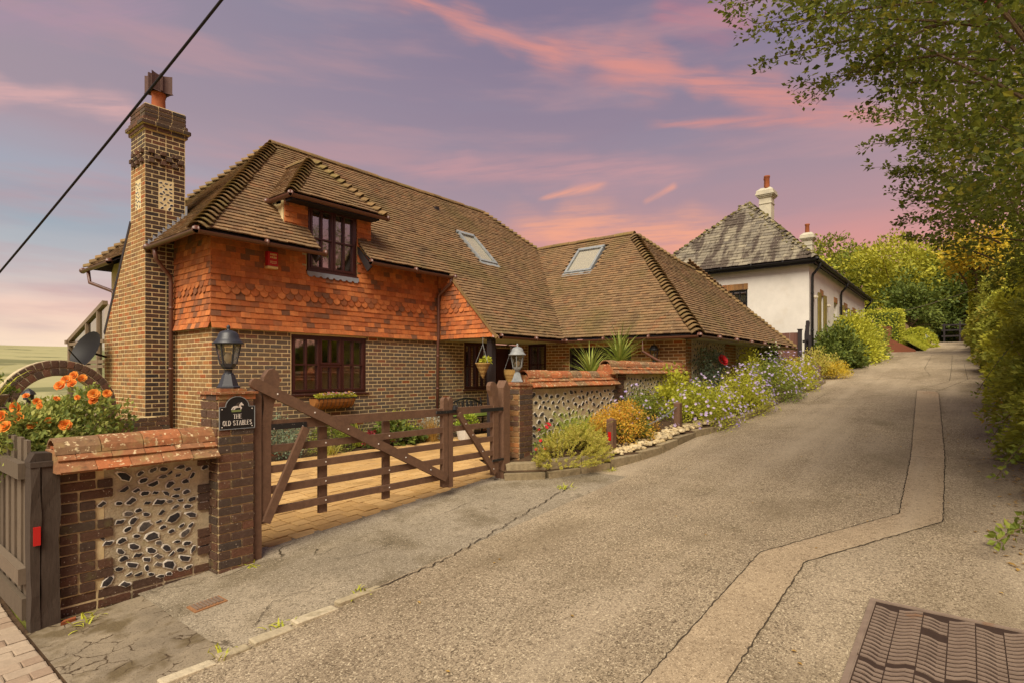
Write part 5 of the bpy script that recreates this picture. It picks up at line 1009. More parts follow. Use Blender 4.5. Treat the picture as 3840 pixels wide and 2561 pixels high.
for i, (a, b) in enumerate(zip(bp, bp[1:])):
    d = b-a; l = np.linalg.norm(d); d = d/l; big = i < 3; A = np.stack([R(d[0], d[1], .07)*(l/2-.008), R(-d[1], d[0], 0)*(.06 if not big else .085), UP*(.07 if not big else .06)], 1); P.add('kerb0', A, R((a[0]+b[0])/2, (a[1]+b[1])/2+.03, float(g((a[0]+b[0])/2))+(.045 if not big else .03)+random.gauss(0, .008)), KB, 'kerb', None)
    if big: P.add('kerb0', A, R((a[0]+b[0])/2+.1, (a[1]+b[1])/2+.08, float(g((a[0]+b[0])/2))+.135+random.gauss(0, .01)), KB, 'kerb', None)
P.emit('kerb_stone', 'kerb_stones', KB)
CB = thing('cobbles', 'rounded buff cobbles along the kerb of the flower bed', 'cobbles', (8.4, 4.0, .35)); P = Pcs(); TPL['pebble0'] = (ICV*(1+RG.normal(0, .08, ICV.shape)), ICF); TPL['pebble1'] = (ICV*(1+RG.normal(0, .08, ICV.shape)), ICF)
for _ in range(430):
    x = random.uniform(7.5, 11.5); t = np.interp(x, [q[0] for q in BK], [q[1] for q in BK])+random.uniform(.08, .48); r_ = random.uniform(.028, .055); a = random.random()*3
    P.add('pebble%d' % random.randrange(2), np.array([[math.cos(a)*r_*1.25, -math.sin(a)*r_, 0], [math.sin(a)*r_*1.25, math.cos(a)*r_, 0], [0, 0, r_*.62]]), R(x, t, float(g(x))+.13+random.uniform(0, .04)), CB, 'pebble', None)
P.emit('cobble', 'loose_cobbles', CB)
# carriageway covers
MC = thing('manhole_cover', 'large pale cast iron access cover with chevron bars in the lane', 'manhole cover', (3.7, -.2, 0)); x0, x1, t0, t1 = 2.3, 4.53, -1.05, .515; zc = lambda x: float(g(x)); dzx = .063; mb = MB()
def slab(mb, a, b, c, d, z0, z1): mb.add([(x, y, zc(x)+z) for z in (z0, z1) for (x, y) in ((a, c), (b, c), (b, d), (a, d))], [(3, 2, 1, 0), (4, 5, 6, 7), (0, 1, 5, 4), (1, 2, 6, 5), (2, 3, 7, 6), (3, 0, 4, 7)], random.random())
slab(mb, x0, x1, t0, t1, -.02, .006); part('cover_recess', mb, 'coverbase', MC); mb = MB()
for a in ((x0, x1, t1-.03, t1), (x1-.03, x1, t0, t1-.03), (x0, x1, t0, t0+.03)): slab(mb, *a, -.02, .014)
part('cover_frame', mb, 'iron2', MC)
for xa, xb in ((3.72, 4.495), (2.93, 3.69), (2.32, 2.90)):
    mb = MB(); cw_ = .128
    nrow = int((t1-.04-t0)/cw_)
    for r_ in range(nrow):
        ta = t1-.04-r_*cw_; sgn = 1 if r_ % 2 else -1; x = xa
        while x < xb-.03:
            sk = (r_ in (2, 7) and abs(x-(xa+xb)/2-.1) < .05)
            if not sk:
                pts = [(x, ta-.003), (x+.006*sgn, ta-.035), (x+.018*sgn, ta-.055), (x+.044*sgn, ta-.085), (x+.048*sgn, ta-cw_+.003)]
                for (p, q) in zip(pts, pts[1:]): w_ = .0125; mb.add([(p[0]-w_+e, p[1], zc(p[0])+z) for z in (.0, .012) for e in (0, 2*w_)]+[(q[0]-w_+e, q[1], zc(q[0])+z) for z in (.0, .012) for e in (0, 2*w_)], [(2, 3, 7, 6), (0, 2, 6, 4), (3, 1, 5, 7), (0, 1, 3, 2), (4, 6, 7, 5)], random.random())
            x += .047
    slab(mb, xa, xb, t1-.037, t1-.031, 0, .016); part('cover_plate', mb, 'iron2', MC)
SB = thing('stopcock_cover', 'small rusty stopcock lid set in the apron', 'drain cover', (1.86, 4.38, -.11)); mb = MB()
for a, b, c, d, z in ((1.74, 1.97, 4.31, 4.46, .004),): mb.add([(x, y, float(hgt(x, y))+zz_) for zz_ in (-.02, z) for x, y in ((a, c), (b, c), (b, d), (a, d))], [(4, 5, 6, 7), (0, 1, 5, 4), (1, 2, 6, 5), (2, 3, 7, 6), (3, 0, 4, 7)])
part('lid_frame', mb, 'rust', SB); mb = MB()
for i in range(8): x = 1.76+i*.025; mb.box(x, x+.014, 4.33, 4.44, -.119+.0016*i+.003, -.105+.0016*i)
part('lid_ribs', mb, 'iron2', SB)
mb = MB(); mb.prism([(0, 0), (.09, .015), (.10, .05), (.03, .04)], (1.10, 4.90, -.165), PX, PY, (0, 0, .03)); solo('tile_shard', mb, 'terracotta', 'broken terracotta shard at the foot of the oak post', 'shard', (1.12, 4.92, -.16))
# ---------------------------------------------------------------- white house up the lane
WH = thing('house', 'white rendered house with streaky stone slate roof and two pale chimneys', 'house', (22.5, 4.43, 1.5)); X0, Y0, X1, Y1 = 22.5, 4.43, 36.6, 10.6; ZE2 = 5.56
op_s = [(6.55-Y0, 7.9-Y0, 3.55, 4.74)]; wins = [(24.45, 25.0), (27.35, 28.1), (29.8, 30.7), (32.3, 33.2)]
mb = MB(); wallslab(mb, (X0, Y0+.004, 0), PY, R(*mX), Y1-Y0, 1.0, ZE2+.02, op_s, th=.3); wallslab(mb, (X0+.004, Y0, 0), PX, R(*mY), X1-X0, 1.0, ZE2+.02, [(a-X0, b-X0, 2.75 if i != 1 else 1.9, 4.55) for i, (a, b) in enumerate(wins)], th=.3); ww = part('wall', mb, 'white', WH)
P = Pcs()
for i in range(20): P.add('brick%d' % random.randrange(5), np.diag([.02, .034, .115]), R(X0-.004, 6.57+i*.073, 4.865), ww, 'brickgold', R(*mX))
for a, b in wins: 
    for i in range(8): P.add('brick1', np.diag([(b-a)/16, .02, .115]), R(a+(b-a)*(i+.5)/8, Y0-.004, 4.66), ww, 'brickgold', R(*mY))
P.emit('brick', 'lintel_bricks', WH)
window(WH, (X0, 7.9, 3.55), R(0, -1, 0), R(-1, 0, 0), 1.35, 1.19, [(.04, 1.31, .04, 1.15, 5, 3)], mf='blackplastic', curtains=[(.05, 1.3, .7, 1.15)], room=1.5, back=.06, cas=.03)
for i, (a, b) in enumerate(wins):
    z0_ = 2.75 if i != 1 else 1.9; window(WH, (a, Y0, z0_), PX, R(*mY), b-a, 4.55-z0_, [(.04, b-a-.04, .04, 4.51-z0_, 2, 3)], mf='white', room=1., back=.14, sill=False)
    if i != 1:
        for q, sx in ((a, -1), (b, 1)):
            mb = MB(); x_a, x_b = (q-.50, q-.04) if sx < 0 else (q+.04, q+.50)
            if i == 0: mb.box(x_a, x_b, Y0-.05, Y0-.012, 2.7, 4.6); 
            for z in (2.85, 4.3): mb.box(x_a+.03, x_b-.03, Y0-.065, Y0-.05, z, z+.08)
            for k in range(4): mb.box(x_a+(x_b-x_a)*k/4+.004, x_a+(x_b-x_a)*(k+1)/4-.004, Y0-.058, Y0-.013, 2.7, 4.6)
            part('shutter', mb, 'shutter', WH)
AP = R(25.83, 7.45, 8.92); e = .3; zs = ZE2+.02; E0 = R(X0-e, Y0-e+.05, zs+.03); E1 = R(X0-e, 10.72, zs+.03); mb = MB(); RE = R(33.2, 7.45, 8.92); F0, F1 = R(X1+e, Y0-e+.05, zs), R(X1+e, 10.72, zs)
for P_ in ([E0, AP, E1], [E0, F0, RE, AP], [F0, F1, RE], [E1, AP, RE, F1]): mb.add(np.array(P_)-R(0, 0, .03), [tuple(range(len(P_)))])
wr = part('roof', mb, 'darkwood', WH); P = Pcs(); ks = (AP[2]-E0[2])/(AP[0]-E0[0]); c_ = 1/math.sqrt(1+ks*ks)
tiles(P, wr, (E0[0], 0, E0[2]), PY, R(1, 0, ks)*c_, R(-ks, 0, 1)*c_, [(E0[1], 0), (E1[1], 0), (AP[1], (AP[0]-E0[0])/c_)], 'slate', .215, .34, .1, .02, .03, .006)
kt = (AP[2]-E0[2])/(AP[1]-E0[1]); c2 = 1/math.sqrt(1+kt*kt); tiles(P, wr, (0, E0[1], E0[2]), PX, R(0, 1, kt)*c2, R(0, -kt, 1)*c2, [(E0[0], 0), (F0[0], 0), (RE[0], (AP[1]-E0[1])/c2), (AP[0], (AP[1]-E0[1])/c2)], 'slate', .215, .34, .1, .02, .03, .006)
P.emit('slate', 'slate_courses', WH)
mb = MB()
for a, b in ((E0, AP), (E1, AP)):
    n_ = 75
    for i in range(n_):
        p = a+(b-a)*(i+random.random())/n_; mb.ico(p+R(random.gauss(0, .05), random.gauss(0, .05), .03+random.random()*.05), random.uniform(.05, .10), random.uniform(.05, .10), random.uniform(.03, .07), random.random())
for i in range(90): u_ = random.random(); p = E0+(AP-E0)*u_; mb.ico(p+R(random.uniform(0, .25), random.uniform(.05, .5), .08), random.uniform(.03, .09), random.uniform(.03, .09), .04, random.random())
part('mossy_hip', mb, 'moss', WH, kind='stuff')
PH2 = Pcs(); PH = PH2; hip(wr, E0, AP, .3, .14, 'slate'); hip(wr, E1, AP, .3, .14, 'slate'); ridge(wr, AP, RE, .13, .45, 'slate'); PH2.emit('ridge_tile', 'ridge_tiles', WH)
for a_, b_ in ((E0+R(-.06, -.06, -.05), E1+R(-.06, 0, -.05)), (E0+R(-.06, -.06, -.05), F0+R(0, -.06, -.02))): mb = MB(); gutter(mb, a_, b_, .07); part('gutter', mb, 'blackplastic', WH, True)
mb = MB(); mb.box(E0[0]-.01, E0[0]+.03, E0[1], E1[1], zs-.16, zs); mb.box(E0[0], F0[0], E0[1]-.01, E0[1]+.03, zs-.16, zs); part('fascia', mb, 'blackplastic', WH)
for xq in (22.65, 28.6, 36.3): pipe([(xq, 4.1, 5.5), (xq, 4.12, 5.35), (xq, 4.33, 5.1), (xq, 4.35, 5.0), (xq, 4.35, 1.2)], .045, 'blackplastic', WH)
for xq, z0_, hh in ((28.6, 7.6, 2.35), (37.6, 7.0, 2.55)):
    zq = z0_+hh; mb = MB(); w_ = .27; y_ = 7.45
    mb.box(xq-w_, xq+w_, y_-w_, y_+w_, z0_, zq); n_ = [(w_, w_, .0), ]
    for e_, za, zb_ in ((.03, zq-.42, zq-.38), (.05, zq-.12, zq-.06), (.10, zq-.058, zq+.0), (.14, zq+.002, zq+.08), (.11, zq+.082, zq+.2)): mb.box(xq-w_-e_, xq+w_+e_, y_-w_-e_, y_+w_+e_, za, zb_)
    V = np.array([(xq+sx*k_, y_+sy*k_, z_) for k_, z_ in ((w_+.11, zq+.201), (w_*.75, zq+.36)) for sx, sy in ((-1, -1), (1, -1), (1, 1), (-1, 1))]); mb.add(V, [(4, 5, 6, 7), (0, 1, 5, 4), (1, 2, 6, 5), (2, 3, 7, 6), (3, 0, 4, 7)]); cq = part('chimney', mb, 'offwhite', WH)
    for dx in ((-.15, .17) if xq < 30 else (.0,)):
        q = MB(); q.lathe([(.13, .3), (.125, .35), (.115, .8), (.14, .84), (.14, .9), (.11, .9)], (xq+dx, y_+(-.05 if dx < 0 else .05), zq), 12); part('chimney_pot', q, 'terracotta', WH, True)
mb = MB(); 
for xq, zq in ((23.25, 4.35), (25.75, 4.25)): mb.ico((xq, Y0-.07, zq), .09, .1, .07)
part('wall_light', mb, 'bulb', WH, kind='stuff')
# boards, ladder gate and dark post between the houses
BF_ = thing('board_fence', 'plum brown close board fence between the two houses', 'fence', (21.4, 5.1, 1.4)); bb = MB().box(-.012, .012, -.07, .07, 0, 1, r=.3).mesh('fence_board', 'brownboard')
for i in range(13): o = link('fence_board', bb, BF_); o.location = Vector((21.4+(.012 if i % 2 else 0), 4.60+i*.146, 1.3))-Vector(ROOT[BF_.name]); o.scale = (1, 1, 1.66+random.uniform(-.004, .004))
mb = MB(); mb.box(21.33, 21.45, 4.44, 4.55, 1.2, 3.04); mb.box(21.31, 21.47, 4.42, 4.57, 3.04, 3.07); part('fence_post', mb, 'darkwood', BF_)
LG = thing('ladder_gate', 'open five bar gate seen end on beside the white house', 'gate', (21.6, 4.3, 1.3)); mb = MB()
mb.prism([(-.05, 1.25), (.06, 1.25), (.07, 2.9), (.03, 3.2), (.02, 3.36), (-.06, 3.37), (-.09, 3.30), (-.07, 3.1)], (21.6, 4.33, 0), PY, UP, (.08, 0, 0)); mb.box(21.35, 21.45, 4.14, 4.22, 1.2, 2.85); part('gate_stile', mb, 'darkwood', LG)
for z in (1.6, 1.95, 2.3, 2.68): mb = MB(); mb.bar((21.5, 4.17, z), (21.7, 4.46, z-.02), .05, .08); part('rail', mb, 'darkwood', LG)
mb = MB(); mb.bar((21.52, 4.2, 1.5), (21.66, 4.36, 3.2), .03, .05); part('diagonal_brace', mb, 'darkwood', LG)
# far end of the lane
xs_, ys_ = 47.0, 2.0; zs_ = lambda y: 1.6+(1395-y)/2125*((xs_*FW[0]+ys_*FW[1]))
RS = thing('road_sign', 'small blue and white sign post at the top of the lane', 'road sign', (xs_, ys_, 3.4)); mb = MB(); mb.tube([(xs_, ys_, 3.0), (xs_, ys_, zs_(1254))], .022); part('sign_pole', mb, 'lampgrey', RS)
def sg(w, ya, yb, m, nm, k=0): part(nm, MB().box(xs_-.035-.012*k, xs_-.027-.012*k, ys_-w/2, ys_+w/2, zs_(yb), zs_(ya)), m, RS)
sg(.40, 1253.6, 1270.5, 'bulb', 'sign_border'); sg(.33, 1256, 1268.5, 'blue', 'sign_plate', 1); sg(.075, 1259.5, 1270, 'bulb', 'white_bar', 2); sg(.17, 1257.5, 1261, 'bulb', 'white_crossbar', 3)
sg(.31, 1272, 1287, 'ivory', 'notice_plate'); sg(.2, 1275, 1283, 'coping', 'notice_print', 1); sg(.22, 1288, 1295.5, 'bulb', 'small_plate'); sg(.32, 1296.3, 1303, 'lampgrey', 'cycle_plate'); sg(.27, 1298, 1301.5, 'blue', 'cycle_print', 1)
mb = MB(); mb.box(47.6, 48.5, 1.6, 3.0, 3.0, 3.98); mb.box(47.55, 48.55, 1.55, 3.05, 3.98, 4.05); solo('storage_bin', mb, 'greenplastic', 'dark green storage bin behind the road sign', 'bin', (46, 2.2, 3.1))
FF = thing('rail_fence', 'dark rail fence under the trees at the top of the lane', 'fence', (49, -.5, 3.6))
for i in range(5): part('fence_post', MB().box(48.9, 49.0, -2.2+i*.85, -2.1+i*.85, 3.3, 4.9+.1*(i % 2)), 'darkwood', FF)
for z in (4.0, 4.4, 4.75): part('rail', MB().box(48.92, 48.96, -2.3, 1.4, z, z+.1), 'darkwood', FF)
BW = thing('brick_wall', 'low red brick garden wall stepping down beside a pillar up the lane', 'wall', (36, 3.3, 2.7)); mb = MB(); mb.prism([(3.9, 2.5), (3.9, 3.5), (3.35, 3.45), (2.9, 3.2), (2.1, 2.75), (2.1, 2.4)], (36, 0, 0), PY, UP, (.22, 0, 0)); mb.box(35.9, 36.3, 3.16, 3.5, 2.4, 3.95); mb.box(35.88, 36.32, 3.14, 3.52, 3.95, 4.0); bw_ = part('wall_body', mb, 'brickred', BW)
P = Pcs()
for z in np.arange(2.55, 3.9, .075): bricks(P, bw_, (35.9, 3.5, 0), R(0, -1, 0), R(*mX), .34, z, z+.075, 'brickred', th=.02)
P.emit('brick', 'wall_bricks', BW, 60)
SP = thing('house_sign', 'small white name board on a post by the red brick wall', 'sign', (34.8, 4.1, 2.6)); part('sign_post', MB().box(34.78, 34.86, 3.93, 4.01, 2.4, 3.55), 'wood', SP); part('sign_board', MB().box(34.74, 34.77, 3.6, 4.25, 3.32, 3.58), 'bulb', SP)
mb = MB(); mb.prism([(2.6, 3.2), (5.6, 3.2), (5.6, 5.05), (4.1, 5.45), (2.9, 4.5)], (40.5, 0, 0), PY, UP, (3, 0, 0)); solo('shed', mb, 'tile', 'brown tiled outbuilding roof half hidden behind clipped hedge', 'shed', (42, 4.2, 3.2))
# ---------------------------------------------------------------- planting
def leafmat(name, stops, trans=.35, namt=.15, rough=.65): M[name] = mat(name, stops, rough, 2.5, namt, trans=trans, spec=.3)
leafmat('l_green', [(0, (104, 118, 44)), (.4, (126, 138, 52)), (.8, (146, 150, 62)), (1, (112, 124, 48))])
leafmat('l_dark', [(0, (68, 82, 32)), (.5, (90, 104, 40)), (.85, (118, 128, 52)), (1, (76, 88, 36))], .25)
leafmat('l_hedge', [(0, (138, 144, 52)), (.35, (164, 164, 62)), (.6, (120, 128, 48)), (.85, (184, 172, 68)), (1, (196, 160, 64))])
leafmat('l_tree', [(0, (92, 102, 38)), (.4, (122, 128, 46)), (.7, (74, 86, 36)), (.9, (158, 152, 56)), (1, (98, 88, 42))], .5)
leafmat('l_far', [(0, (112, 124, 44)), (.5, (138, 144, 50)), (.85, (168, 164, 60)), (1, (98, 112, 42))])
leafmat('l_farlight', [(0, (166, 166, 56)), (.5, (186, 180, 62)), (1, (146, 150, 54))])
leafmat('l_lime', [(0, (178, 182, 58)), (.5, (198, 194, 68)), (1, (152, 160, 54))])
leafmat('l_gold', [(0, (210, 164, 54)), (.35, (216, 178, 66)), (.6, (200, 138, 54)), (.8, (180, 170, 64)), (1, (214, 144, 58))])
leafmat('l_yellow', [(0, (222, 196, 60)), (.5, (206, 174, 56)), (1, (180, 170, 60))])
leafmat('l_heath', [(0, (196, 188, 80)), (.5, (176, 174, 74)), (.8, (214, 192, 108)), (1, (148, 154, 64))])
leafmat('l_feather', [(0, (152, 170, 58)), (.5, (176, 184, 66)), (1, (124, 146, 50))])
leafmat('l_rose', [(0, (134, 148, 68)), (.4, (164, 168, 82)), (.7, (100, 118, 56)), (1, (188, 184, 100))])
leafmat('l_silver', [(0, (150, 154, 142)), (.5, (176, 178, 168)), (1, (128, 136, 124))], .1)
leafmat('l_blue', [(0, (112, 130, 104)), (.5, (138, 150, 120)), (1, (92, 108, 84))])
leafmat('l_straw', [(0, (168, 132, 64)), (.5, (186, 150, 80)), (1, (146, 112, 54))])
leafmat('l_cord', [(0, (134, 150, 62)), (.5, (166, 170, 84)), (1, (112, 132, 52))])
leafmat('f_orange', [(0, (234, 146, 56)), (.5, (238, 168, 76)), (1, (226, 112, 46))], .3)
leafmat('f_lilac', [(0, (178, 158, 200)), (.4, (196, 178, 206)), (.7, (160, 142, 196)), (1, (214, 196, 206))], .3)
leafmat('f_red', [(0, (190, 32, 40)), (.5, (206, 48, 52)), (1, (168, 26, 36))], .3)
leafmat('f_white', [(0, (220, 212, 190)), (1, (232, 226, 206))], .3); leafmat('f_pink', [(0, (196, 120, 140)), (.4, (210, 196, 190)), (.7, (150, 40, 60)), (1, (222, 200, 80))], .3); leafmat('f_berry', [(0, (96, 24, 30)), (1, (120, 32, 34))], 0)
def unit(a): return a/(np.linalg.norm(a, axis=-1, keepdims=True)+1e-9)
LFV = np.array([(0, 0, 0), (-.5, .45, .14), (.5, .45, .14), (0, 1, -.04)]); LFF = np.array([(0, 3, 1), (0, 2, 3)])
def leaves(mb, Pn, D, N, L, Wd, r=None, mi=0):
    n = len(Pn); D = unit(D); S = unit(np.cross(D, N)); Nn = np.cross(S, D); L = np.broadcast_to(L, (n,))[:, None]; Wd = np.broadcast_to(Wd, (n,))[:, None]
    A = np.stack([S*Wd, D*L, Nn*Wd], 2); mb.many(LFV, LFF, A, Pn, RG.random(n) if r is None else r, mi)
def cloud(mb, C, sig, n, L, Wd, center=None, up=.35, rad=None, droop=0., flat=.75):   # leaves in clumps around the points C
    C = np.asarray(C, float); k = len(C); idx = RG.integers(0, k, n); sg = np.broadcast_to(sig, (k,))[idx]
    off = unit(RG.normal(0, 1, (n, 3)))*(RG.random((n, 1))**.45)*sg[:, None]; off[:, 2] *= flat; Pn = C[idx]+off
    ctr = np.asarray(center if center is not None else C.mean(0)); out = unit(Pn-ctr); D = unit(out*.6+unit(off)*.7+RG.normal(0, .55, (n, 3))+np.array([0, 0, up-droop])); N = unit(out*.5+RG.normal(0, .5, (n, 3))+np.array([0, 0, .8]))
    rr = np.clip(np.repeat(RG.random(k)[None], 1, 0)[0][idx]*.55+RG.random(n)*.45, 0, .999); s = .65+RG.random(n)*.7; leaves(mb, Pn, D, N, L*s, Wd*s, rr)
def dome(c, rx, ry, rz, k, inner=.0, uneven=.18, lo=-.15):
    v = unit(RG.normal(0, 1, (k*3, 3))); v = v[v[:, 2] > lo][:k]; q = (1-uneven)+uneven*2*RG.random((len(v), 1))*.6
    if inner: q = q*np.where(RG.random((len(v), 1)) < inner, .6, 1)
    return np.asarray(c)+v*q*np.array([rx, ry, rz])
def shrub(name, label, c, r, n, L, Wd, m, k=40, sig=.22, group=None, flowers=None, cat='shrub', droop=0., up=.35, stems=8, lo=-.15, uneven=.2, inner=.25):
    c = np.asarray(c, float); rx, ry, rz = r; t = thing(name, label, cat, tuple(c), group); C = dome(c, rx, ry, rz, k, inner, uneven, lo); mb = MB(); cloud(mb, C, sig*(rx+ry+rz)/1.5, n, L, Wd, c, up, droop=droop); part('leaves', mb, m, t)
    sb = MB()
    for q in C[:stems]: sb.tube(arc3(c-UP*.05, (c+q)/2+UP*.1*rz, q, 5), np.linspace(.012, .004, 5)*max(1, rz), 5, False)
    part('stems', sb, 'greybark', t)
    if flowers:
        nf, sz, fm, pet = flowers; v = unit(RG.normal(0, 1, (nf*4, 3))+np.array([-.35, -.55, .45])); v = v[v[:, 2] > lo+.05][:nf]; Pn = c+v*np.array([rx, ry, rz])*(1.08+.28*RG.random((len(v), 1))); blossoms(t, Pn, v, sz, fm, pet)
    return t
def blossoms(t, Pn, v, sz, fm, pet=5, name='flowers'):
    mb = MB(); v = unit(v+RG.normal(0, .4, v.shape)+[0, -.15, .3]); a = unit(np.cross(v, RG.normal(0, 1, v.shape))); b = np.cross(v, a); rr = RG.random(len(v))
    for i in range(pet):
        q = 2*math.pi*i/pet; D = a*math.cos(q)+b*math.sin(q)+v*.25; leaves(mb, Pn, D, v, sz*.5*(.7+.6*rr), sz*.46, np.clip(rr+.1*i/pet, 0, .99))
    part(name, mb, fm, t, kind='stuff')
def blades(mb, c, n, L, w, spread, rise, seg=4, jit=.03, curl=.6):
    c = np.asarray(c, float); V = []; rr = []
    for i in range(n):
        a = random.random()*2*math.pi; el = random.uniform(*rise); l = L*random.uniform(.65, 1.1); d = np.array([math.cos(a), math.sin(a), 0]); s = np.array([-d[1], d[0], 0]); p = c+np.array([random.gauss(0, jit), random.gauss(0, jit), 0]); e = el
        for k in range(seg+1):
            f = k/seg; ww = w*(1-f**1.6)+.0008; V += [p-s*ww/2, p+s*ww/2]; p = p+(d*math.cos(e)+UP*math.sin(e))*l/seg; e -= curl*(.4+f)*random.uniform(.6, 1.3)/seg*2
        rr += [random.random()]*seg
    k = (seg+1)*2; b = (np.arange(n)*k)[:, None]+np.arange(seg)*2; F = np.stack([b, b+1, b+3, b+2], -1).reshape(-1, 4); mb.add(np.array(V), F, np.array(rr))
def tuft(name, label, c, n, L, w, m, rise=(.5, 1.4), curl=.6, jit=.03, cat='plant', group=None):
    t = thing(name, label, cat, c, group); mb = MB(); blades(mb, c, n, L, w, 0, rise, 4, jit, curl); part('leaves', mb, m, t); return t
# --- rose bush on the left, blooms one by one
def rose_mesh(seed):
    r = np.random.default_rng(seed); mb = MB(); 
    for ring, (k, rad, tilt, sz) in enumerate(((4, .10, 1.35, .5), (6, .25, 1.1, .7), (8, .45, .75, .85), (9, .62, .35, .9))):
        for i in range(k):
            a = 2*math.pi*(i+.5*(ring % 2))/k+r.uniform(-.2, .2); d = np.array([math.cos(a), math.sin(a), 0]); s = np.array([-d[1], d[0], 0]); D = d*math.cos(tilt)+UP*math.sin(tilt); N = -d*math.sin(tilt)+UP*math.cos(tilt); w = sz*.55; b = d*rad*.5
            V = [b, b+s*w+D*sz*.5+N*.14, b+s*w*.6+D*sz*.92+N*.02, b+D*sz-N*.06, b-s*w*.6+D*sz*.92+N*.02, b-s*w+D*sz*.5+N*.14]; mb.add(V, [(0, 1, 2, 3), (0, 3, 4, 5)], r.uniform(0, .6)+.12*(3-ring))
    return mb
RM = [rose_mesh(s).mesh('rose_bloom', 'f_orange') for s in range(3)]
RBsh = thing('rose_bush', 'rose bush with orange blooms above the left garden wall', 'rose bush', (1.35, 6.2, .1)); mb = MB()
Cc = np.concatenate([dome((1.25, 6.1, .82), .40, .5, .52, 70, .3, .3), dome((1.60, 6.2, .88), .28, .4, .54, 55, .3, .2), dome((1.10, 5.9, 1.02), .22, .4, .26, 40, .3, .2)]); cloud(mb, Cc, .13, 7000, .046, .030, (1.3, 6.4, .4), .2); part('leaves', mb, 'l_rose', RBsh)
mb = MB()
for q in Cc[::6]: mb.tube(arc3((1.3+random.uniform(-.2, .2), 6.3, .05), (1.3, 6.3, .5), q, 6), np.linspace(.010, .004, 6), 5, False)
part('stems', mb, 'greybark', RBsh)
for i, (x, y, d, s) in enumerate(((153, 872, 5.2, .062), (170, 862, 5.25, .06), (190, 868, 5.3, .055), (166, 880, 5.2, .06), (138, 885, 5.15, .065), (216, 905, 5.2, .072), (215, 920, 5.2, .055), (246, 903, 5.25, .055), (37, 935, 4.85, .07), (42, 958, 4.8, .07), (13, 980, 4.7, .075), (5, 955, 4.75, .07), (75, 975, 4.85, .06), (150, 975, 4.95, .07), (130, 915, 5.15, .04), (85, 922, 5.1, .05), (60, 908, 5.1, .04), (112, 965, 4.95, .045), (178, 912, 5.1, .035), (92, 932, 5.0, .04))):
    o = link('rose_bloom', RM[i % 3], RBsh); p = at(x, y, d-.42); o.location = Vector(p)-Vector(ROOT[RBsh.name]); dr = Vector((-.5+random.gauss(0, .3), -.75, .45+random.gauss(0, .25))).normalized(); o.rotation_euler = dr.to_track_quat('Z', 'Y').to_euler(); o.scale = (s*.58,)*3
tuft('strappy_plant', 'pale green strappy plant in the stone bowl', (1.15, 9.3, 1.28), 150, .62, .022, 'l_lime', (.5, 1.45), .8, .13)
shrub('sapling', 'thin leafy sapling beside the strappy plant', (1.62, 9.6, 1.2), (.12, .12, .42), 140, .06, .04, 'l_dark', 14, .12, lo=-1)
# --- in front of the house
Z0 = .13
for (nm, lb, x, t, r, n, L, Wd, m, k) in (('golden_creeper', 'bright yellow green creeping plant behind the gate hinge', 3.0, 8.95, (.55, .22, .26), 900, .07, .06, 'l_lime', 26), ('variegated_shrub', 'grey green variegated shrub under the window', 5.05, 9.3, (.55, .3, .62), 1800, .045, .026, 'l_blue', 40), ('green_shrub', 'low mixed green shrub right of the variegated shrub', 6.25, 9.35, (.45, .28, .42), 1000, .05, .03, 'l_green', 30), ('leafy_clump', 'broad leaved green clump by the paving', 7.55, 9.1, (.55, .28, .36), 700, .11, .085, 'l_dark', 30), ('purple_flower_clump', 'dark red flower clump at the edge of the paving', 6.85, 8.95, (.2, .16, .22), 260, .05, .04, 'f_berry', 14), ('silver_shrub', 'silvery white shrub near the downpipe', 8.75, 9.2, (.3, .26, .44), 900, .05, .03, 'l_silver', 26), ('yellow_shrub', 'yellow green shrub before the silvery one', 7.9, 9.45, (.4, .2, .62), 700, .05, .028, 'l_lime', 26)):
    shrub(nm, lb, (x, t, Z0+.1), r, n, L, Wd, m, k)
tuft('tall_seedling', 'upright leafy seedling against the brick wall', (6.9, 9.5, Z0), 40, .55, .03, 'l_lime', (1.1, 1.5), .4, .05)
tuft('pheasant_grass', 'tuft of yellow ornamental grass behind the gate', (4.05, 8.95, Z0), 170, .42, .010, 'l_cord', (.7, 1.45), .9, .05, group='ornamental grass tufts'); tuft('bronze_grass', 'bronze feathery grass next to the variegated shrub', (5.85, 8.95, Z0), 220, .38, .008, 'l_heath', (.4, 1.4), 1.0, .07, group='ornamental grass tufts'); tuft('straw_grass', 'straw coloured grass beside the meeting of the gates', (8.35, 8.95, Z0), 260, .62, .008, 'l_straw', (.9, 1.5), .5, .08, group='ornamental grass tufts')
PT_ = thing('plant_pot', 'white tapered pot with bright green plant before the bench', 'plant pot', (9.05, 8.6, Z0)); mb = MB(); mb.lathe([(.15, 0), (.21, .26), (.225, .27), (.225, .30), (.20, .30), (.19, .26)], (9.05, 8.6, Z0), 16, cap=False); mb.lathe([(0, .26), (.195, .26)], (9.05, 8.6, Z0), 16, cap=False); part('pot', mb, 'potwhite', PT_); mb = MB(); cloud(mb, dome((9.1, 8.6, Z0+.32), .2, .2, .22, 20), .08, 500, .06, .035, (9.1, 8.6, Z0+.2)); part('leaves', mb, 'l_feather', PT_)
WT = thing('window_trough', 'coir lined wire trough of mixed flowers under the window', 'window box', (6.38, 9.6, 1.0)); mb = MB(); a = np.linspace(math.pi, 2*math.pi, 10); xs = np.linspace(5.95, 6.82, 14)
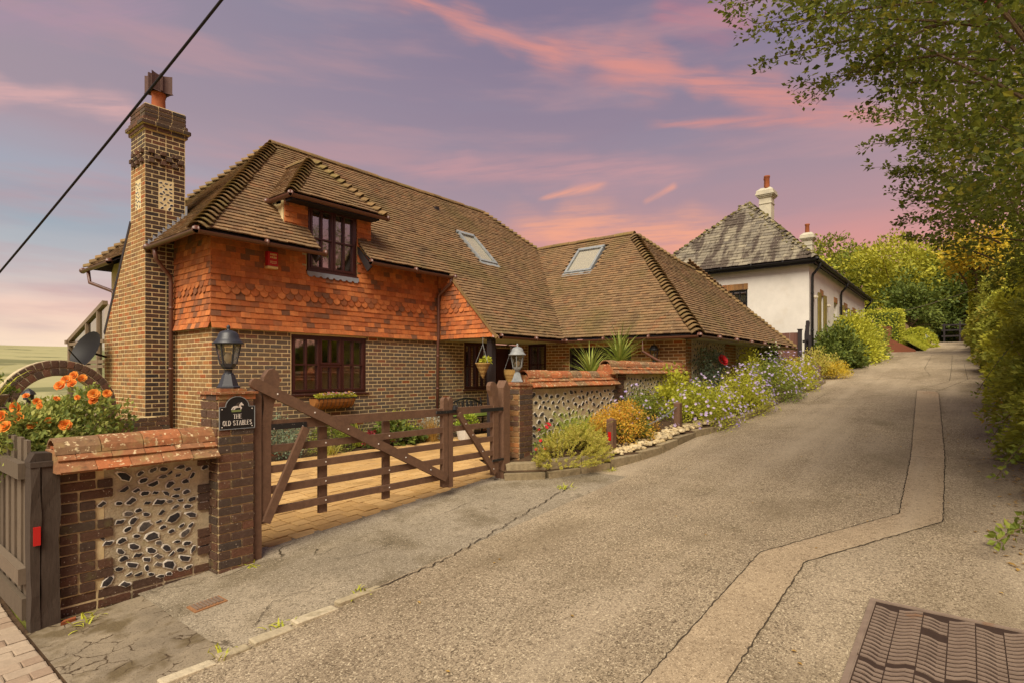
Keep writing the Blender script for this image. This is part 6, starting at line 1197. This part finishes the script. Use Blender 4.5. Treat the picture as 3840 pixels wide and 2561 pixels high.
V = [R(x, 9.71+.17*math.cos(q)*(.95 if 0 < i < 13 else .7)-.12, 1.10+.20*math.sin(q)*(1 if 0 < i < 13 else .75)+random.gauss(0, .006)) for i, x in enumerate(xs) for q in a]; mb.add(V, [(i*10+j, i*10+j+1, i*10+11+j, i*10+10+j) for i in range(13) for j in range(9)]+[tuple(range(10)), tuple(130+j for j in range(9, -1, -1))]); part('coir_liner', mb, 'coir', WT)
mb = MB(); mb.tube([(5.95, 9.43, 1.105), (6.82, 9.43, 1.105)], .010)
for i in range(10): x = 5.98+i*.09; mb.tube([R(x, 9.59+.178*math.cos(q), 1.10+.208*math.sin(q)) for q in a], .004, 5)
part('wire_frame', mb, 'iron', WT); mb = MB(); cloud(mb, [(x, 9.52+random.uniform(-.06, .06), 1.14) for x in np.linspace(6.0, 6.78, 26)], .07, 700, .035, .026, (6.4, 9.55, 1.0), .5); part('leaves', mb, 'l_lime', WT); Pn = np.array([(x, 9.47+random.uniform(-.05, .05), 1.19+random.uniform(-.02, .03)) for x in np.linspace(6.02, 6.76, 60)]); blossoms(WT, Pn, np.tile([0, -.6, .8], (60, 1)), .045, 'f_pink')
def basket(label, c, r, h, cone, hang, plant):
    b = thing('hanging_basket', label, 'hanging basket', c, 'hanging baskets by the porch post'); mb = MB(); n = 12
    for i in range(n):
        f0, f1 = i/n, (i+1)/n; rr = lambda f: r*(1-f) if cone else r*math.cos(f*1.25)**.7 if f < 1 else r*.3
        mb.lathe([(rr(f0)*1.02+.003, -h*f0), (rr(f0)*.99+.012, -h*(f0+f1)/2), (max(.004, rr(f1)*1.02), -h*f1+.004)], c, 16, random.random(), cap=False)
    part('wicker_basket', mb, 'wicker', b); mb = MB(); q = R(*c)
    for a_ in (0.4, 2.5, 4.6): mb.tube([q+R(r*math.cos(a_), r*math.sin(a_), 0), q+UP*hang], .004, 5)
    mb.tube([q+UP*hang, q+UP*(hang+.14)], .006, 5); part('hanger', mb, 'lampgrey', b)
    mb = MB(); mb.lathe([(0, -.01), (r*.95, -.02)], c, 14, cap=False); part('potting_soil', mb, 'soil', b)
    if plant: mb = MB(); cloud(mb, dome(q+R(.08, 0, .02), .10, .10, .09, 14), .05, 260, .045, .035, q, .4); part('leaves', mb, 'l_lime', b)
basket('cone shaped wicker basket with pale green plant, left of the post', (9.02, 8.05, 1.80), .155, .33, True, .40, True); basket('rounded wicker basket, empty of plants, right of the post', (9.85, 7.95, 1.66), .15, .30, False, .42, False)
mb = MB(); mb.tube([(9.45, 8.13, 2.26), (9.02, 8.05, 2.34)], .010, 6); mb.tube([(9.54, 8.13, 2.14), (9.85, 7.95, 2.22)], .010, 6); part('basket_bracket', mb, 'iron', HS)
LGx = lantern('black wall lantern bracketed on the wing wall', 12.2, 5.62, 1.72, 'lampblack'); LGx['group'] = ''; del LGx['group']
mb = MB(); mb.bar((12.2, 5.62, 1.72), (12.40, 5.62, 1.66), .03, .03); part('wall_bracket', mb, 'lampblack', LGx)
CP = thing('cordyline', 'spiky green cordyline with two heads behind the tiled wall', 'palm plant', (12.0, 6.3, .2)); mb = MB()
mb.tube([(11.2, 6.15, .15), (11.25, 6.1, 1.2), (11.35, 6.05, 1.82)], (.06, .05, .04)); mb.tube([(11.2, 6.15, .15), (10.6, 6.2, .9), (10.35, 6.2, 1.52)], (.05, .045, .035)); part('trunk', mb, 'bark', CP)
mb = MB(); blades(mb, (11.35, 6.05, 1.82), 130, .95, .042, 0, (-.1, 1.5), 5, .02, .55); part('leaf_head', mb, 'l_cord', CP); mb = MB(); blades(mb, (10.35, 6.2, 1.52), 90, .88, .04, 0, (.0, 1.45), 5, .02, .5); part('leaf_head', mb, 'l_cord', CP)
# --- the bed along the lane
gz = lambda x: float(g(x))+.2
HE = thing('heather', 'yellow tipped heather spilling over the stone edge by the gate post', 'shrub', (6.75, 4.5, gz(6.7))); mb = MB(); C = dome((6.86, 4.38, gz(6.7)-.04), .66, .36, .40, 420, 0, .25, -.15)
for q in C: d = unit(q-np.array([6.78, 4.6, gz(6.7)-.25])); n_ = 46; f = RG.random(n_)[:, None]; leaves(mb, q+d*f*.15+RG.normal(0, .006, (n_, 3)), d+RG.normal(0, .7, (n_, 3)), d+RG.normal(0, .6, (n_, 3)), .026, .010)
part('leaves', mb, 'l_heath', HE)
FE = thing('feathery_shrub', 'bright green feathery shrub behind the heather', 'shrub', (7.25, 4.62, gz(7.2))); mb = MB()
for i in range(150):
    a = random.random()*6.28; c0 = R(7.28+random.gauss(0, .1), 4.62+random.gauss(0, .07), gz(7.2)); l = random.uniform(.4, .74); e = random.uniform(.7, 1.4); tip = c0+R(math.cos(a)*math.cos(e)*l*.95, math.sin(a)*math.cos(e)*l*.8, math.sin(e)*l); pth = arc3(c0, c0+(tip-c0)*.5+UP*.12, tip-UP*.05, 24)
    d = np.gradient(pth, axis=0); n_ = len(pth)
    for sgn in (-1, 1): leaves(mb, pth[5:], unit(d[5:])*.6+sgn*unit(np.cross(d[5:], UP)), np.tile(UP, (n_-5, 1))+RG.normal(0, .3, (n_-5, 3)), .032, .008)
part('leaves', mb, 'l_feather', FE)
shrub('red_flower_plant', 'small plant with red flowers at the foot of the orange pillar', (6.62, 4.72, gz(6.6)+.08), (.16, .12, .36), 240, .04, .026, 'l_green', 16, flowers=(9, .075, 'f_red', 6), cat='plant')
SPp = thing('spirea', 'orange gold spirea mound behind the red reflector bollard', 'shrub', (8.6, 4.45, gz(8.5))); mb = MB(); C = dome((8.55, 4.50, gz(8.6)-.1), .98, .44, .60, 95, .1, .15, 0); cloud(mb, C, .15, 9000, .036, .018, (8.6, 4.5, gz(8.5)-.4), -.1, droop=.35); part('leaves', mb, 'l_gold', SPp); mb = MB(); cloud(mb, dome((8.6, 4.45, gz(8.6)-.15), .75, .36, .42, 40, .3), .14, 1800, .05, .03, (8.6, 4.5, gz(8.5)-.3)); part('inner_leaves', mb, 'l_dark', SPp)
bed = [ # lilac flowered geraniums and their neighbours
 ('geranium', 'lilac geranium mound just right of the second bollard', (11.0, 4.0), (1.0, .55, .74), 8500, 'l_lime', 190, 'shrub'), ('geranium', 'lilac geranium between the wall and the orange mound', (9.7, 4.74), (.95, .3, .72), 4600, 'l_green', 110, 'shrub'),
 ('geranium', 'lilac geranium hiding the third bollard', (12.9, 3.88), (.95, .55, .80), 7500, 'l_lime', 230, 'shrub'), ('geranium', 'dark hearted lilac geranium beyond the third bollard', (15.2, 3.82), (1.0, .56, .90), 7000, 'l_green', 170, 'shrub'), ('geranium', 'farthest lilac geranium next to the white house fence', (17.6, 3.78), (1.1, .5, .80), 6500, 'l_lime', 170, 'shrub')]
for i, (nm, lb, (x, t), r, n, m, nf, ct) in enumerate(bed): shrub(nm, lb, (x, t, gz(x)-.15), r, n, .042, .026, m, 80, .17, 'lilac flowered geraniums along the kerb', (nf, .062, 'f_lilac', 5), ct, droop=.2, lo=-.05)
shrub('lady_mantle', 'tall yellow green leafy plant against the flint wall', (11.0, 4.72, gz(11)+.05), (.6, .22, .86), 1800, .075, .055, 'l_lime', 40, .2)
shrub('orange_foliage_shrub', 'small orange leaved shrub at the end of the bed', (18.6, 4.1, gz(18.6)), (.6, .35, .55), 2200, .04, .02, 'l_gold', 40, .2)
RO = thing('climbing_rose', 'grey green climbing rose with one red bloom on the flint wing', 'climbing rose', (13.3, 4.75, gz(13))); mb = MB(); C = np.array([(random.uniform(12.55, 14.6), random.uniform(4.72, 4.9), gz(13)+random.uniform(.2, 1.15)) for _ in range(60)]); cloud(mb, C, .15, 2200, .055, .038, (13.5, 5.4, 1.2), .2); part('leaves', mb, 'l_blue', RO)
mb = MB()
for i in range(7): mb.tube(arc3((13.3, 4.8, gz(13)), (13.3+random.uniform(-.6, .6), 4.78, gz(13)+.7), (13.3+random.uniform(-.8, 1.2), 4.82, gz(13)+random.uniform(.9, 1.4)), 6), np.linspace(.012, .005, 6), 5, False)
part('stems', mb, 'greybark', RO); o = link('rose_bloom', rose_mesh(9).mesh('rose_bloom', 'f_red'), RO); o.location = Vector((13.85, 4.62, 1.89))-Vector(ROOT[RO.name]); o.scale = (.13,)*3; o.rotation_euler = (1.1, 0, -.4)
shrub('white_flowered_shrub', 'dark leaved shrub with cream flowers by the boarded end', (17.6, 4.6, gz(17.6)+.25), (.8, .35, .86), 2600, .06, .04, 'l_dark', 50, .2, flowers=(70, .07, 'f_white', 5)); shrub('yellow_green_shrub', 'loose yellow green shrub left of the cream flowers', (15.9, 4.62, gz(16)+.15), (.8, .3, .8), 2400, .055, .035, 'l_lime', 46, .2)
for x, t, n, lb in ((5.95, 3.95, 30, 'green weed in the apron joint before the gate posts'), (1.22, 4.84, 20, 'bright weed at the foot of the flint wall, by the concrete pad'), (2.4, 4.84, 12, 'thin weed at the foot of the name plate pillar'), (2.0, 3.6, 12, 'weed between the pale kerb stones, middle of the row'), (1.6, 3.58, 10, 'weed between the pale kerb stones, nearest the pad'), (2.6, 3.56, 14, 'weed at the upper end of the pale kerb stones'), (7.1, 3.92, 26, 'grassy weed at the bed kerb below the heather')): tuft('weed', lb, (x, t, float(hgt(x, t))), n, .08, .014, 'l_lime', (.1, 1.2), .8, .05, group='weeds in the paving cracks')
# --- shrubs before the white house and up the lane
shrub('dark_camellia', 'glossy dark green shrub in front of the white house', (24.6, 3.9, gz(24.6)), (1.9, .62, 1.35), 7000, .13, .08, 'l_dark', 90, .17); shrub('light_variegated_shrub', 'rounded pale yellow green shrub by the chained bollard', (21.2, 3.85, gz(21.2)), (.75, .5, .80), 3500, .06, .035, 'l_heath', 50, .18); shrub('golden_ground_cover', 'low golden plant at the kerb below the pale shrub', (21.3, 3.4, gz(21.3)-.1), (1.0, .3, .36), 2000, .07, .02, 'l_yellow', 40, .2)
shrub('tall_yellow_shrub', 'tall yellow green shrub hiding the white house windows', (28.2, 3.75, gz(28)), (2.1, .75, 1.75), 8000, .12, .07, 'l_lime', 90, .17); shrub('pink_flowered_shrub', 'mixed shrub with faded pink flowers at the lane bend', (31.2, 3.6, gz(31)), (1.8, .6, 1.3), 5000, .11, .06, 'l_green', 70, .17, flowers=(40, .12, 'f_pink', 5))
def boxy(name, label, x0, x1, y0, y1, z0, z1, n, L, m):
    t = thing(name, label, 'hedge', ((x0+x1)/2, (y0+y1)/2, z0)); P_ = RG.random((n, 3)); f = RG.integers(0, 5, n)
    for k, (ax, v) in enumerate(((0, 0), (0, 1), (1, 0), (1, 1), (2, 1))): P_[f == k, ax] = v
    N_ = np.zeros((n, 3)); N_[f == 0, 0] = -1; N_[f == 1, 0] = 1; N_[f == 2, 1] = -1; N_[f == 3, 1] = 1; N_[f == 4, 2] = 1
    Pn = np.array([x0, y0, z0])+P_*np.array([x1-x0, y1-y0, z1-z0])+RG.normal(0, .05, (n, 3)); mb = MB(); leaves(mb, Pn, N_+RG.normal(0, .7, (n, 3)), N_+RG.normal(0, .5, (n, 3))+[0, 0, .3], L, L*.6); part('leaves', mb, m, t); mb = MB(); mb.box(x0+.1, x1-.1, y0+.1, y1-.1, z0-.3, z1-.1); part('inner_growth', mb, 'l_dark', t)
boxy('clipped_hedge', 'square clipped hedge above the red brick wall', 37.6, 39.6, 2.9, 4.9, 2.9, 5.0, 5000, .12, 'l_lime')
shrub('clipped_dome', 'smooth clipped dome bush beside the square hedge', (40.5, 2.3, 3.0), (1.1, .95, 1.1), 5000, .10, .05, 'l_lime', 220, .06, uneven=.04, inner=0); mb = sheet(36.5, 43, 1.75, 2.7, .5, .2, 0, lambda s, t: g(s)+np.clip((t-1.75)*.7, 0, .6)); solo('grass_bank', mb, 'grass', 'bright grass bank below the clipped dome', 'grass', (40, 2, 3), True, kind='stuff'); mb = MB(); n = 3000; Pn = np.column_stack([RG.uniform(36.5, 43, n), RG.uniform(1.72, 2.7, n)]); Pn = np.column_stack([Pn, g(Pn[:, 0])+np.clip((Pn[:, 1]-1.75)*.7, 0, .6)]); leaves(mb, Pn, np.tile(UP, (n, 1))+RG.normal(0, .5, (n, 3)), RG.normal(0, 1, (n, 3)), .16, .03); solo('verge_grass', mb, 'l_lime', 'long yellow green grass on the bank under the dome bush', 'grass', (40, 2, 3), kind='stuff')
# --- trees
def tree(name, label, base, crown, radii, n, L, m, k=60, trunk=.2, group=None, sig=.2, cat='tree', limbs=9, lo=-.6, uneven=.28, bm='bark', extra=None):
    base, crown = R(*base), R(*crown); t = thing(name, label, cat, tuple(base), group); C = dome(crown, *radii, k, .35, uneven, lo)
    if extra is not None: C = np.concatenate([C, extra])
    mb = MB(); top = crown-UP*radii[2]*.35; mb.tube(arc3(base-UP*.2, (base+top)/2+R(.1, .1, 0), top, 8), np.linspace(trunk, trunk*.45, 8), 9); part('trunk', mb, bm, t)
    mb = MB()
    for q in C[RG.permutation(len(C))[:limbs]]: s_ = base+(top-base)*random.uniform(.55, 1); mb.tube(arc3(s_, (s_+q)/2+UP*radii[2]*.12, q, 7), np.linspace(trunk*.38, trunk*.07, 7), 6, False)
    part('branches', mb, bm, t); mb = MB(); cloud(mb, C, sig*sum(radii)/1.5, n, L, L*.62, crown, .1, flat=.7); part('crown', mb, m, t); return t
far = 'trees closing the view at the top of the lane'
gzf = lambda x: float(g(x))
for lb, (x, y), hc, rr, n, L, m in (('broad bright green tree left of centre at the lane top', (58, 4.5), 4.6, (4.2, 4.0, 4.4), 9000, .32, 'l_farlight'), ('tall dark green tree behind the road sign', (62, .5), 4.6, (4.2, 4.2, 5.0), 10000, .34, 'l_dark'), ('grey green tree with open crown behind the white house', (60, 10.5), 6.2, (4.0, 3.6, 3.6), 5500, .32, 'l_far'), ('yellow green tree just over the white house gutter', (54, 12.5), 5.6, (3.4, 3.0, 2.8), 5500, .30, 'l_lime'), ('mid green tree right of the dark one', (56, -3.2), 4.6, (3.6, 3.2, 4.6), 8000, .30, 'l_far'), ('tall tree filling the gap over the lane', (66, 6.5), 6.0, (4.2, 4.4, 4.6), 9000, .36, 'l_far'), ('low dark bushy tree beside the bin', (51, 3.4), 2.4, (2.4, 2.0, 2.6), 5000, .24, 'l_dark'), ('shadowy tree at the far bend of the lane', (55, .2), 2.8, (2.6, 2.8, 3.2), 6500, .26, 'l_dark')):
    tree('broadleaf_tree', lb, (x, y, gzf(x)-.3), (x, y, gzf(x)+hc), rr, n, L, m, 70, .22, far, .17)
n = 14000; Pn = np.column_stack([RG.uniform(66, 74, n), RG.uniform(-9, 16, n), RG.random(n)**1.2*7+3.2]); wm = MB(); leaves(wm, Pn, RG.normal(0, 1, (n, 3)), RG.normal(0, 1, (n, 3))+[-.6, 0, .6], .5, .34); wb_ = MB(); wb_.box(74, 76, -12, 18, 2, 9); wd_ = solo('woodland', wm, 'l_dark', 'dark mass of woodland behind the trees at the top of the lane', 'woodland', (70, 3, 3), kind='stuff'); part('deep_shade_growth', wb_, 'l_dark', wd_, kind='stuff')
# right hand hedgerow: ivy trunk, gold shrub, hedge shrubs, then the hawthorns that hang over the lane
def hedge(name, label, x0, x1, t0, tb, h0, h1, n, L, m, bulge=.3, seed=0, hang=.0, dz=0.):
    r = np.random.default_rng(seed); t = thing(name, label, 'hedge', ((x0+x1)/2, t0-.6, gzf((x0+x1)/2)), 'hedgerow along the right of the lane'); k = int((x1-x0)*9); X_ = r.uniform(x0, x1, k); Zf = r.random(k)**.8
    H_ = h0+(h1-h0)*(X_-x0)/(x1-x0)+r.normal(0, .22, k); Y_ = t0-.05+bulge*np.sin(X_*1.3+seed)*.35-.35*Zf**2+r.normal(0, .10, k)-(r.random(k) < .3)*r.random(k)*(t0-tb); C = np.column_stack([X_, Y_, g(X_)+.12+Zf*H_+dz])
    mb = MB(); cloud(mb, C, r.uniform(.22, .42, k), n, L, L*.62, ((x0+x1)/2, tb-1.5, gzf((x0+x1)/2)+.6), .15); part('leaves', mb, m, t)
    sb = MB()
    for i in range(int((x1-x0)*3)): x = r.uniform(x0, x1); y = r.uniform(tb, t0-.25); sb.tube(arc3((x, y, gzf(x)-.1), (x+r.normal(0, .2), y, gzf(x)+h0*.5), (x+r.normal(0, .6), y+r.uniform(0, .5), gzf(x)+h0*.9), 6), np.linspace(.03, .006, 6), 5, False)
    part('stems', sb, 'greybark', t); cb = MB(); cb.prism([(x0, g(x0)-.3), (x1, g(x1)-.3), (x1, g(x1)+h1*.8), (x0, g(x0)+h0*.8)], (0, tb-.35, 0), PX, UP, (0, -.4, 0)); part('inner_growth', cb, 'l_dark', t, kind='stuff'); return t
hedge('hedge', 'nearest leafy stretch of hedge with arching bramble stems', 7.2, 13.5, -.62, -1.9, 1.7, 2.2, 26000, .075, 'l_hedge', .3, 1); hedge('hedge', 'middle yellow green stretch of hedge below the hawthorn', 13.0, 21.5, -.72, -2.2, 2.4, 3.0, 26000, .095, 'l_lime', .45, 2); hedge('hedge', 'far lower stretch of hedge running to the bend', 21, 35, -.55, -2.2, 2.6, 3.4, 22000, .13, 'l_hedge', .4, 3); hedge('hedge', 'last bright stretch of hedge curving away at the top', 34, 47, -.35, -2.2, 1.6, 2.6, 11000, .16, 'l_farlight', .6, 4)
IV = tree('ivy_clad_tree', 'leaning ivy clad trunk with golden leaves by the bend', (33, -.5, gzf(33)-.2), (32.5, -.35, gzf(33)+4.3), (1.6, 1.1, 1.2), 4200, .15, 'l_yellow', 40, .2, None, .22); mb = MB(); n = 2600; f = RG.random(n); a = RG.random(n)*6.28; Pn = np.column_stack([33-.3*f+.24*np.cos(a), -.45+.24*np.sin(a)+.12*f, gzf(33)+f*3.6]); leaves(mb, Pn, np.column_stack([np.cos(a), np.sin(a), -.3+RG.normal(0, .4, n)]), np.column_stack([np.cos(a), np.sin(a), np.full(n, .4)]), .14, .12); part('ivy', mb, 'l_lime', IV)
# overhanging hawthorns: volume of clumps inside the shape of the two crowns
XB = np.array([(-400, 1560), (-100, 1640), (0, 1690), (50, 1800), (90, 1790), (140, 1880), (185, 1890), (215, 2010), (260, 2035), (330, 2065), (390, 2070), (430, 2100), (500, 2120), (560, 2130), (620, 2190), (680, 2250), (760, 2310)], float)
def crownpts(k, lo, hi, acc):
    out = []
    while len(out) < k:
        p = RG.uniform(lo, hi, (4000, 3)); q = p-np.array(EYE); d = q @ FW; kk = 3840/2351; x = (1920+FPX*(q @ RT)/np.maximum(d, .2))/kk; y = (1395-FPX*q[:, 2]/np.maximum(d, .2))/kk
        ok = (d > 2.2) & (y < 780) & (x > np.interp(y, XB[:, 0], XB[:, 1])+acc+RG.normal(0, 18, len(p))); e = ((p[:, 0]-(lo[0]+hi[0])/2)/((hi[0]-lo[0])/2))**2+((p[:, 1]-(lo[1]+hi[1])/2)/((hi[1]-lo[1])/2))**2*.7+((p[:, 2]-(lo[2]+hi[2])/2)/((hi[2]-lo[2])/2))**2
        out += list(p[ok & (e < 1.35)])
    return np.array(out[:k])
def hawthorn(label, base, fork, lo, hi, k, n, L, m, acc, sig, nb=26, sprays=(), bmx=.022):
    t = thing('hawthorn_tree', label, 'tree', base, 'hawthorns leaning over the lane'); base, fork = R(*base), R(*fork); C = crownpts(k, np.array(lo), np.array(hi), acc); mb = MB(); mb.tube(arc3(base-UP*.2, (base+fork)/2+R(.15, -.1, 0), fork, 9), np.linspace(.17, .09, 9), 10); part('trunk', mb, 'bark', t); bb = MB(); tips = []
    for q in C[RG.permutation(k)[:nb]]: s_ = base+(fork-base)*random.uniform(.6, 1); mid = (s_+q)/2+R(random.gauss(0, .2), random.gauss(0, .2), .35); bb.tube(arc3(s_, mid, q, 9), np.linspace(.022, .004, 9), 6, False)
    E_ = []
    for (x, y, d), (x2, y2, d2) in sprays:
        a, b = at(x, y, d), at(x2, y2, d2); cv = arc3(a, (a+b)/2+UP*.12, b, 14); bb.tube(cv, np.linspace(.016, .003, 14), 5, False); E_ += list(cv[5:])
        for q in cv[5::2]: dr = unit(b-a)*.25+RG.normal(0, .14, 3); bb.tube([q, q+dr*.5+UP*.02, q+dr-UP*.05], (.004, .003, .002), 4, False); E_ += [q+dr*.6, q+dr]
    part('branches', bb, 'bark', t); mb = MB(); cloud(mb, C, sig, n, L, L*.66, tuple(fork), 0, flat=.8)
    if E_: cloud(mb, np.array(E_), .10, 16*len(E_), L*.9, L*.6, tuple(fork), -.1)
    part('crown', mb, m, t); bz = MB()
    for q in C[RG.permutation(k)[:22]]:
        for _ in range(5): bz.ico(q+RG.normal(0, .05, 3), .011, .011, .011, random.random())
    part('berries', bz, 'f_berry', t, kind='stuff'); return t
hawthorn('nearer hawthorn spreading dark leafy branches across the top right', (5.6, -1.7, .1), (5.6, -1.2, 2.6), (3.2, -2.6, 2.9), (8.4, 2.6, 6.4), 420, 36000, .052, 'l_tree', 90, .27, 20, [((2330, 40, 5.2), (1755, 140, 5.6)), ((2200, -40, 5.0), (1680, 15, 5.4)), ((2250, 120, 5.4), (1885, 190, 5.8)), ((2280, 0, 5.0), (1800, 60, 5.3)), ((2150, 60, 5.3), (1960, 175, 5.5)), ((2300, 200, 5.6), (2030, 200, 5.9)), ((2250, 60, 5.2), (1735, 55, 5.6)), ((2300, 140, 5.6), (2010, 165, 5.9))])
hawthorn('farther hawthorn with yellowing leaves and dark berries over the hedge', (11.5, -1.9, .5), (11.0, -1.5, 3.0), (7.5, -3.0, 2.9), (15.0, 1.2, 7.4), 480, 42000, .07, 'l_tree', 55, .34, 24, [((2250, 330, 8), (2010, 265, 8.6)), ((2250, 330, 8.4), (2030, 330, 9)), ((2280, 520, 8.5), (2075, 440, 9.2)), ((2300, 560, 9), (2090, 500, 9.5)), ((2290, 600, 9.5), (2100, 545, 10)), ((2230, 420, 8.5), (2060, 395, 9))])
BRs = thing('bramble', 'bramble sprig reaching onto the road from the right edge', 'plant', (6.4, -.5, .2)); mb = MB(); sb = MB()
for a, b in (((6.1, -.55, .35), (5.75, -.18, .30)), ((6.3, -.6, .5), (6.1, -.2, .22)), ((8.4, -.6, .9), (8.2, -.25, .45)), ((9.8, -.7, 1.4), (9.3, -.2, .7)), ((12.5, -.7, 2.2), (11.6, -.1, 1.25))): cv = arc3(a, (R(*a)+R(*b))/2+UP*.15, b, 10); sb.tube(cv, .005, 5, False); cloud(mb, cv, .05, 60, .06, .042, a, .2)
part('leaves', mb, 'l_green', BRs); part('stems', sb, 'greybark', BRs)
# leaf litter at the hedge foot and on the lane
mb = MB(); n = 900; x = RG.uniform(5.5, 30, n); y = -.42+RG.exponential(.14, n)-.15; Pn = np.column_stack([x, y, g(x)+.012]); leaves(mb, Pn, RG.normal(0, 1, (n, 3))*[1, 1, .1], np.tile(UP, (n, 1))+RG.normal(0, .2, (n, 3)), .05, .03); n = 70; x = RG.uniform(2, 16, n); y = RG.uniform(-.2, 3.4, n); leaves(mb, np.column_stack([x, y, g(x)+.010]), RG.normal(0, 1, (n, 3))*[1, 1, .1], np.tile(UP, (n, 1)), .035, .022); solo('leaf_litter', mb, 'l_straw', 'fallen leaves scattered at the foot of the hedge', 'leaf litter', (10, 0, .3), kind='stuff')
